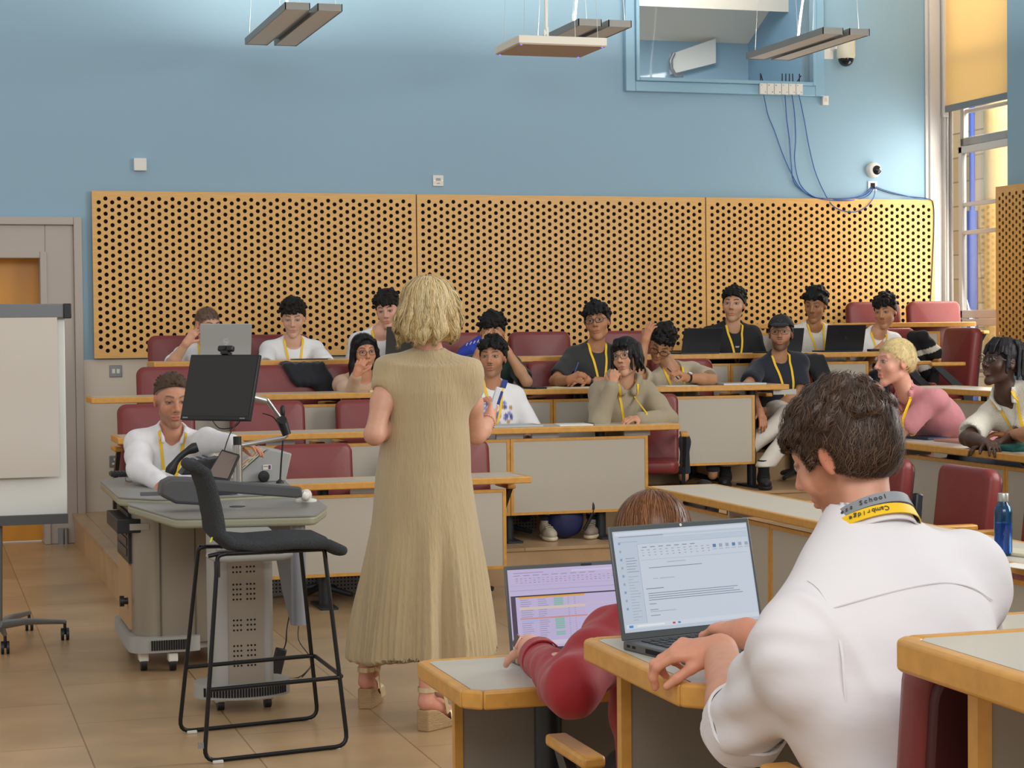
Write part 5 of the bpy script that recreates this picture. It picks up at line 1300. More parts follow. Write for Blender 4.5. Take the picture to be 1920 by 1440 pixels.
q = (v_ - N) @ Rt
# cloth folds: pulled from the armpits across the back, bunched round the elbow
w_ = .0055 * np.sin(q[:, 2] * 42 + q[:, 0] * 22 + 2.2 * np.sin(q[:, 0] * 11)) * smst(.10, .30, -q[:, 2]) + .0022 * nz3(v_, 30, 4)
wa = .0045 * np.sin(((v_ - N) @ (sz + xx * .35)) * 95 + 3 * np.sin(q[:, 0] * 22)) * (1 - smst(.06, .10, armd)) * smst(.02, .2, -q[:, 2])
ridge = .006 * np.exp(-((q[:, 0] + .16 + .25 * (q[:, 2] + .25)) / .012) ** 2) * (1 - smst(-.03, .03, q[:, 1])) + .005 * np.exp(-((q[:, 2] + .30 + .35 * q[:, 0]) / .014) ** 2) * (1 - smst(.0, .12, q[:, 0])) * smst(-.20, -.12, q[:, 0]) * (1 - smst(-.03, .03, q[:, 1]))
v_ = v_ + g * (w_ + wa + ridge)[:, None]
poplin = mat('white_shirt_poplin', 'E2DEDF', .8, bump=.45, bscale=6.5, stretch=(1, 1, 1.8))
sh = mesh_obj('shirt', v_, q_, poplin, o['root'], None, loc=o['L0']); o['shirt'] = sh; o['G'] = G
def on_back(u, z, eps=.0012, frm=-1.):
    P = (N + xx * np.array(u)[:, None] + sz * np.array(z)[:, None] + fx * frm * .5).astype(f32); Q = march(G, P, -fx * frm, 60); g_ = grad(G, Q); return Q + g_ * eps, g_
# seams
u = np.linspace(-.19, .19, 30); Q, g_ = on_back(u, -.085 - .25 * np.abs(u) ** 1.5 + .0 * u, .0012); mb = MB(); mb.ribbon(Q - o['L0'], g_, .0022, .0006); mb.build('yoke_seam', mat('stitch', 'CAC5C4', .8), sh)
zz = np.linspace(-.05, -.26, 22); Q, g_ = on_back(-.175 + .02 * np.sin((zz + .03) * 9), zz, .0012); ok_ = np.abs(G(Q)) < .01; Q, g_ = Q[ok_], g_[ok_]; mb = MB(); mb.ribbon(Q - o['L0'], g_, .004, .001); mb.build('armhole_seam', poplin, sh)
# rolled cuff
for side, S_, E, Wp, A in o['arms']:
    if side == -1:
        dd = (E - S_) / np.linalg.norm(E - S_); c = S_ + (E - S_) * .84 + dd * .030; x2 = np.cross(dd, (0, 1, 0)); x2 /= np.linalg.norm(x2); u2 = np.cross(x2, dd); mb = MB(); ring_ = np.linspace(0, 2 * PI, 49)
        for kk in range(2):
            pts = [c + dd * (.006 * math.sin(a * 2 + 1) - .012 * kk) + (x2 * math.cos(a) + u2 * math.sin(a)) * (.0645 + .004 * kk + .0025 * math.sin(a * 5 + kk * 2)) - o['L0'] for a in ring_]; mb.ribbon(pts, [x2 * math.cos(a) + u2 * math.sin(a) for a in ring_], .050 - .008 * kk, .005)
        mb.build('rolled_cuff', poplin, sh, smooth=80)
# collar band + lanyard round the neck
cr_ = []; axis = (cdir + fx * -.15); axis /= np.linalg.norm(axis); e1 = xx - axis * (xx @ axis); e1 /= np.linalg.norm(e1); e2 = np.cross(axis, e1)
def ring(r1, h, n=48, ry=1.08, c0=N + sz * .015 + fx * .004): return [c0 + axis * (h + .012 * math.cos(a)) * 1 + e1 * math.sin(a) * r1 - e2 * math.cos(a) * r1 * ry for a in np.linspace(0, 2 * PI, n + 1)]
sgn = 1 if (e2 @ fx) > 0 else -1
def ring2(r1, h, n=48, tilt=.02): return [N + sz * .012 + axis * (h - tilt * math.cos(a) * -1) + e1 * math.sin(a) * r1 - fx * math.cos(a) * r1 * 1.05 for a in np.linspace(-PI, PI, n + 1)]
def rn(n=48): return [e1 * math.sin(a) - fx * math.cos(a) + axis * .45 for a in np.linspace(-PI, PI, n + 1)]
def col(name, r1, h, w_, m_, parent, a0=0, a1=49, th=.002, tilt=.02):
    mb = MB(); P = ring2(r1, h, 48, tilt)[a0:a1]; mb.ribbon([p - o['L0'] for p in P], rn()[a0:a1], w_, th); return mb.build(name, m_, parent, smooth=70)
col('collar', .0665, .030, .040, poplin, sh, th=.003); col('collar_fold', .0745, .016, .034, poplin, sh, th=.003)
gr = mat('grey_ribbon', '8B8E92', .6)
ly = col('lanyard', .0715, .040, .020, gr, o['root']); col('lanyard_strap', .083, .018, .019, LANY, ly)
Pg = ring2(.0765, .034, 48)[24 + 5]; Rk = Matrix(np.stack([e1, np.cross(axis, e1), axis], 1).tolist())
mb = MB(); mb.box(Pg - fx * .006 - o['L0'], (.017, .012, .048), R=Rk); bk = mb.build('buckle', M['blk'], ly, bevel=.003)
def text_mesh(body, size, o3, ux, uy, m_, parent, name='lettering', ext=.0004, align='CENTER', L0=(0, 0, 0)):
    c = bpy.data.curves.new('t', 'FONT'); c.body = body; c.size = size; c.extrude = ext; c.align_x = align; c.align_y = 'CENTER'; c.resolution_u = 3
    t = bpy.data.objects.new('t', c); COL.objects.link(t); dg = bpy.context.evaluated_depsgraph_get(); me = bpy.data.meshes.new_from_object(t.evaluated_get(dg)); bpy.data.objects.remove(t)
    ux = np.array(ux, float) / np.linalg.norm(ux); uy = np.array(uy, float); uy -= ux * (ux @ uy); uy /= np.linalg.norm(uy); uz = np.cross(ux, uy)
    n = len(me.vertices); V = np.empty(n * 3); me.vertices.foreach_get('co', V); V = V.reshape(-1, 3); V = np.array(o3) - np.array(L0) + V[:, :1] * ux + V[:, 1:2] * uy + V[:, 2:] * uz
    me.vertices.foreach_set('co', V.ravel()); me.materials.clear(); me.materials.append(m_); me.update()
    ob = bpy.data.objects.new(name, me); COL.objects.link(ob); ob.parent = parent; return ob
ink = mat('ribbon_ink', '33363A', .7)
def curved_text(s_, r1, h, a0, da, size, m_, parent, tilt=.02):
    for k, ch in enumerate(s_):
        if ch == ' ': continue
        a = a0 + da * k; p = N + sz * .012 + axis * (h + tilt * math.cos(a)) + e1 * math.sin(a) * r1 - fx * math.cos(a) * r1 * 1.05; nr = e1 * math.sin(a) - fx * math.cos(a) + axis * .45; nr /= np.linalg.norm(nr)
        t = e1 * math.cos(a) + fx * math.sin(a) * 1.05; t = t / np.linalg.norm(t) * (1 if True else -1); t = t * TS; up_ = np.cross(nr, t)
        text_mesh(ch, size, p + nr * .0035, t, up_, m_, parent, L0=o['L0'])
TS = 1 if (np.cross(np.cross(-fx, -e1), -e1) @ -fx) else 1
# e1 points to the wearer's right hand (right in the picture); letters run left to right
curved_text('ness School', .0715, .040, -1.55, .105, .0125, ink, ly)
TS = -1
curved_text('Cambridge', .083, .018, -.50, -.085, .0125, ink, ly)
# hair
hf_ = Fld(.02); hf_.ell((0, -.018, .044), (.0865, .106, .097)); hf_.ell((0, -.040, .0), (.079, .074, .075)); hf_.cut((0, .088, .066), (0, .84, -1), .006); hf_.cut((0, .082, 0), (0, 1, -.2), .01)
for s in (-1, 1):
    hf_.ell((s * .084, -.002, -.008), (.016, .024, .036), k=.004, sub=True); hf_.rc((s * .076, .030, .03), (s * .075, .026, .0), .006, .003, k=.01)
rs = np.random.RandomState(21)
for i in range(110):
    d = rs.normal(size=3); d[2] = abs(d[2]) * .8 + .1; d /= np.linalg.norm(d); p = np.array([0, -.018, .044]) + d * np.array([.086, .104, .097]); hf_.rc(p, p + np.array([rs.uniform(-.01, .01), .012, -.006]), rs.uniform(.006, .011), .004, k=.008)
o['hair'] = add_hair(o, hf_, '3E2C20', .003, .0008)
HB = ['4A3728', '584232', '3A2A1E', '614A38', '4F3B2C', '6A5340', '2E2119']
def reg20(P): return (P[:, 2] > .80 * (P[:, 1] - .088) + .052)
strands(o, hf_, 6500, 7, .0062, .0011, HB, down=.35, out=.9, curl=.22, seed=5, crown=(.02, -.07, .13), lift=.009, region=reg20, rough=.4)
strands(o, hf_, 3500, 6, .0052, .0009, HB, down=1., out=.2, curl=.3, seed=6, crown=(.02, -.07, .13), lift=.004, region=lambda P: (P[:, 2] < .05) & (P[:, 2] > .80 * (P[:, 1] - .088) + .055), rough=.4)
# ------------------------------------------------------------------ the lectern console
ZT = .80
STEEL = mat('warm_steel', '958B7C', .38, metal=.45); GRP = mat('lectern_grey', 'A2A19C', .5); TOPM = mat('lectern_top', '8D8B84', .45); LIP = mat('lectern_lip', '97977F', .4); DKG = mat('dark_grey_plastic', '4A4B4D', .5)
r = thing('lectern', 'grey and steel lectern console on castors, full of equipment', 'lectern', (1.25, 8.9, 0))
def polyc(pts):
    ar = sum(pts[i][0] * pts[(i + 1) % len(pts)][1] - pts[(i + 1) % len(pts)][0] * pts[i][1] for i in range(len(pts))); return pts if ar > 0 else pts[::-1]
def rounded(pts, rad, n=4):
    out = []
    for i in range(len(pts)):
        a, b, c = Vector(pts[i - 1]), Vector(pts[i]), Vector(pts[(i + 1) % len(pts)]); d1 = (a - b); d2 = (c - b); q = min(rad, d1.length * .45, d2.length * .45); p1 = b + d1.normalized() * q; p2 = b + d2.normalized() * q
        for k in range(n + 1): t = k / n; out.append(tuple(p1 * (1 - t) ** 2 + b * 2 * t * (1 - t) + p2 * t * t))
    return out
front = polyc([tuple(oz(*p, ZT)[:2]) for p in ((238, 945), (330, 972), (592, 966), (614, 950), (575, 922), (330, 925), (246, 938))])
rear = polyc([tuple(oz(*p, ZT + .02)[:2]) for p in ((187, 901), (222, 932), (300, 936), (560, 924), (520, 888), (262, 888))])
for nm, P_, z1 in (('worktop', front, ZT), ('rear_worktop', rear, ZT + .02)):
    P_ = rounded(P_, .05); mb = MB(); mb.slab(P_, z1 - .006, z1); w_ = mb.build(nm, TOPM, r, world=True)
    mb = MB(); mb.slab(P_, z1 - .045, z1 - .004); mb.build('worktop_lip', LIP, w_, bevel=.012, seg=3, world=False) if False else None
    c = np.array(r.location); mb = MB(); mb.slab([(p[0] - c[0], p[1] - c[1]) for p in P_], z1 - .045, z1 - .005); mb.build('worktop_lip', LIP, w_, bevel=.012, seg=3)
xl, xr = .96, 1.62; y0, y1 = 9.22, 10.0
mb = MB(); mb.slab(rounded([(xl, y0), (xr, y0), (xr, y1), (xl, y1)], .10), .13, ZT - .04); mb.build('cabinet', STEEL, r, world=True, smooth=50)
mb = MB(); mb.b2((xl + .115, y0 - .006, .14), (xl + .123, y0 + .01, ZT - .05)); mb.b2((xl + .28, y0 - .003, .14), (xl + .286, y0 + .01, ZT - .05)); mb.build('panel_joint', mat('joint_dark', '5A5246', .6), r, world=True)
mb = MB(); mb.b2((xl - .012, y0 + .16, .18), (xl + .01, y1 - .12, .50)); mb.build('side_door', mat('beech_door', 'B89268', .5), r, world=True)
mb = MB(); mb.cyl((xl - .012, y0 + .22, .31), (xl - .045, y0 + .22, .31), .016); mb.cyl((xl - .03, y0 + .22, .31), (xl - .05, y0 + .22, .31), .026); mb.build('knob', M['blk'], r, world=True, smooth=40)
mb = MB(); mb.b2((xl - .015, y0 + .12, .50), (xl + .012, y1 - .12, .74)); rk = mb.build('equipment_rack', M['blk'], r, world=True)
c = np.array(r.location); mb = MB(); 
for k in range(4): mb.b2(np.array((xl - .02, y0 + .18, .53 + .05 * k)) - c, np.array((xl - .012, y1 - .2, .565 + .05 * k)) - c)
mb.build('rack_unit', mat('rack_face', '2C3034', .4), rk)
mb = MB(); mb.b2((xl - .075, y0 + .02, .655), (xl + .10, y0 + .55, .72)); mb.build('keyboard_drawer', M['blk'], r, world=True, bevel=.003); mb = MB(); mb.b2((xl - .02, y0 + .0, .67), (xl + .07, y0 + .02, .70)); mb.build('drawer_runner', M['chrome'], r, world=True)
# skirt with slots, castors
def skirt(name, P_, z0, z1, x_from, x_to, y_at, n, par):
    mb = MB(); mb.slab(P_, z0, z1); s_ = mb.build(name, GRP, par, world=True, smooth=50); c = np.array(par.location); mb = MB()
    for k in range(n): x = x_from + (x_to - x_from) * k / (n - 1); yy = y_at(x); mb.b2(np.array((x - .004, yy - .004, z0 + .012)) - c, np.array((x + .004, yy + .01, z1 - .012)) - c)
    mb.build('slot', M['dark'], s_); return s_
skirt('cabinet_skirt', rounded([(xl - .03, y0 - .05), (xl + .30, y0 - .05), (xl + .30, y0 + .04), (xr, y0 + .04), (xr, y1), (xl - .03, y1)], .09), .095, .165, xl + .07, xl + .24, lambda x: y0 - .052, 16, r)
mb = MB(); mb.b2((xl + .34, y0 + .02, .12), (xr - .02, y0 + .05, .15)); mb.build('rear_skirt', GRP, r, world=True)
def castor(x, y, par, col=None, rr=.035):
    mb = MB(); mb.tube([(x - .014, y, rr), (x + .014, y, rr)], rr, 16); w_ = mb.build('castor', col or M['blk'], par, world=True, smooth=40)
    c = np.array(par.location); mb = MB(); mb.box(np.array((x, y, rr * 1.9)) - c, (.045, rr * 1.9, rr * 1.2)); mb.build('castor_housing', M['white'], w_, bevel=.006)
for x, y in ((xl + .04, y0 + .05), (xl + .17, y0 + .0), (xr - .1, y1 - .1), (xl + .05, y1 - .1)): castor(x, y, r)
# tower in front
tx0, tx1, ty = 1.175, 1.425, 8.12
mb = MB(); mb.slab(rounded([(tx0, ty + .015), (tx1, ty + .015), (tx1 + .01, ty + .22), (tx0 - .01, ty + .22)], .04), .10, ZT - .045); tw = mb.build('pedestal', GRP, r, world=True, smooth=50)
c = np.array(r.location); mb = MB(); mb.b2(np.array((tx0 + .055, ty + .004, .11)) - c, np.array((tx1 - .045, ty + .02, ZT - .05)) - c); pp = mb.build('perforated_plate', mat('brushed_plate', 'A39B90', .35, metal=.6), tw)
mb = MB()
for zc, n in ((.205, 5), (.355, 3), (.485, 4), (.60, 2)):
    for k in range(n):
        for gx in (0, 1):
            for j in range(3):
                x = tx0 + .078 + gx * .058 + j * .015; z = zc - .012 + k * .021; mb.cyl(np.array((x, ty + .006, z)) - c, np.array((x, ty + .002, z)) - c, .0042, n=10)
mb.build('hole', M['dark'], pp)
mb = MB(); mb.b2((tx0 + .01, ty - .02, .685), (tx1 - .01, ty + .03, .735)); vp = mb.build('vent_grille', GRP, r, world=True); mb = MB()
for k in range(17): mb.b2(np.array((tx0 + .025 + k * .012, ty - .023, .692)) - c, np.array((tx0 + .031 + k * .012, ty - .018, .728)) - c)
mb.build('slot', M['dark'], vp)
mb = MB(); mb.tube([(tx0 - .02, ty + .02, .66), (tx0 + .0, ty - .05, .655), (tx0 + .04, ty - .075, .652), (tx1 + .02, ty - .075, .652), (tx1 + .06, ty - .05, .655), (tx1 + .07, ty + .02, .66)], .014, 10); mb.build('push_handle', GRP, r, world=True, smooth=60)
bp = [(1.30 + .205 * math.cos(a), ty + .11 + .15 * math.sin(a)) for a in np.linspace(0, 2 * PI, 33)[:-1]]
skirt('pedestal_base', bp, .055, .115, 1.13, 1.47, lambda x: ty + .11 - .15 * math.sqrt(max(0, 1 - ((x - 1.30) / .205) ** 2)) - .002, 30, r)
for x in (1.20, 1.40): castor(x, ty + .06, r, rr=.027)
# side fin with the curved lower end
pr = [(0, 0), (.10, -.02), (.30, .10), (.48, .26), (.80, .32), (.80, .44), (0, .44)]
mb = MB(); mb.prism(pr, (1.56, 8.38, .32), (0, 1, 0), (0, 0, 1), (.02, 0, 0)); mb.cyl((1.575, 8.37, .315), (1.575, 8.37, ZT - .045), .034, n=20); mb.build('side_fin', mat('fin_grey', '8F929A', .4, metal=.3), r, world=True, smooth=50)
# console box with its sloping top
p0 = oz(432, 905, ZT + .02); cb = [tuple(p0[:2]), tuple(oz(532, 912, ZT + .02)[:2])]
Yc = p0[1]; A_, B_, C_, D_ = [oy(px, py, Yc) for px, py in ((432, 906), (535, 912), (546, 850), (505, 842))]
mb = MB(); mb.prism([(A_[0], ZT + .02), (B_[0], ZT + .02), (C_[0], C_[2]), (D_[0], D_[2])], (0, Yc - .02, 0), (1, 0, 0), (0, 0, 1), (0, .38, 0)); cons = mb.build('console_box', mat('console_grey', 'A8A8A6', .45), r, world=True, bevel=.006)
cpt = oy(494, 893, Yc - .03) - c; mb = MB(); mb.lathe([(.001, 0), (.026, 0), (.030, .014), (.024, .030), (.001, .034)], cpt, 20, Matrix.Rotation(PI / 2, 3, 'X')); mb.build('round_microphone', M['blk'], cons, smooth=50)
q = oy(501, 876, Yc - .0225) - c; mb = MB(); mb.box(q, (.044, .002, .026)); st = mb.build('asset_label', M['white'], cons); mb = MB(); mb.box(q + (.012, -.0015, 0), (.012, .001, .020)); mb.box(q + (-.008, -.0015, .004), (.022, .001, .003)); mb.build('label_print', mat('label_purple', '6A3A7A', .6), st)
# things on the console: control sheets lying on its slope
sl = np.array(D_) - np.array(A_); sl /= np.linalg.norm(sl); yv = np.array([0, 1., 0]); nn_ = np.cross(yv, sl); nn_ = nn_ if nn_[2] > 0 else -nn_
sh = thing('control_sheet', 'printed instruction card with orange pictures on the sloping console', 'card', A_ + sl * .1)
R_ = Matrix(np.stack([sl, yv, nn_], 1).tolist()); mid = A_ + sl * .14 + yv * .12 + nn_ * .006 - np.array(sh.location)
mb = MB(); mb.box(mid, (.23, .17, .003), R=R_); mb.build('card', mat('cream_card', 'D8CFB8', .6), sh)
mb = MB()
for k in range(3): mb.box(mid + nn_ * .0022 + sl * (-.07 + .07 * k) + yv * .03, (.05, .05, .001), R=R_)
mb.build('picture', mat('print_orange', 'D2904A', .6), sh); mb = MB()
for k in range(4): mb.box(mid + nn_ * .0022 + sl * (-.08 + .05 * k) - yv * .045, (.03, .012, .001), R=R_)
mb.build('picture_dark', M['blk'], sh)
def box_thing(name, label, cat, m_, px, z, dims, rz=0., **k):
    p = oz(px[0], px[1], z); r_ = MB(); r_.box((0, 0, dims[2] / 2), dims, rz=rz); o_ = r_.build(name, m_, None, bevel=k.get('bevel', .003)); o_.location = p; return tag(o_, label, cat, k.get('group'))
# tablet propped up
tb = thing('touch_panel', 'tilted touch control panel between the phone and the console', 'control panel', oz(415, 893, ZT + .02))
a_, b_, c_, d_ = [oy(*p) for p in ((384, 896, 9.0), (428, 902, 8.95), (450, 852, 9.12), (416, 842, 9.17))]
nn2 = np.cross(b_ - a_, d_ - a_); nn2 /= np.linalg.norm(nn2); L0_ = np.array(tb.location)
mb = MB(); mb.add([p - L0_ for p in (a_, b_, c_, d_)] + [p - L0_ + nn2 * -.015 for p in (a_, b_, c_, d_)], [(0, 1, 2, 3), (7, 6, 5, 4), (0, 4, 5, 1), (1, 5, 6, 2), (2, 6, 7, 3), (3, 7, 4, 0)]); pb_ = mb.build('housing', M['blk'], tb, bevel=.003)
ce = (a_ + b_ + c_ + d_) / 4; sg = nn2 if nn2 @ (CAM - ce) > 0 else -nn2; f_ = .0015 if sg @ nn2 > 0 else -.0165
mb = MB(); mb.add([ce + (p - ce) * .86 - L0_ + nn2 * f_ for p in (a_, b_, c_, d_)], [(0, 1, 2, 3)]); mb.build('screen', mat('dim_screen', '6A5C54', .15), pb_)
# telephone
ph = thing('telephone', 'black desk telephone with its handset on, on the lectern', 'telephone', oz(350, 900, ZT + .02)); c2 = np.array(ph.location); Yp = 9.25
a_, b_ = oy(318, 888, Yp), oy(370, 838, Yp)
mb = MB(); bb = oy(375, 878, Yp + .05); mb.prism([(-.09, -.03), (.09, -.03), (.10, .05), (-.05, .02)], bb - c2, (1, 0, 0), (0, 0, 1), (0, .16, 0)); bs = mb.build('base', M['blk'], ph, bevel=.006); mb = MB()
for i in range(4):
    for j in range(3): mb.box(bb - c2 + np.array((-.02 + .028 * j, .04 + .03 * i, .040 + .006 * j)), (.016, .018, .006))
mb.build('key', mat('key_blue', '39435F', .5), bs, bevel=.002)
mb = MB(); mid = (a_ + b_) / 2 + np.array([-.03, 0, .035]); pts = [a_ * (1 - t) ** 2 + 2 * mid * t * (1 - t) + b_ * t * t - c2 for t in np.linspace(0, 1, 12)]; mb.tube(pts, [.018, .021, .018, .014, .012, .012, .012, .012, .013, .017, .020, .018], 10, flat=1.3); mb.build('handset', M['blk'], ph, smooth=60)
mb = MB(); e_ = oy(395, 880, Yp - .05) - c2; pts = [a_ - c2 + (.01, 0, -.01)]; n = 60; s0 = oy(360, 888, Yp - .12) - c2
for k in range(n): t = k / n; pts.append(s0 * (1 - t) + e_ * t + np.array([0, .006 * math.cos(k * 1.3), .006 * math.sin(k * 1.3) + .025 * math.sin(t * PI)]))
mb.tube(pts[1:], .0022, 5); mb.build('coiled_cord', M['blk'], ph, smooth=60)
# desk things
kb = thing('keyboard', 'black keyboard at the far end of the lectern top', 'keyboard', oz(235, 893, ZT + .02)); mb = MB(); mb.box((.03, .02, .012), (.22, .13, .02)); kbb = mb.build('case', M['blk'], kb, bevel=.004); mb = MB()
for i in range(5):
    for j in range(11): mb.box((-.065 + .019 * j, -.03 + .024 * i, .024), (.015, .018, .006))
mb.build('key', mat('key_black', '222428', .5), kbb, bevel=.0015)
gl = thing('spectacles', 'folded spectacles lying beside the keyboard on the lectern', 'spectacles', oz(256, 905, ZT + .02)); mb = MB()
for s in (-1, 1): mb.tube([(s * .032 + .024 * math.cos(a), .006 * math.sin(a), .022 + .019 * math.sin(a)) for a in np.linspace(0, 2 * PI, 19)[:-1]], .0016, 6, closed=True)
mb.tube([(-.008, 0, .026), (0, 0, .03), (.008, 0, .026)], .0016, 6); mb.tube([(-.056, 0, .026), (-.05, .05, .006), (.06, .055, .004)], .0018, 6); mb.build('frame', mat('tortoise', '7A6048', .3), gl, smooth=60)
cd_ = thing('name_card', 'blank white folded card standing on the lectern top', 'card', oz(292, 910, ZT + .02)); mb = MB(); mb.prism([(-.055, 0), (.055, 0), (.055, .075), (-.055, .075)], (0, 0, 0), (1, 0, 0), (0, .25, 1), (0, .0015, 0)); mb.prism([(-.055, 0), (.055, 0), (.055, .075), (-.055, .075)], (0, .04, 0), (1, 0, 0), (0, -.25, 1), (0, .0015, 0)); mb.build('card', M['white'], cd_)
cp = oz(405, 886, ZT + .02); mb = MB(); mb.lathe([(.001, 0), (.028, 0), (.038, .095), (.040, .097), (.036, .097), (.026, .006), (.001, .006)], (0, 0, 0), 24); o_ = mb.build('paper_cup', mat('kraft_cup', '9C7F56', .7), None, smooth=50); o_.location = cp; tag(o_, 'brown paper cup behind the touch panel on the lectern', 'cup'); mb = MB(); mb.tube([(.039 * math.cos(a), .039 * math.sin(a), .097) for a in np.linspace(0, 2 * PI, 25)[:-1]], .003, 6, closed=True); mb.build('rim', M['white'], o_, smooth=60)
nb = thing('laptop', 'closed dark laptop on the lectern under the camera arm', 'laptop', oz(320, 934, ZT)); mb = MB(); mb.box((.03, .03, .012), (.34, .20, .020), rz=-.1); mb.build('lid', M['blk'], nb, bevel=.004); 
nb = thing('equipment_case', 'small dark zipped case lying on the lectern near the stool back', 'case', oz(412, 936, ZT)); mb = MB(); mb.prism(rrect(.17, .12, .04), (0, .05, 0), (1, 0, 0), (0, 1, 0), (0, 0, .040)); cs_ = mb.build('shell', mat('case_blue', '2B2E3C', .5), nb, bevel=.012, seg=3); mb = MB(); mb.tube([(p[0], p[1] + .05, .02) for p in rrect(.172, .122, .04)], .003, 6, closed=True); mb.build('zip', M['blk'], cs_)
pa_ = box_thing('paper_sheet', 'white sheet of paper on the front of the lectern top', 'paper', M['white'], (470, 932), ZT, (.2, .13, .002), .2, bevel=0)
# visualiser: long dark grey arm folded down over the top
vz = thing('document_camera', 'dark grey document camera with its long arm folded flat over the lectern', 'document camera', oz(470, 940, ZT)); c2 = np.array(vz.location); Yv = 8.62
hd = [oy(*p, Yv) for p in ((303, 905), (322, 896), (385, 898), (385, 948), (330, 945), (300, 930))]
def pr_pts(pts, th): 
    o0 = pts[0]; return MB().prism([(p[0] - o0[0], p[2] - o0[2]) for p in pts][::-1], o0 - c2, (1, 0, 0), (0, 0, 1), (0, th, 0))
pr_pts(hd, .13).build('camera_head', DKG, vz, bevel=.015, seg=3)
ar = [oy(*p, Yv) for p in ((384, 899), (566, 914), (568, 932), (556, 934), (384, 921))]; pr_pts(ar, .06).build('arm', DKG, vz, bevel=.008, seg=3)
mb = MB(); p = oy(566, 926, Yv + .03) - c2; b_ = np.array([*oz(574, 940, ZT)[:2], ZT]) - c2; mb.tube([p, p + (.012, 0, -.01), (b_[0], b_[1], .03)], [.016, .018, .028], 12); mb.lathe([(.05, 0), (.05, .008), (.03, .014), (.001, .014)], (b_[0], b_[1], b_[2]), 24); mb.build('pivot', M['white'], vz, smooth=50)
mb = MB(); p = oz(445, 950, ZT); mb.lathe([(.001, 0), (.036, 0), (.036, .002), (.001, .002)], (0, 0, 0), 24); g_ = mb.build('grommet', M['blk'], None); g_.parent = r; g_.location = p - np.array(r.location) + (0, 0, .0005)
# gooseneck microphone
gm = thing('gooseneck_microphone', 'thin black gooseneck microphone rising beside the monitor', 'microphone', oz(525, 906, ZT + .02)); c2 = np.array(gm.location); Yg = c2[1]; mb = MB(); mb.tube([oy(*p, Yg) - c2 for p in ((525, 905), (527, 870), (531, 820), (533, 780))], .0045, 8); mb.build('gooseneck', M['blk'], gm, smooth=60)
p = oy(530, 782, Yg) - c2; mb = MB(); mb.lathe([(.001, 0), (.010, .004), (.013, .02), (.013, .045), (.008, .058), (.001, .062)], p, 16); mb.build('foam', M['blk'], gm, smooth=60); mb = MB(); mb.lathe([(.02, 0), (.02, .008), (.006, .02), (.001, .02)], (0, 0, 0), 16); mb.build('base', M['blk'], gm, smooth=50)
# monitor on its arm
mo = thing('monitor', 'black flat monitor on a silver arm above the lectern', 'monitor', oz(440, 870, ZT + .02)); c2 = np.array(mo.location); Ym = 9.3
f0 = np.array([-.62, -.76, .0]); f0 = np.array([math.sin(math.radians(-44)), -math.cos(math.radians(-44)), 0]); tilt = math.radians(17); sx_ = np.array([-f0[1], f0[0], 0]); 
ff = f0 * math.cos(tilt) + np.array([0, 0, math.sin(tilt)]); uu = np.cross(ff, -sx_) ; uu = uu if uu[2] > 0 else -uu; ctr = oy(414, 727, Ym); R_ = Matrix(np.stack([sx_, ff, uu], 1).tolist())
mb = MB(); mb.box(ctr - c2, (.40, .022, .325), R=R_); bd = mb.build('screen_frame', M['blk'], mo, bevel=.004); mb = MB(); mb.box(ctr + ff * .0112 + uu * .006 - c2, (.385, .002, .295), R=R_); mb.build('screen', mat('off_screen', '1E1E1C', .28), bd)
mb = MB(); mb.box(ctr + ff * .012 - uu * .152 - sx_ * .17 - c2, (.03, .001, .006), R=R_); mb.box(ctr + ff * .012 - uu * .152 + sx_ * .16 - c2, (.03, .001, .005), R=R_); mb.build('bezel_print', M['grey'], bd)
mb = MB(); mb.box(ctr - ff * .03 - c2, (.2, .04, .16), R=R_); mb.build('rear_housing', M['blk'], mo, bevel=.01)
J0, J1, J2, J3, J4 = ctr - ff * .05, oy(500, 752, Ym + .1), oy(528, 787, Ym + .1), oy(538, 815, Ym + .1), oy(445, 836, Ym + .02)
mb = MB(); mb.tube([J0 - c2, J1 - c2], .016, 10); mb.tube([J1 - c2 - (.0, 0, -.01), J2 - c2], [.019, .017], 12, flat=.6); u_ = mb.build('upper_arm', M['chrome'], mo, smooth=50, bevel=0)
mb = MB(); mb.tube([J2 - c2, J3 - c2], [.026, .022], 12); mb.cyl(J2 - c2 - (0, .035, 0), J2 - c2 + (0, .035, 0), .02); mb.build('joint', M['blk'], mo, smooth=50)
mb = MB(); mb.tube([J3 - c2, J3 - c2 + (-.02, 0, -.015), J4 - c2], [.016, .015, .014], 12, flat=.8); mb.build('lower_arm', M['chrome'], mo, smooth=50)
mb = MB(); b0 = np.array([J4[0], J4[1], ZT + .02]) - c2; mb.cyl(b0, J4 - c2 + (0, 0, .005), .024, n=20); mb.build('post', M['chrome'], mo, smooth=50); mb = MB(); mb.cyl(J4 - c2, J4 - c2 + (0, 0, .045), .02, n=20); mb.build('post_cap', M['blk'], mo, smooth=50)
def cab(pts, name='cable', rad=.0028, par=mo, Y=None):
    P_ = [Vector(oy(*p) - c2) for p in pts]; out = []
    for i in range(len(P_) - 1):
        a, b = P_[i], P_[i + 1]; pa2 = P_[i - 1] if i else a; nb2 = P_[i + 2] if i + 2 < len(P_) else b
        for k in range(6):
            t = k / 6; out.append(.5 * ((2 * a) + (b - pa2) * t + (2 * pa2 - 5 * a + 4 * b - nb2) * t * t + (-pa2 + 3 * a - 3 * b + nb2) * t ** 3))
    out.append(P_[-1]); mb = MB(); mb.tube(out, rad, 6); return mb.build(name, M['blk'], par, smooth=60)
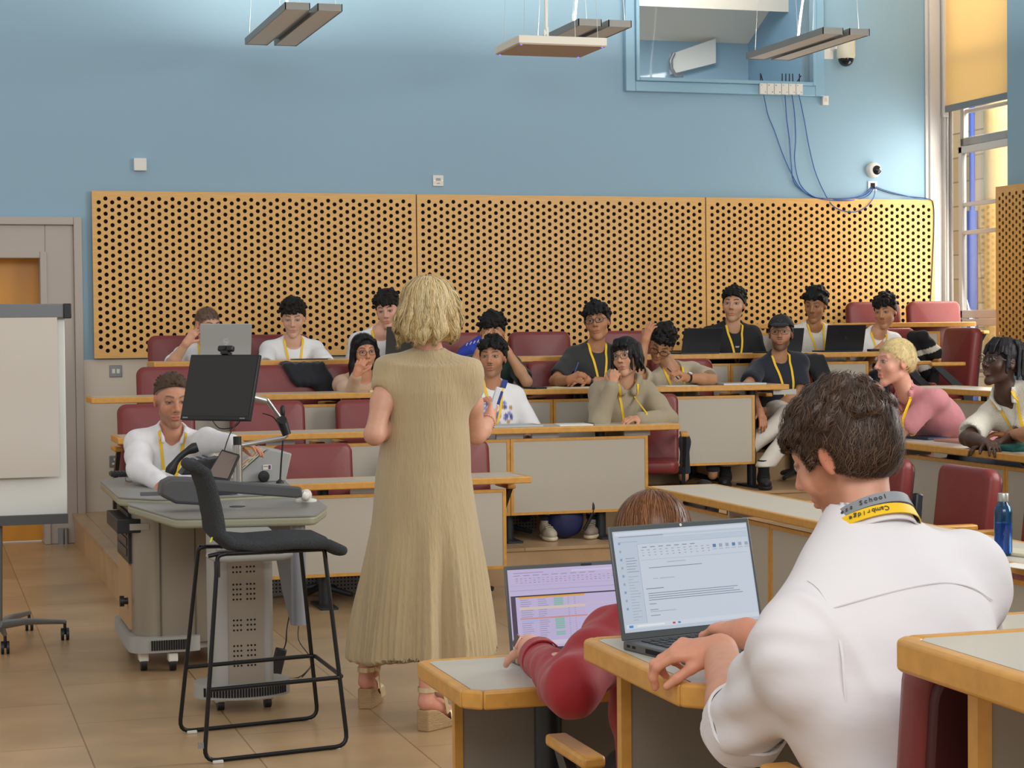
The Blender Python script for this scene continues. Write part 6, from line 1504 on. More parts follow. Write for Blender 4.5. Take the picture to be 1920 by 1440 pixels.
cab([(398, 788, 9.4), (412, 803, 9.4), (438, 801, 9.4), (450, 790, 9.4)]); cab([(446, 790, 9.4), (432, 812, 9.35), (422, 840, 9.3), (418, 862, 9.25)]); cab([(492, 775, 9.42), (512, 782, 9.42), (524, 800, 9.42)])
wc = thing('webcam', 'small black webcam clipped to the top of the monitor', 'webcam', ctr + uu * .165 - ff * 0); mb = MB(); mb.box((0, 0, .028), (.085, .03, .028), R=R_); cm = mb.build('body', M['blk'], wc, bevel=.008, seg=3)
mb = MB(); q = Vector(ff) * .014 + Vector((0, 0, .028)); mb.cyl(q, q + Vector(ff) * .006, .010, n=16); mb.build('lens', mat('lens_black', '050608', .1), cm, smooth=40); mb = MB(); mb.box((0, 0, .006), (.04, .04, .016), R=R_); mb.build('clip', M['blk'], wc)
# power adapter and cables hanging from the lectern
pw = thing('power_adapter', 'black power adapter standing on its cable by the lectern base', 'power adapter', oz(522, 1272, 0)); c2 = np.array(pw.location); mb = MB(); mb.box((0, 0, .075), (.05, .035, .13), R=Matrix.Rotation(.25, 3, 'Y')); mb.build('brick', M['blk'], pw, bevel=.006)
Yq = c2[1]; cab([(530, 1222, Yq), (536, 1205, Yq), (538, 1180, Yq), (545, 1130, Yq + .1), (532, 1100, Yq + .1), (556, 1040, Yq + .1), (565, 975, Yq + .1)], 'cable', .0035, pw)
cab([(520, 1272, Yq), (560, 1270, Yq - .02), (583, 1250, Yq), (566, 1270, Yq - .05), (585, 1240, Yq), (560, 1200, Yq + .2), (562, 1160, Yq + .3)], 'cable', .0025, pw)
# ------------------------------------------------------------------ bar stool
fL, fR, bL, bR = [oz(*p, .01) for p in ((383, 1428), (652, 1398), (336, 1372), (596, 1345))]
cx0 = (fL + fR + bL + bR) / 4; st_ = thing('bar_stool', 'tall grey felt bar stool on a black wire sledge frame', 'stool', (cx0[0], cx0[1], 0)); c2 = np.array(st_.location); c2[2] = 0
sf = [oy(408, 1042, fL[1] + .07), oy(608, 1030, fR[1] + .07), oy(372, 1028, bL[1] - .07), oy(563, 1022, bR[1] - .07)]
def bend(P_, rad=.045, n=5): return rounded3(P_, rad, n)
def rounded3(pts, rad, n=5):
    out = [Vector(pts[0])]
    for i in range(1, len(pts) - 1):
        a, b, c = Vector(pts[i - 1]), Vector(pts[i]), Vector(pts[i + 1]); d1 = a - b; d2 = c - b; q = min(rad, d1.length * .45, d2.length * .45); p1 = b + d1.normalized() * q; p2 = b + d2.normalized() * q
        for k in range(n + 1): t = k / n; out.append(p1 * (1 - t) ** 2 + b * 2 * t * (1 - t) + p2 * t * t)
    return out + [Vector(pts[-1])]
WIRE = mat('black_wire', '101113', .35, metal=.3)
for (a, b, t0, t1) in ((fL, fR, sf[0], sf[1]), (bL, bR, sf[2], sf[3])):
    mb = MB(); mb.tube(rounded3([t0 + (.03, 0, .006) - c2, t0 - c2, a - c2, b - c2, t1 - c2, t1 + (-.03, 0, .006) - c2], .05), .0085, 10); mb.build('sledge_leg', WIRE, st_, smooth=60)
def at_h(a, t, h): k = (h - a[2]) / (t[2] - a[2]); return a + (t - a) * k
hA = .30
q = [at_h(fL, sf[0], .255), at_h(fR, sf[1], .285), at_h(bR, sf[3], .285), at_h(bL, sf[2], .255)]; q = [at_h(fL, sf[0], .27), at_h(fR, sf[1], .27), at_h(bR, sf[3], .27), at_h(bL, sf[2], .27)]
mb = MB(); mb.tube(rounded3([q[0] - c2, q[1] + (.012, -.0, 0) - c2, q[2] + (.012, 0, 0) - c2, q[3] - c2], .03), .0085, 10); mb.build('footrest', WIRE, st_, smooth=60)
for p, d in ((fL, 0), (fR, 0), (bL, 0), (bR, 0)):
    s_ = np.array((.05 if p is fL or p is bL else -.05, 0, -.004)); mb = MB(); mb.box(p + s_ - c2, (.04, .022, .012)); mb.build('glide', mat('clear_glide', 'C8C4BC', .4), st_, bevel=.003)
mb = MB(); mb.box(fL + (-.012, 0, .06) - c2, (.022, .003, .022)); mb.build('tag', M['grey'], st_)
mb = MB(); mb.box(sf[0] + (-.004, -.01, -.05) - c2, (.022, .004, .06)); mb.build('fabric_tag', M['blk'], st_)
# shell: profile in the x-z plane swept over the seat width
yc = (sf[0][1] + sf[2][1]) / 2; prof = [(626, 1022), (600, 1010), (540, 1010), (470, 1016), (425, 1012), (400, 992), (388, 955), (380, 915), (368, 882), (352, 872)]
pc = [oy(px, py, yc - .02) for px, py in prof]; F2 = Fld(.03)
def shell_fn(P_):
    d = None
    for i in range(len(pc) - 1):
        a, b = pc[i].astype(f32), pc[i + 1].astype(f32); ax = a.copy(); ax[1] = 0; bx = b.copy(); bx[1] = 0; Q = P_.copy(); Q[:, 1] = 0; pa = Q - ax; ba = bx - ax; h = np.clip((pa @ ba) / (ba @ ba), 0, 1); v = _l(pa - h[:, None] * ba)
        d = v if d is None else np.minimum(d, v)
    up_ = smst(.80, 1.0, P_[:, 2]); hw = .215 - .03 * up_ ; Yd = np.abs(P_[:, 1] - yc); 
    th_ = .019; a_ = d - th_; b_ = Yd - hw; r_ = .03
    return (np.minimum(np.maximum(a_ + r_ * .5, b_ + r_), 0) + np.sqrt(np.maximum(a_ + r_ * .5, 0) ** 2 + np.maximum(b_ + r_, 0) ** 2) - r_ * .5).astype(f32)
lo = np.array([pc[-1][0] - .06, yc - .26, pc[4][2] - .06]); hi = np.array([pc[0][0] + .05, yc + .26, pc[-1][2] + .05])
v_, q_ = field_mesh(shell_fn, lo, hi, .006); k_ = (v_[:, 1] - yc) / .21; bk_ = smst(.80, .95, v_[:, 2]); v_[:, 0] += .035 * k_ ** 2 * bk_; v_[:, 2] -= .018 * (1 - k_ ** 2) * (1 - bk_)
mesh_obj('seat_shell', v_, q_, mat('grey_felt', '3F4143', .95, bump=.5, bscale=260, noise=.35, nscale=220, spec=.15), st_, None, loc=np.array(st_.location))
mb = MB(); p = oy(396, 1012, yc - .225) - c2; mb.box(p, (.006, .003, .02), R=Matrix.Rotation(.4, 3, 'Y')); mb.build('side_label', mat('lime', 'C6D830', .6), st_)
mb = MB(); mb.tube([sf[0] + (-.035, 0, .0) - c2, sf[0] + (0, 0, .006) - c2, sf[1] - c2, ], .008, 8); mb.build('seat_bracket', WIRE, st_, smooth=60); mb = MB(); mb.tube([sf[2] + (0, 0, .006) - c2, sf[3] - c2], .008, 8); mb.build('seat_bracket', WIRE, st_, smooth=60)
# ------------------------------------------------------------------ flip chart easel
Ye = 9.95; e0 = oy(0, 1160, Ye); ez_ = thing('flip_chart', 'mobile whiteboard easel with blank paper sheets, on a castor base', 'flip chart', (e0[0] - .02, Ye, 0)); c2 = np.array(ez_.location)
def er(p, Y=Ye): return oy(*p, Y) - c2
tl, br_ = er((-150, 597)), er((127, 976)); mb = MB(); mb.b2(tl, br_ + (0, .018, 0)); mb.build('board', mat('whiteboard', 'DADBD4', .3), ez_, bevel=.004)
a_, b_ = er((-150, 597), Ye - .03), er((112, 893), Ye - .03); mb = MB(); n = 24; V = []
for i in range(n + 1):
    for j in (0, 1):
        t = i / n; x = a_[0] + (b_[0] - a_[0]) * j; z = a_[2] + (b_[2] - a_[2]) * t; V.append((x, a_[1] - .004 - .010 * math.sin(t * 9 + j) * t - .01 * t, z))
V2 = [(x, y + .006, z) for x, y, z in V]; fs = []
for i in range(n): fs += [(2 * i, 2 * i + 1, 2 * i + 3, 2 * i + 2)]; fs += [tuple(q + len(V) for q in (2 * i + 2, 2 * i + 3, 2 * i + 1, 2 * i))]; fs += [(2 * i, 2 * i + 2, len(V) + 2 * i + 2, len(V) + 2 * i), (2 * i + 1, len(V) + 2 * i + 1, len(V) + 2 * i + 3, 2 * i + 3)]
fs += [(2 * n, 2 * n + 1, len(V) + 2 * n + 1, len(V) + 2 * n)]; mb.add(V + V2, fs); mb.build('paper_pad', mat('flip_paper', 'CDC5BA', .8), ez_, smooth=40)
a_, b_ = er((-150, 571), Ye - .035), er((120, 597), Ye); mb = MB(); mb.b2(a_, b_ + (0, .03, 0)); mb.build('clamp_rail', mat('rail_grey', '6E7174', .4), ez_, bevel=.008); mb = MB(); mb.b2(er((119, 569), Ye - .04), er((133, 597), Ye) + (0, .035, 0)); mb.build('rail_end_cap', M['blk'], ez_, bevel=.004)
mb = MB(); mb.b2(er((-150, 974), Ye - .04), er((127, 980), Ye)); tr_ = mb.build('pen_tray', DKG, ez_)
mb = MB(); p = er((50, 974), Ye - .025); mb.tube([p, p + (.06, 0, 0)], .006, 10); mb.build('marker', M['white'], tr_, smooth=50); mb = MB(); mb.tube([p + (-.025, 0, 0), p], .006, 10); mb.build('marker', mat('green_cap', '2A6A4A', .4), tr_, smooth=50)
mb = MB(); mb.cyl(er((-3, 975), Ye + .03), er((-3, 1170), Ye + .03), .02); mb.build('column', M['grey'], ez_, smooth=50)
hb = er((-3, 1172), Ye + .02)
for k, (px, py) in enumerate(((122, 1200), (55, 1182), (10, 1226), (-110, 1215), (-90, 1180))):
    g_ = oz(px, py, 0) - c2; e_ = np.array([g_[0], g_[1], .095]); mb = MB(); mb.tube([hb + (0, 0, -.0), hb * .6 + e_ * .4 + (0, 0, .012), e_ + (0, 0, .0)], [.03, .022, .014], 10, flat=.8); mb.build('foot', M['grey'], ez_, smooth=60)
    mb = MB(); mb.tube([g_ + (-.02, 0, .032), g_ + (-.006, 0, .032)], .032, 16); mb.tube([g_ + (.006, 0, .032), g_ + (.02, 0, .032)], .032, 16); mb.cyl(g_ + (0, 0, .03), g_ + (0, 0, .09), .008); mb.build('castor', M['blk'], ez_, smooth=50)
# ------------------------------------------------------------------ wall fittings
def wall_box(name, label, cat, px, w_, h_, d_, m_, Y=YW, group=None, bevel=.004):
    p = oy(*px, Y); r = thing(name, label, cat, (p[0], Y, p[2] - h_ / 2), 0, group); mb = MB(); mb.b2((-w_ / 2, -d_, 0), (w_ / 2, 0, h_)); mb.build('housing', m_, r, bevel=bevel); return r, p
r, p = wall_box('wall_sensor', 'plain square white box on the blue wall above the left-hand acoustic panel', 'sensor', (262, 309), .095, .095, .045, M['white'])
r['label'] = 'plain square white box on the blue wall near the door'
r, p = wall_box('wall_socket', 'white square socket plate on the blue wall above the panel joint', 'socket', (821, 339), .088, .088, .014, M['white']); mb = MB(); mb.b2((-.018, -.018, .045), (.018, -.012, .065)); mb.b2((-.012, -.018, .02), (.012, -.013, .026)); mb.build('outlet', mat('outlet_grey', 'A9A79E', .5), r)  # outlet parts in a greyer tone than the plate
for s in (-1, 1): mb = MB(); mb.cyl((s * .032, -.013, .044), (s * .032, -.016, .044), .004); mb.build('screw', M['chrome'], r)
r, p = wall_box('light_switch', 'steel double switch plate on the cream wall below the first acoustic panel', 'switch', (217, 696), .095, .09, .010, M['grey'])
for s in (-1, 1): mb = MB(); mb.b2((s * .017 - .012, -.016, .027), (s * .017 + .012, -.009, .063)); mb.build('rocker', M['white'], r, bevel=.002)
r, p = wall_box('power_socket', 'steel power socket low on the cream wall by the armrest', 'socket', (216, 865), .09, .09, .010, M['grey']); mb = MB(); mb.cyl((0, -.009, .06), (0, -.013, .06), .012); mb.b2((-.025, -.013, .02), (.025, -.009, .035)); mb.build('outlet', M['white'], r)
r, p = wall_box('wall_sensor', 'small cream box just below the corner of the high window frame', 'sensor', (1545, 189), .055, .08, .035, M['white']); mb = MB(); mb.b2((-.012, -.037, .03), (.012, -.034, .06)); mb.build('sensor_window', mat('cream_window', 'CFCDB8', .3), r)
# dome camera and the cable plate
p = oy(1636, 319, YW); r = thing('dome_camera', 'round white dome camera on the blue wall over the cable outlet', 'camera', p); mb = MB(); Rx = Matrix.Rotation(PI / 2, 3, 'X'); mb.lathe([(.001, 0), (.066, 0), (.068, .02), (.060, .045), (.045, .058), (.001, .06)], (0, 0, 0), 32, Rx); mb.build('housing', M['white'], r, smooth=50)
mb = MB(); mb.lathe([(.042 * math.cos(a), .042 * math.sin(a)) for a in np.linspace(0, PI / 2 - .02, 10)], (.012, -.048, -.004), 28, Rx); dm = mb.build('dome', mat('smoked_dome', '1C1E22', .08), r, smooth=60); mb = MB(); mb.cyl((.025, -.084, 0), (.029, -.092, .002), .012); mb.build('lens', M['chrome'], dm, smooth=40)
p = oy(1635, 349, YW); r = thing('cable_outlet', 'white wall plate with a bundle of blue cables pushed through it', 'cable outlet', p); mb = MB(); mb.b2((-.042, -.012, -.042), (.042, 0, .042)); mb.build('plate', M['white'], r, bevel=.003); mb = MB(); mb.b2((-.02, -.0135, -.024), (.022, -.011, .026)); mb.build('opening', M['dark'], r)
# PTZ camera
p = oy(1573, 92, YW); r = thing('ceiling_camera', 'white pan-tilt camera with dark glass dome on a bracket beside the high window', 'camera', p); mb = MB(); mb.b2((-.15, -.02, -.09), (-.06, 0, .05)); mb.b2((-.09, -.12, -.02), (-.04, 0, .04)); mb.build('bracket', M['white'], r, bevel=.006)
mb = MB(); mb.lathe([(.001, .07), (.07, .07), (.078, .055), (.078, -.08), (.070, -.10), (.001, -.10)], (0, -.13, 0), 32); mb.build('housing', mat('cream_plastic', 'DAD4BE', .35), r, smooth=40); mb = MB(); mb.lathe([(.066 * math.cos(a), -.10 - .066 * math.sin(a)) for a in np.linspace(0, PI / 2 - .02, 10)][::-1], (0, -.13, 0), 28); mb.build('dome', mat('smoked_dome', '1C1E22', .08), r, smooth=60)
# row of small boxes with aerials and their blue cables
a, b = oy(1422, 167, YW - .05), oy(1503, 168, YW - .05); wdt = (b[0] - a[0]) / 6
names = ['with two upright aerials, first of the row', 'second of the row with two short stubs', 'third of the row, no aerial', 'fourth of the row with two aerials', 'fifth of the row with two thick aerials', 'last of the row with crossed aerials']
ANT = [[(.2, 0), (.6, -.3)], [(.3, 9), (.8, 9)], [(.3, 9), (.7, 9)], [(.2, 0), (.7, 0)], [(.2, 0), (.7, -.05)], [(.1, .6), (.6, 0)]]
boxes = []
for k in range(6):
    c = a + (b - a) * ((k + .5) / 6); r = thing('wireless_box', 'small white receiver box ' + names[k], 'receiver', (c[0], YW - .05, c[2] - .045), 0, 'white receiver boxes under the high window'); mb = MB(); mb.b2((-wdt / 2 + .002, -.03, 0), (wdt / 2 - .002, 0, .09)); mb.build('housing', M['white'], r, bevel=.003)
    for (fx_, tl_) in ANT[k]:
        short = tl_ == 9; x = -wdt / 2 + wdt * fx_; L_ = .022 if short else .085; t_ = 0 if short else tl_; mb = MB(); mb.tube([(x, -.015, .09), (x + L_ * math.sin(t_), -.015, .09 + L_ * math.cos(t_))], .0035 if short else .005, 8); mb.build('aerial', M['blk'], r, smooth=50)
    mb = MB(); mb.cyl((wdt * .25, -.031, .018), (wdt * .25, -.033, .018), .004); mb.cyl((-wdt * .25, -.031, .075), (-wdt * .25, -.033, .075), .004); mb.build('screw', M['blk'] if k in (1, 2) else M['grey'], r); boxes.append(c)
def spline(P_, n=8):
    P_ = [Vector(q) for q in P_]; out = []
    for i in range(len(P_) - 1):
        a, b = P_[i], P_[i + 1]; p0 = P_[i - 1] if i else a; p3 = P_[i + 2] if i + 2 < len(P_) else b
        for k in range(n): t = k / n; out.append(.5 * ((2 * a) + (b - p0) * t + (2 * p0 - 5 * a + 4 * b - p3) * t * t + (-p0 + 3 * a - 3 * b + p3) * t ** 3))
    return out + [P_[-1]]
BC = mat('blue_cable', '2F5FA8', .45)
def cable(label, pts, Y=YW - .018, r_=.004, m_=BC, group='blue cables on the end wall'):
    mb = MB(); mb.tube(spline([oy(q[0], q[1], q[2] if len(q) > 2 else Y) for q in pts]), r_, 6); return solo(mb, 'cable', m_, label, 'cable', group, smooth=60)
YP = YW - .062
cable('blue cable hanging from the first receiver box to the wall outlet', [(1432, 178, YW - .06), (1440, 215), (1452, 245), (1468, 290), (1484, 325), (1500, 352), (1525, 369), (1560, 372, YP), (1600, 370, YP), (1622, 362), (1634, 350)])
cable('blue cable from the fourth receiver box, falling nearly straight', [(1472, 178, YW - .06), (1475, 220), (1480, 260), (1484, 310), (1488, 340), (1505, 358), (1530, 371), (1580, 374, YP), (1620, 366), (1636, 352)])
cable('blue cable from the fifth receiver box, next to the straight one', [(1485, 178, YW - .06), (1490, 215), (1492, 260), (1490, 300), (1498, 340), (1515, 362), (1540, 373, YP), (1590, 376, YP), (1625, 368), (1638, 353)])
cable('blue cable looping lowest, over the top edge of the acoustic panel', [(1498, 178, YW - .06), (1508, 225), (1516, 270), (1528, 320), (1545, 360), (1560, 384, YP), (1580, 395, YP), (1605, 397, YP), (1625, 387, YP), (1638, 370, YP), (1641, 353)])
cable('blue cable running from the outlet along the panel top to the window', [(1642, 350), (1660, 357), (1690, 365), (1720, 372, YP), (1745, 374, YP)])
cable('dark cable dropping down the wall edge beside the window', [(1640, 352), (1665, 361), (1700, 368), (1740, 373, YP), (1750, 385, YP), (1751, 430, YP), (1748, 500, YP), (1744, 580, YP), (1742, 640, YP)], m_=mat('dark_cable', '1F2A45', .5))
# ------------------------------------------------------------------ suspended luminaires
def pendant(label, nl, nr, fl_, zb=3.70, power=48):
    """nl,nr near corners (pixels of the lower face), fl_ far corner"""
    A, B, C_ = oz(*nl, zb), oz(*nr, zb), oz(*fl_, zb); x0, x1 = A[0], B[0]; y0 = (A[1] + B[1]) / 2; y1 = C_[1]; Wd = x1 - x0; g = .13 * Wd; w2 = (Wd - g) / 2; h_ = .048; L_ = y1 - y0
    r = thing('pendant_lamp', label, 'lamp', ((x0 + x1) / 2, (y0 + y1) / 2, zb), 0, 'twin-bar pendant lamps'); PM_ = mat('pendant_grey', '8C8A84', .45, metal=.3)
    for s in (-1, 1):
        xc = s * (g / 2 + w2 / 2); mb = MB()
        for (a_, b_) in (((xc - w2 / 2, -L_ / 2, 0), (xc - w2 / 2 + .006, L_ / 2, h_)), ((xc + w2 / 2 - .006, -L_ / 2, 0), (xc + w2 / 2, L_ / 2, h_)), ((xc - w2 / 2, -L_ / 2, 0), (xc + w2 / 2, -L_ / 2 + .006, h_)), ((xc - w2 / 2, L_ / 2 - .006, 0), (xc + w2 / 2, L_ / 2, h_))): mb.b2(a_, b_)
        bd = mb.build('lamp_housing', PM_, r); mb = MB(); mb.b2((xc - w2 / 2 + .006, -L_ / 2 + .006, .004), (xc + w2 / 2 - .006, L_ / 2 - .006, .010)); mb.build('diffuser', mat('pendant_diffuser', 'E6DED2', .5), bd)
        mb = MB(); mb.b2((xc - w2 / 2 + .006, -L_ / 2 + .006, h_ - .02), (xc + w2 / 2 - .006, L_ / 2 - .006, h_ - .012)); mb.build('upper_tube', mat('lamp_tube', 'FFFFFF', .5, emit='FFF4E0', estr=6), bd)
    mb = MB(); mb.b2((-g / 2, -L_ / 2 + .25, .02), (g / 2, L_ / 2 - .2, h_ - .02)); mb.build('centre_spine', mat('spine_grey', '6A6A6C', .5), r)
    for s in (-1, 1):
        mb = MB(); mb.tube([(s * (g / 2 + w2), L_ / 2 * .75, h_), (s * .05, L_ / 2 * .75, 2.3)], .0018, 5); mb.build('suspension_wire', M['chrome'], r); mb = MB(); mb.tube([(s * (g / 2 + w2), -L_ / 2 * .75, h_), (s * .05, -L_ / 2 * .75, 2.3)], .0018, 5); mb.build('suspension_wire', M['chrome'], r)
    mb = MB(); mb.tube(spline([(-.02, .1, h_ - .02), (.0, .05, .35), (.08, -.02, .9), (.02, 0, 1.6), (0, 0, 2.3)]), .009, 8); mb.build('power_cord', M['white'], r, smooth=60)
    l = area('pendant_uplight', (r.location.x, r.location.y, zb + h_ + .02), (r.location.x, r.location.y, zb + 3), Wd, L_, power, (1, .95, .86)); l.parent = r; l.location = (0, 0, h_ + .02); return r
pendant('grey twin-bar lamp hanging by itself high over the first acoustic panel', (534, 18), (643, 21), (466, 84))
pendant('grey twin-bar lamp partly behind the flat white ceiling tile', (1086, 47), (1183, 52), (1005, 88))
pendant('grey twin-bar lamp in front of the high window with its white flex', (1541, 64), (1633, 66), (1403, 111))
zb = 3.35; P_ = [oz(*q, zb) for q in ((919, 103), (973, 82), (1140, 87), (1076, 109))]; x0 = P_[1][0]; y0 = P_[1][1]; wx = P_[2][0] - x0; wy = min(.6, P_[0][1] - y0)
r = thing('ceiling_microphone', 'flat square white microphone tile hanging on wires, tiny blue lights at its corners', 'microphone', (x0 + wx / 2, y0 + wy / 2, zb)); mb = MB(); mb.b2((-wx / 2, -wy / 2, .006), (wx / 2, wy / 2, .055)); mb.build('housing', mat('tile_cream', 'E2DCCB', .5), r, bevel=.003); mb = MB(); mb.b2((-wx / 2 + .006, -wy / 2 + .006, 0), (wx / 2 - .006, wy / 2 - .006, .008)); mb.build('grille', mat('tile_beige', 'C4AD98', .8), r)
for sx_, sy_ in ((-1, -1), (1, -1), (-1, 1), (1, 1)): mb = MB(); mb.cyl((sx_ * wx * .46, sy_ * wy * .45, 0), (sx_ * wx * .46, sy_ * wy * .45, -.003), .006); mb.build('indicator_light', mat('led_blue', '6040FF', .5, emit='5A3CFF', estr=6), r); mb = MB(); mb.tube([(sx_ * wx * .42, sy_ * wy * .42, .055), (sx_ * wx * .3, sy_ * wy * .3, 2.2)], .0015, 5); mb.build('suspension_wire', M['chrome'], r)
mb = MB(); mb.tube(spline([(-.02, 0, .05), (-.02, 0, .15), (-.03, 0, .3), (-.035, .0, 2)]), .009, 8); mb.tube(spline([(-.025, 0, .05), (-.04, 0, .13), (-.02, 0, .28), (-.025, .0, 2)]), .007, 8); mb.build('cable', M['white'], r, smooth=60)

# ------------------------------------------------------------------ laptops and the rest of the table-top things
def laptop(label, hl, hr, depth, open_deg, zt, body, back=None, scr=None, h_=None, fwd=None, ax=None, group='laptops on the desks', thick=.012):
    """hinge line from hl to hr (world, xy) as seen by the user facing the screen; fwd = towards the user"""
    hl = np.array(hl, float); hr = np.array(hr, float); c = (hl + hr) / 2; u = hr - hl; W_ = np.linalg.norm(u); u /= W_; f = np.cross(u, (0, 0, 1)); f = f if fwd is None or f @ np.array(fwd, float) > 0 else -f
    r = thing('laptop', label, 'laptop', (c[0], c[1], zt), 0, group); h_ = h_ or depth
    R0 = Matrix(np.stack([u, f, [0, 0, 1]], 1).tolist()); mb = MB(); mb.box(f * depth / 2 + np.array([0, 0, thick / 2]), (W_, depth, thick), R=R0); bs = mb.build('base', body, r, bevel=.003)
    a = math.radians(open_deg - 90); up_ = np.array([0, 0, 1]) * math.cos(a) - f * math.sin(a); n_ = np.cross(u, up_); n_ = n_ if n_ @ f > 0 else -n_; R1 = Matrix(np.stack([u, n_, up_], 1).tolist()); cc = np.array([0, 0, thick]) + up_ * h_ / 2
    mb = MB(); mb.box(cc - n_ * .003, (W_, .006, h_), R=R1); ld = mb.build('lid', back or body, r, bevel=.002); mb = MB(); mb.box(cc + n_ * .0008 + up_ * .002, (W_ - .016, .001, h_ - .026), R=R1); mb.build('screen', scr or mat('dark_screen', '0C0D10', .15), ld)
    mb = MB(); rows, cols_ = 5, 14; kw = (W_ - .05) / cols_; kd = depth * .5 / rows
    for i in range(rows):
        for j in range(cols_): mb.box(u * (-W_ / 2 + .025 + kw * (j + .5)) + f * (.025 + kd * (i + .5)) + np.array([0, 0, thick + .001]), (kw * .82, kd * .8, .002), R=R0)
    mb.build('key', mat('key_black', '222428', .5), bs)
    return dict(r=r, u=u, f=f, up=up_, n=n_, cc=cc, W=W_, h=h_, th=thick, lid=ld, base=bs)
zB = ZD[3]; SIL = mat('silver_lid', 'B4B6B5', .4, metal=.5); DKL = mat('dark_lid', '23262B', .4)
def audience_laptop(label, x0, x1, ytop, body, back, yh=None, op=105, row=3):
    Yh = yh or YD[row] + .17; a = oy(x0, 660, Yh); b = oy(x1, 660, Yh); zt = ZD[row]; top = oy((x0 + x1) / 2, ytop, Yh)[2]; return laptop(label, (b[0], Yh, 0), (a[0], Yh, 0), .22, op, zt, body, back, h_=min(.27, (top - zt - .012) / math.sin(math.radians(op))), fwd=(0, 1, 0))
L = audience_laptop('open silver laptop with a round logo on its lid, top-left desk', 374, 470, 607, M['grey'], SIL); L['r']['label'] = 'open silver laptop with a round logo hiding the cropped-haired boy\'s face'
mb = MB(); cc_ = L['cc'] - L['n'] * .0065; mb.tube([cc_ + (L['u'] * math.cos(a) + L['up'] * math.sin(a)) * .020 for a in np.linspace(0, 2 * PI, 25)[:-1]], .0012, 6, closed=True); lg = mb.build('logo', mat('logo_white', 'DADCDC', .3), L['lid'], smooth=60)
text_mesh('hp', .026, cc_ - L['n'] * .0006, -L['u'], L['up'] + L['u'] * -.15, mat('logo_white', 'DADCDC', .3), L['lid'], 'logo')
audience_laptop('open dark laptop beside the blonde woman\'s head', 722, 800, 612, DKL, mat('dark_lid_brown', '3A3836', .4)); audience_laptop('open black tablet with a folio in front of the boy in black', 1277, 1349, 615, DKL, DKL, op=110)
audience_laptop('small black tablet standing behind the boy in the cap', 1468, 1503, 615, DKL, DKL)
L = audience_laptop('open black laptop with a dark fruit-shaped logo', 1546, 1618, 609, DKL, mat('midnight_lid', '15191F', .35)); cc_ = L['cc'] - L['n'] * .0065
mb = MB(); mb.prism([(.012 * math.cos(a) * (1 - .12 * math.cos(2 * a)), .012 * math.sin(a)) for a in np.linspace(0, 2 * PI, 19)[:-1]], cc_, L['u'], L['up'], L['n'] * -.0008); mb.prism([(.0, .014), (.004, .019), (.006, .020), (.003, .014)], cc_, -L['u'], L['up'], L['n'] * -.0008); mb.build('logo', mat('logo_dark', '30353C', .2), L['lid'])
mb = MB(); mb.b2((-.13, -.05, 0), (.13, .05, .012)); o_ = mb.build('folio_case', mat('felt_black', '17181A', .9), None, bevel=.005, seg=3); p = oz(1400, 661, zB); o_.location = (p[0] + .0, YD[3] + .12, zB); tag(o_, 'soft black folio lying flat before the boy in black', 'case')
def flat(name, label, cat, m_, px, Y, zt, dims, rz=0., group=None, bevel=.002):
    p = oy(px, 700, Y); mb = MB(); mb.box((0, 0, dims[2] / 2), dims, rz=rz); o_ = mb.build(name, m_, None, bevel=bevel); o_.location = (p[0], Y, zt); return tag(o_, label, cat, group)
flat('tablet', 'thin black tablet flat before the boy who looks down', 'tablet', M['blk'], 580, YD[3] + .12, zB, (.24, .16, .008)); flat('notebook', 'closed black-covered notebook on the third desk row, middle', 'notebook', mat('black_cover', '1C1C20', .6), 1008, YD[2] + .12, ZD[2], (.13, .18, .012), .2)
nbk = flat('notebook', 'open cream-paged notebook beside the black one, third desk row', 'notebook', mat('cream_pages', 'D9CFA8', .8), 1035, YD[2] + .13, ZD[2], (.14, .2, .010)); flat('paper_sheet', 'loose white sheets by the elbow of the boy in charcoal', 'paper', M['white'], 1085, YD[2] + .12, ZD[2], (.21, .18, .004), .1); flat('paper_sheet', 'white sheets under the watch of the bowing boy', 'paper', M['white'], 1270, YD[2] + .12, ZD[2], (.24, .18, .004)); flat('laptop', 'closed silver laptop at the end of the third desk row', 'laptop', SIL, 1385, YD[2] + .16, ZD[2], (.33, .23, .014))
flat('laptop', 'closed silver laptop before the boy in the flowered T-shirt', 'laptop', SIL, 962, YD[1] + .17, ZD[1], (.33, .23, .014)); pd = flat('note_pad', 'white spiral note pad before the boy in the hoodie', 'note pad', M['white'], 1075, YD[1] + .15, ZD[1], (.22, .2, .010), -.15)
mb = MB()
for k in range(14): mb.tube([(.105 + .007 * math.cos(a), -.085 + .013 * k, .006 + .009 * math.sin(a)) for a in np.linspace(0, 2 * PI, 9)[:-1]], .001, 4, closed=True)
sp_ = mb.build('spiral', M['blk'], pd)
flat('card', 'small cream card in front of the girl in glasses', 'card', mat('cream_pages', 'D9CFA8', .8), 700, YD[2] + .1, ZD[2], (.06, .05, .012))
flat('phone', 'black phone under the clasped hands of the boy in plain white', 'phone', M['blk'], 1640, YD[3] + .15, zB, (.10, .06, .02))
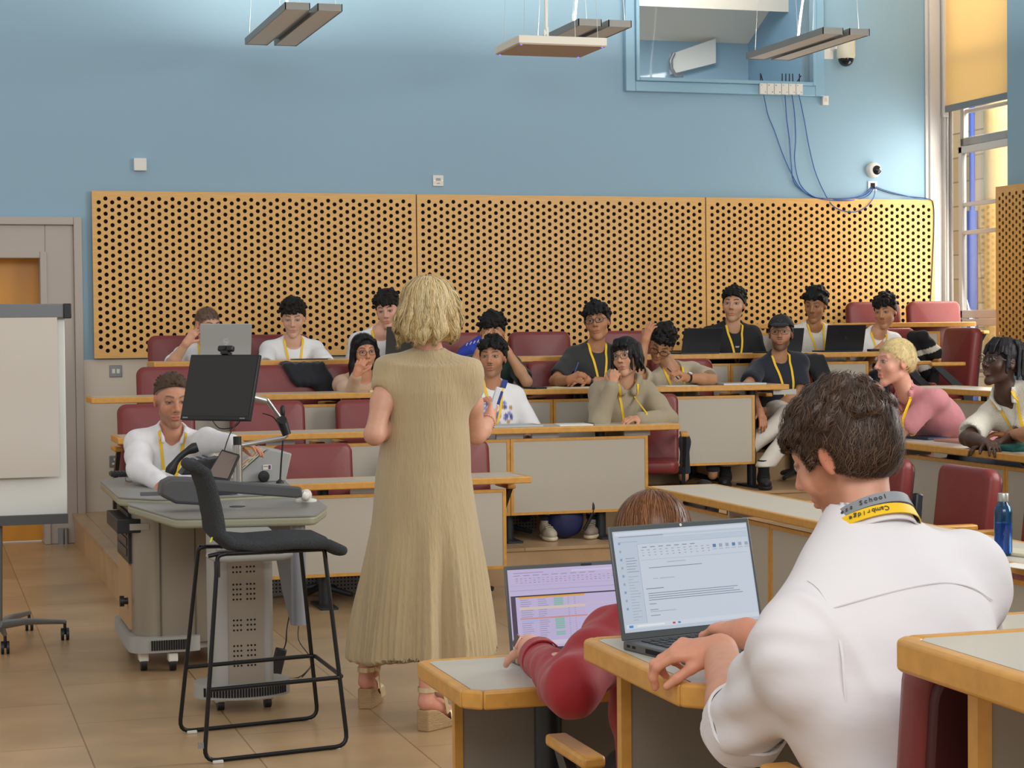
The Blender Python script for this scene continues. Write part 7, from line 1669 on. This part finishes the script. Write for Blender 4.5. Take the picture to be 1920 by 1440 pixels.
# side-desk things
def on_desk(name, label, cat, m_, px, z, dims, rz=0., bevel=.003, **k): p = oz(*px, z); mb = MB(); mb.box((0, 0, dims[2] / 2), dims, rz=rz); o_ = mb.build(name, m_, None, bevel=bevel, seg=3); o_.location = p; return tag(o_, label, cat, k.get('group'))
nb_ = on_desk('notebook', 'closed navy notebook before the boy in pink', 'notebook', mat('navy_cover', '22304A', .5), (1740, 823), .94, (.15, .24, .014), .05); on_desk('laptop', 'closed rose-gold laptop between the navy notebook and the teal sleeve', 'laptop', mat('rose_gold', 'B98F80', .35, metal=.5), (1812, 829), .94, (.22, .32, .014), .05)
on_desk('notebook', 'small dark notebook half under the teal sleeve', 'notebook', mat('slate_cover', '2B3346', .5), (1843, 834), .94, (.15, .2, .012), .1); on_desk('laptop_sleeve', 'teal padded laptop sleeve on the side desk', 'laptop sleeve', mat('teal_felt', '1F5A55', .9), (1900, 843), .94, (.24, .34, .030), .05, bevel=.012)
# bottle
p = oz(1868, 1042, .72); bt = thing('water_bottle', 'blue see-through water bottle with a steel cap, half full', 'bottle', (p[0] + .03, p[1], .72)); mb = MB(); mb.lathe([(.001, .002), (.030, 0), (.034, .006), (.034, .165), (.030, .185), (.020, .198), (.018, .205), (.018, .212), (.0165, .212), (.0165, .200), (.028, .182), (.0325, .163), (.0325, .008), (.001, .006)], (0, 0, 0), 32)
mb.build('bottle_body', mat('blue_plastic', '4FB4EE', .05, trans=1.), bt, smooth=50); mb = MB(); mb.lathe([(.001, .007), (.0322, .009), (.0322, .125), (.001, .125)], (0, 0, 0), 32); mb.build('water', mat('blue_water', '2C9FE6', .05, trans=.75), bt, smooth=50); mb = MB(); mb.lathe([(.001, .236), (.0205, .236), (.0215, .233), (.0215, .206), (.001, .206)], (0, 0, 0), 32); mb.build('bottle_cap', M['chrome'], bt, smooth=40)
on_desk('notebook', 'cream rounded notebook at the picture edge beside the bottle', 'notebook', mat('cream_cover', 'CFC8B0', .5), (1915, 1040), .72, (.13, .2, .014), .3, bevel=.005)
on_desk('paper_sheet', 'white paper corner on the bare side desk beside the bottle', 'paper', M['white'], (1912, 1062), .72, (.1, .16, .002), .2, bevel=0)
# bags
def blob(name, label, cat, m_, prims, cuts=(), res=.012, amp=.006, seed=1, group=None):
    f = Fld(.03)
    for pr_ in prims:
        if len(pr_) == 2: f.ell(pr_[0], pr_[1])
        else: f.rc(*pr_)
    for c_ in cuts: f.cut(*c_)
    lo, hi = f.bounds(.03); v, q = field_mesh(f, lo, hi, res); g = grad(f, v.astype(f32)); v = v + g * (nz3(v, 35, seed) * amp)[:, None]; base = np.array([(v[:, 0].min() + v[:, 0].max()) / 2, (v[:, 1].min() + v[:, 1].max()) / 2, v[:, 2].min()])
    r = thing(name, label, cat, base, 0, group); mesh_obj('fabric', v, q, m_, r, None, loc=base); return r, base
p = oz(1068, 1012, FZ[1]); BLU = mat('navy_nylon', '1B2350', .6, bump=.2, bscale=20)
r, b_ = blob('backpack', 'navy blue backpack standing under the second desk row', 'backpack', BLU, [((p[0], p[1] + .08, FZ[1] + .12), (.12, .08, .12)), ((p[0] + .05, p[1] + .1, FZ[1] + .26), (.09, .07, .13))], [((0, 0, FZ[1] + .003), (0, 0, -1))]); mb = MB(); mb.tube(spline([np.array(q) - b_ for q in ((p[0] + .12, p[1] + .02, FZ[1] + .36), (p[0] + .16, p[1] - .01, FZ[1] + .2), (p[0] + .10, p[1] + .0, FZ[1] + .06))]), .011, 8); mb.build('strap', M['blk'], r, smooth=60)
p = oz(1285, 905, FZ[1] + .1); r, b_ = blob('backpack', 'black backpack on the floor beside the hoodie boy\'s chair', 'backpack', mat('black_nylon', '131417', .6, bump=.2, bscale=20), [((4.98, 12.02, FZ[1] + .14), (.13, .09, .15)), ((5.02, 12.05, FZ[1] + .26), (.07, .06, .09))], [((0, 0, FZ[1] + .003), (0, 0, -1))]); mb = MB(); mb.tube(spline([(0, -.06, .3), (.02, -.1, .22), (.0, -.09, .1)]), .01, 8); mb.build('strap', M['blk'], r, smooth=60)
q = oy(880, 650, 13.9); r, b_ = blob('bag', 'bright blue drawstring bag slumped on the red chair behind the green shirt', 'bag', mat('royal_blue', '2038A8', .6), [(oy(872, 660, 13.85), oy(903, 640, 13.85), .04, .05), (oy(860, 665, 13.82), oy(880, 655, 13.82), .02, .05)], amp=.004); mb = MB()
for k in range(4): t_ = oy(874 + 7 * k, 648 - 2 * k, 13.76) - b_; mb.tube([t_, t_ + (.012, -.002, .02)], .003, 5)
mb.build('white_print', M['white'], r)
# jackets over chair backs
def jacket(label, m_, px, row, Y, w_, drop, tilt, mats=None, bands=None, xoff=0.):
    c = oy(px, 700, Y); f = Fld(.03); zt = FZ[row] + .905
    f.rc((c[0] - w_ / 2, Y + .02, zt), (c[0] + w_ / 2, Y + .02, zt - .015), .030); 
    for k in np.linspace(-1, 1, 6): f.rc((c[0] + k * w_ / 2, Y - .03, zt), (c[0] + k * w_ / 2 * 1.1 + tilt * .1, Y - .055, zt - drop * (.55 + .45 * (k * tilt > 0))), .022, .028); f.rc((c[0] + k * w_ / 2, Y + .07, zt), (c[0] + k * w_ / 2, Y + .10, zt - drop), .025)
    lo, hi = f.bounds(.02); v, q = field_mesh(f, lo, hi, .009); v = v + grad(f, v.astype(f32)) * (nz3(v * np.array([1, 1, .4]), 60, 3) * .006)[:, None]; base = np.array([c[0], Y, zt - drop]); r = thing('jacket', label, 'jacket', base, 0); cols = bands(v) if bands else None; mesh_obj('fabric', v, q, m_, r, cols, loc=base); return r
jacket('dark navy jacket thrown over a chair behind the lectern monitor', cloth('navy_jacket', '15181F'), 568, 2, YD[2] + .72, .26, .22, 1)
jacket('black jacket on the chair back of the boy in the cap', cloth('black_jacket', '17191E'), 1522, 2, YD[2] + .72, .14, .3, 1)
f = Fld(.03); Yj = 13.93; P4 = [oy(*q, Yj) for q in ((1728, 632), (1750, 660), (1768, 690), (1752, 722))]
for k in range(3): f.rc(P4[k], P4[k + 1], .055, .062)
f.rc(P4[0] + (-.05, .06, 0), P4[2] + (-.08, .1, -.05), .05, .06); lo, hi = f.bounds(.03); v, q = field_mesh(f, lo, hi, .009); v = v + grad(f, v.astype(f32)) * (nz3(v, 40, 8) * .009)[:, None]
t_ = (v - P4[0]) @ ((P4[3] - P4[0]) / np.linalg.norm(P4[3] - P4[0])) + .12 * (v[:, 0] - P4[0][0]); bnd = ((t_ > .10) & (t_ < .145)) | ((t_ > .22) & (t_ < .28)); C = np.where(bnd[:, None], np.array(lin('D5D0C2')), np.array(lin('111216'))); r = thing('jacket', 'black jacket with broad cream bands hanging off the end chair', 'jacket', (P4[3][0], Yj, P4[3][2] - .06)); mesh_obj('fabric', v, q, mat('banded_jersey', 'FFFFFF', .85, attr='Col', bump=.3, bscale=20), r, C, loc=np.array(r.location))
# pens
def pen(label, px, Y, d, m_): a = oy(*px, Y); mb = MB(); d = np.array(d, float); d /= np.linalg.norm(d); mb.tube([a - d * .06, a + d * .07], .0045, 8); return solo(mb, 'pen', m_, label, 'pen', None, smooth=50)
pen('blue and white pen in the fingers of the boy in charcoal', (1078, 697), 12.85, (.3, -.3, 1), mat('pen_blue', '5068B0', .4)); pen('black pen in the hand of the boy bowing his head', (1262, 701), 12.82, (.5, -.4, -.6), M['blk'])

# ------------------------------------------------------------------ the two laptops close to us
DELL = mat('graphite_shell', '5C5F60', .4, metal=.4)
def ui(L_, bars, base_col, name='screen'):
    """flat coloured marks on the lit screen; coordinates 0..1 from the top left as the user sees it"""
    W_, H_ = L_['W'] - .022, L_['h'] - .036; o0 = L_['cc'] + L_['n'] * .0016 + L_['up'] * (.004 + H_ / 2) - L_['u'] * 0; groups = {}
    for (x0, y0, x1, y1, c) in bars: groups.setdefault(c, []).append((x0, y0, x1, y1))
    for i, (c, qs) in enumerate(groups.items()):
        mb = MB()
        for x0, y0, x1, y1 in qs:
            P_ = [o0 + L_['u'] * ((x - .5) * W_) * 1 - L_['up'] * (y * H_) + L_['n'] * (.0003 + .00012 * i) for x, y in ((x0, y0), (x0, y1), (x1, y1), (x1, y0))]; mb.quad(*P_)
        mb.build('screen_graphics', mat('ui_' + c, '202020', .6, emit=c, estr=.74), L_['scr'])
def near_laptop(label, tl, tr, bl, br, zt, depth, lit, fdir):
    """lid corners given as lines of sight; hinge on the table height"""
    hl, hr = oz(*bl, zt + .02), oz(*br, zt + .02); L_ = laptop(label, hl, hr, depth, 100, zt, DELL, DELL, h_=.2, fwd=fdir, thick=.018); return L_, hl, hr
rs = np.random.RandomState(12)
def lines(x0, y0, x1, dy, n, c, h=.006, v=.3):
    return [(x0, y0 + dy * k, x0 + (x1 - x0) * rs.uniform(1 - v, 1), y0 + dy * k + h, c) for k in range(n)]
# laptop of the man: text window
hl, hr = oz(1168, 1200, .96), oz(1432, 1172, .96); W_ = np.linalg.norm(hr - hl); L_ = laptop('open graphite laptop showing a pale mail window, used by the man in white', hl, hr, .245, 103, .94, DELL, DELL, mat('screen_mail', '303438', .35, emit='C3CEDD', estr=.72), h_=.235, fwd=(-.3, -1, 0), thick=.018, group='open work laptops of the near desks')
L_['scr'] = L_['lid'].children[0]
if (L_['u'] @ RT) < 0: L_['u'] = -L_['u']
D1 = '8A93A3'; D2 = '6F7A8C'; D3 = '9FAABB'
bars = [(0, 0, 1, .035, 'D5DDE8'), (.03, .045, .36, .052, D1), (.03, .10, .16, .103, D1), (.36, .06, 1, .068, 'D5DDE8'), (.155, .13, 1, .985, 'CDD7E4'), (.155, .13, .158, .985, 'A4AFBF'), (.155, .13, 1, .133, 'A4AFBF'), (.17, .30, .98, .303, 'A9B4C4')]
for k in range(9): bars.append((.02, .10 + .085 * k, .035, .125 + .085 * k, ['7FA0C8', D3][k % 2]))
bars += lines(.06, .27, .15, .028, 6, D1) + lines(.06, .46, .14, .03, 16, D3, .005, .6) + [(.19 + .06 * k, .165, .225 + .06 * k, .172, D2) for k in range(7)]
for k in range(12):
    for j in range(3): bars.append((.18 + .045 * k + .003 * j, .195 + .028 * j, .20 + .045 * k, .203 + .028 * j, [D3, 'B8C2D0', 'B27A7A'][(k + j) % 3 if rs.rand() < .2 else 0]))
for k in range(6): bars.append((.72 + .05 * k, .19, .745 + .05 * k, .225, ['5A7FB5', D3, D3][k % 3])); bars.append((.715 + .05 * k, .24, .75 + .05 * k, .246, D3))
bars += [(.36, .335, .50, .341, D3), (.22, .385, .62, .391, D2), (.24, .50, .28, .505, D3), (.29, .50, .40, .506, D3)] + [(.18, .60, .31, .607, D2)] + lines(.19, .65, .92, .023, 4, D2, .006, .12) + [(.19, .76, .24, .766, D2), (.19, .82, .25, .826, D2), (.19, .84, .38, .846, D3), (.19, .88, .26, .886, D2), (0, .955, 1, 1, 'D7DEE8'), (.02, .965, .05, .99, '3F8FE0'), (.08, .968, .28, .985, 'EEF1F5'), (.34, .968, .36, .988, 'C05050'), (.38, .968, .40, .988, '3F8FE0')]
ui(L_, bars, 'C3CEDD')
# ports on the side of the base
u, f = L_['u'], L_['f']; fs_ = f if f @ (-FW) > 0 else f; mb = MB(); R0 = Matrix(np.stack([u, f, [0, 0, 1]], 1).tolist()); e_ = -u * (L_['W'] / 2)
for k in range(11): mb.box(e_ + f * (.085 + .0055 * k) + (0, 0, .009), (.002, .0035, .009), R=R0)
mb.box(e_ + f * .02 + (0, 0, .010), (.002, .010, .005), R=R0); mb.box(e_ + f * .04 + (0, 0, .010), (.002, .010, .005), R=R0); mb.box(e_ + f * .185 + (0, 0, .008), (.002, .06, .003), R=R0); mb.build('port', M['dark'], L_['base'])
mb = MB(); pc_ = L_['cc'] + L_['up'] * (L_['h'] / 2 - .006) + L_['n'] * .0015; mb.cyl(pc_, pc_ + L_['n'] * .001, .003); mb.build('webcam_light', M['white'], L_['lid'])
# laptop of the woman in red: spreadsheet
hl, hr = oz(958, 1228, .74), oz(1262, 1205, .74); L_ = laptop('open graphite laptop showing a lilac spreadsheet, used by the woman in red', hl, hr, .24, 101, .72, DELL, DELL, mat('screen_sheet', '303034', .35, emit='C6B9DE', estr=.72), h_=.235, fwd=(-.2, -1, 0), thick=.018, group='open work laptops of the near desks')
L_['scr'] = L_['lid'].children[0]
if (L_['u'] @ RT) < 0: L_['u'] = -L_['u']
P1, P2 = '8C86A6', 'A9A0C4'; bars = [(.03, .03, .22, .037, P1), (.4, .025, .7, .045, 'D6CDE6'), (0, .20, 1, .203, P2), (0, .262, 1, .27, P2), (.0, .335, 1, .352, '2C2233'), (.0, .335, .03, .93, '4A3A50'), (.05, .352, .47, .375, 'E3A43C'), (.0, .945, 1, 1, 'D3CADF')]
for k in range(9): bars.append((.03 + .06 * k, .065, .07 + .06 * k, .073, P1))
for k in range(26):
    for j in range(3): bars.append((.04 + .028 * k, .105 + .028 * j, .055 + .028 * k, .112 + .028 * j, ['A9A0C4', P1, 'C06A6A'][(k * 3 + j) % 7 == 0 and 2 or (k + j) % 2]))
for k in range(20):
    y = .385 + .028 * k; bars += [(.05, y + .02, .47, y + .0215, P2)]; 
    for (a_, b_) in ((.06, .14), (.17, .24), (.36, .37), (.40, .41)): bars.append((a_, y + .006, a_ + (b_ - a_) * rs.uniform(.6, 1), y + .012, P1))
    if k in (0, 1, 2, 3, 9, 10, 11, 12, 13, 14, 16, 17): bars.append((.27, y, .33, y + .024, '8FBCB4'))
bars += [(.05, .49, .47, .525, 'DCC6BC'), (.47, .49, .98, .495, 'D9C3B4'), (.05, .635, .48, .65, 'D98A7A'), (.47, .66, .98, .664, 'D9C3B4'), (.06, .665, .16, .685, 'A8B8E6')]
ui(L_, bars, 'C9BEDD')
mb = MB(); pc_ = L_['cc'] + L_['up'] * (L_['h'] / 2 - .007) + L_['n'] * .0012; mb.box(pc_, (.03, .002, .005), R=Matrix(np.stack([L_['u'], L_['n'], L_['up']], 1).tolist())); mb.build('webcam_strip', M['blk'], L_['lid'])

# near chairs
chair_at(1.60, 2.74, FZ[1], PI, 'dark red chair back close to the camera, cut by the nearest desk')
chair_at(1.68, 4.12, 0, PI, 'red chair under the woman in red, only one oak armrest showing')
# tier edge perforated kick grilles
def grille(label, x0, x1, y, z0, z1):
    mb = MB(); mb.b2((x0, y - .012, z0), (x1, y, z1)); o_ = solo(mb, 'vent_grille', mat('grille_grey', '8E9096', .5), label, 'grille', 'perforated vent grilles'); c = np.array(o_.location); mb = MB(); n = int((x1 - x0) / .022); k = int((z1 - z0 - .03) / .022)
    for i in range(n):
        for j in range(k): x = x0 + .015 + i * .022 - c[0]; z = z0 + .02 + j * .022 - c[2]; yy = y - .0125 - c[1]; mb.quad((x, yy, z), (x + .009, yy, z), (x + .009, yy, z + .009), (x, yy, z + .009))
    mb.build('hole', M['dark'], o_)
grille('perforated grey grille in the lowest step, under the first desk', 1.95, 2.95, YT[1] - .012, .01, .21)
grille('perforated grey grille in the second step, between dark desk legs', 3.2, 3.95, YT[2] - .012, .24, .44)
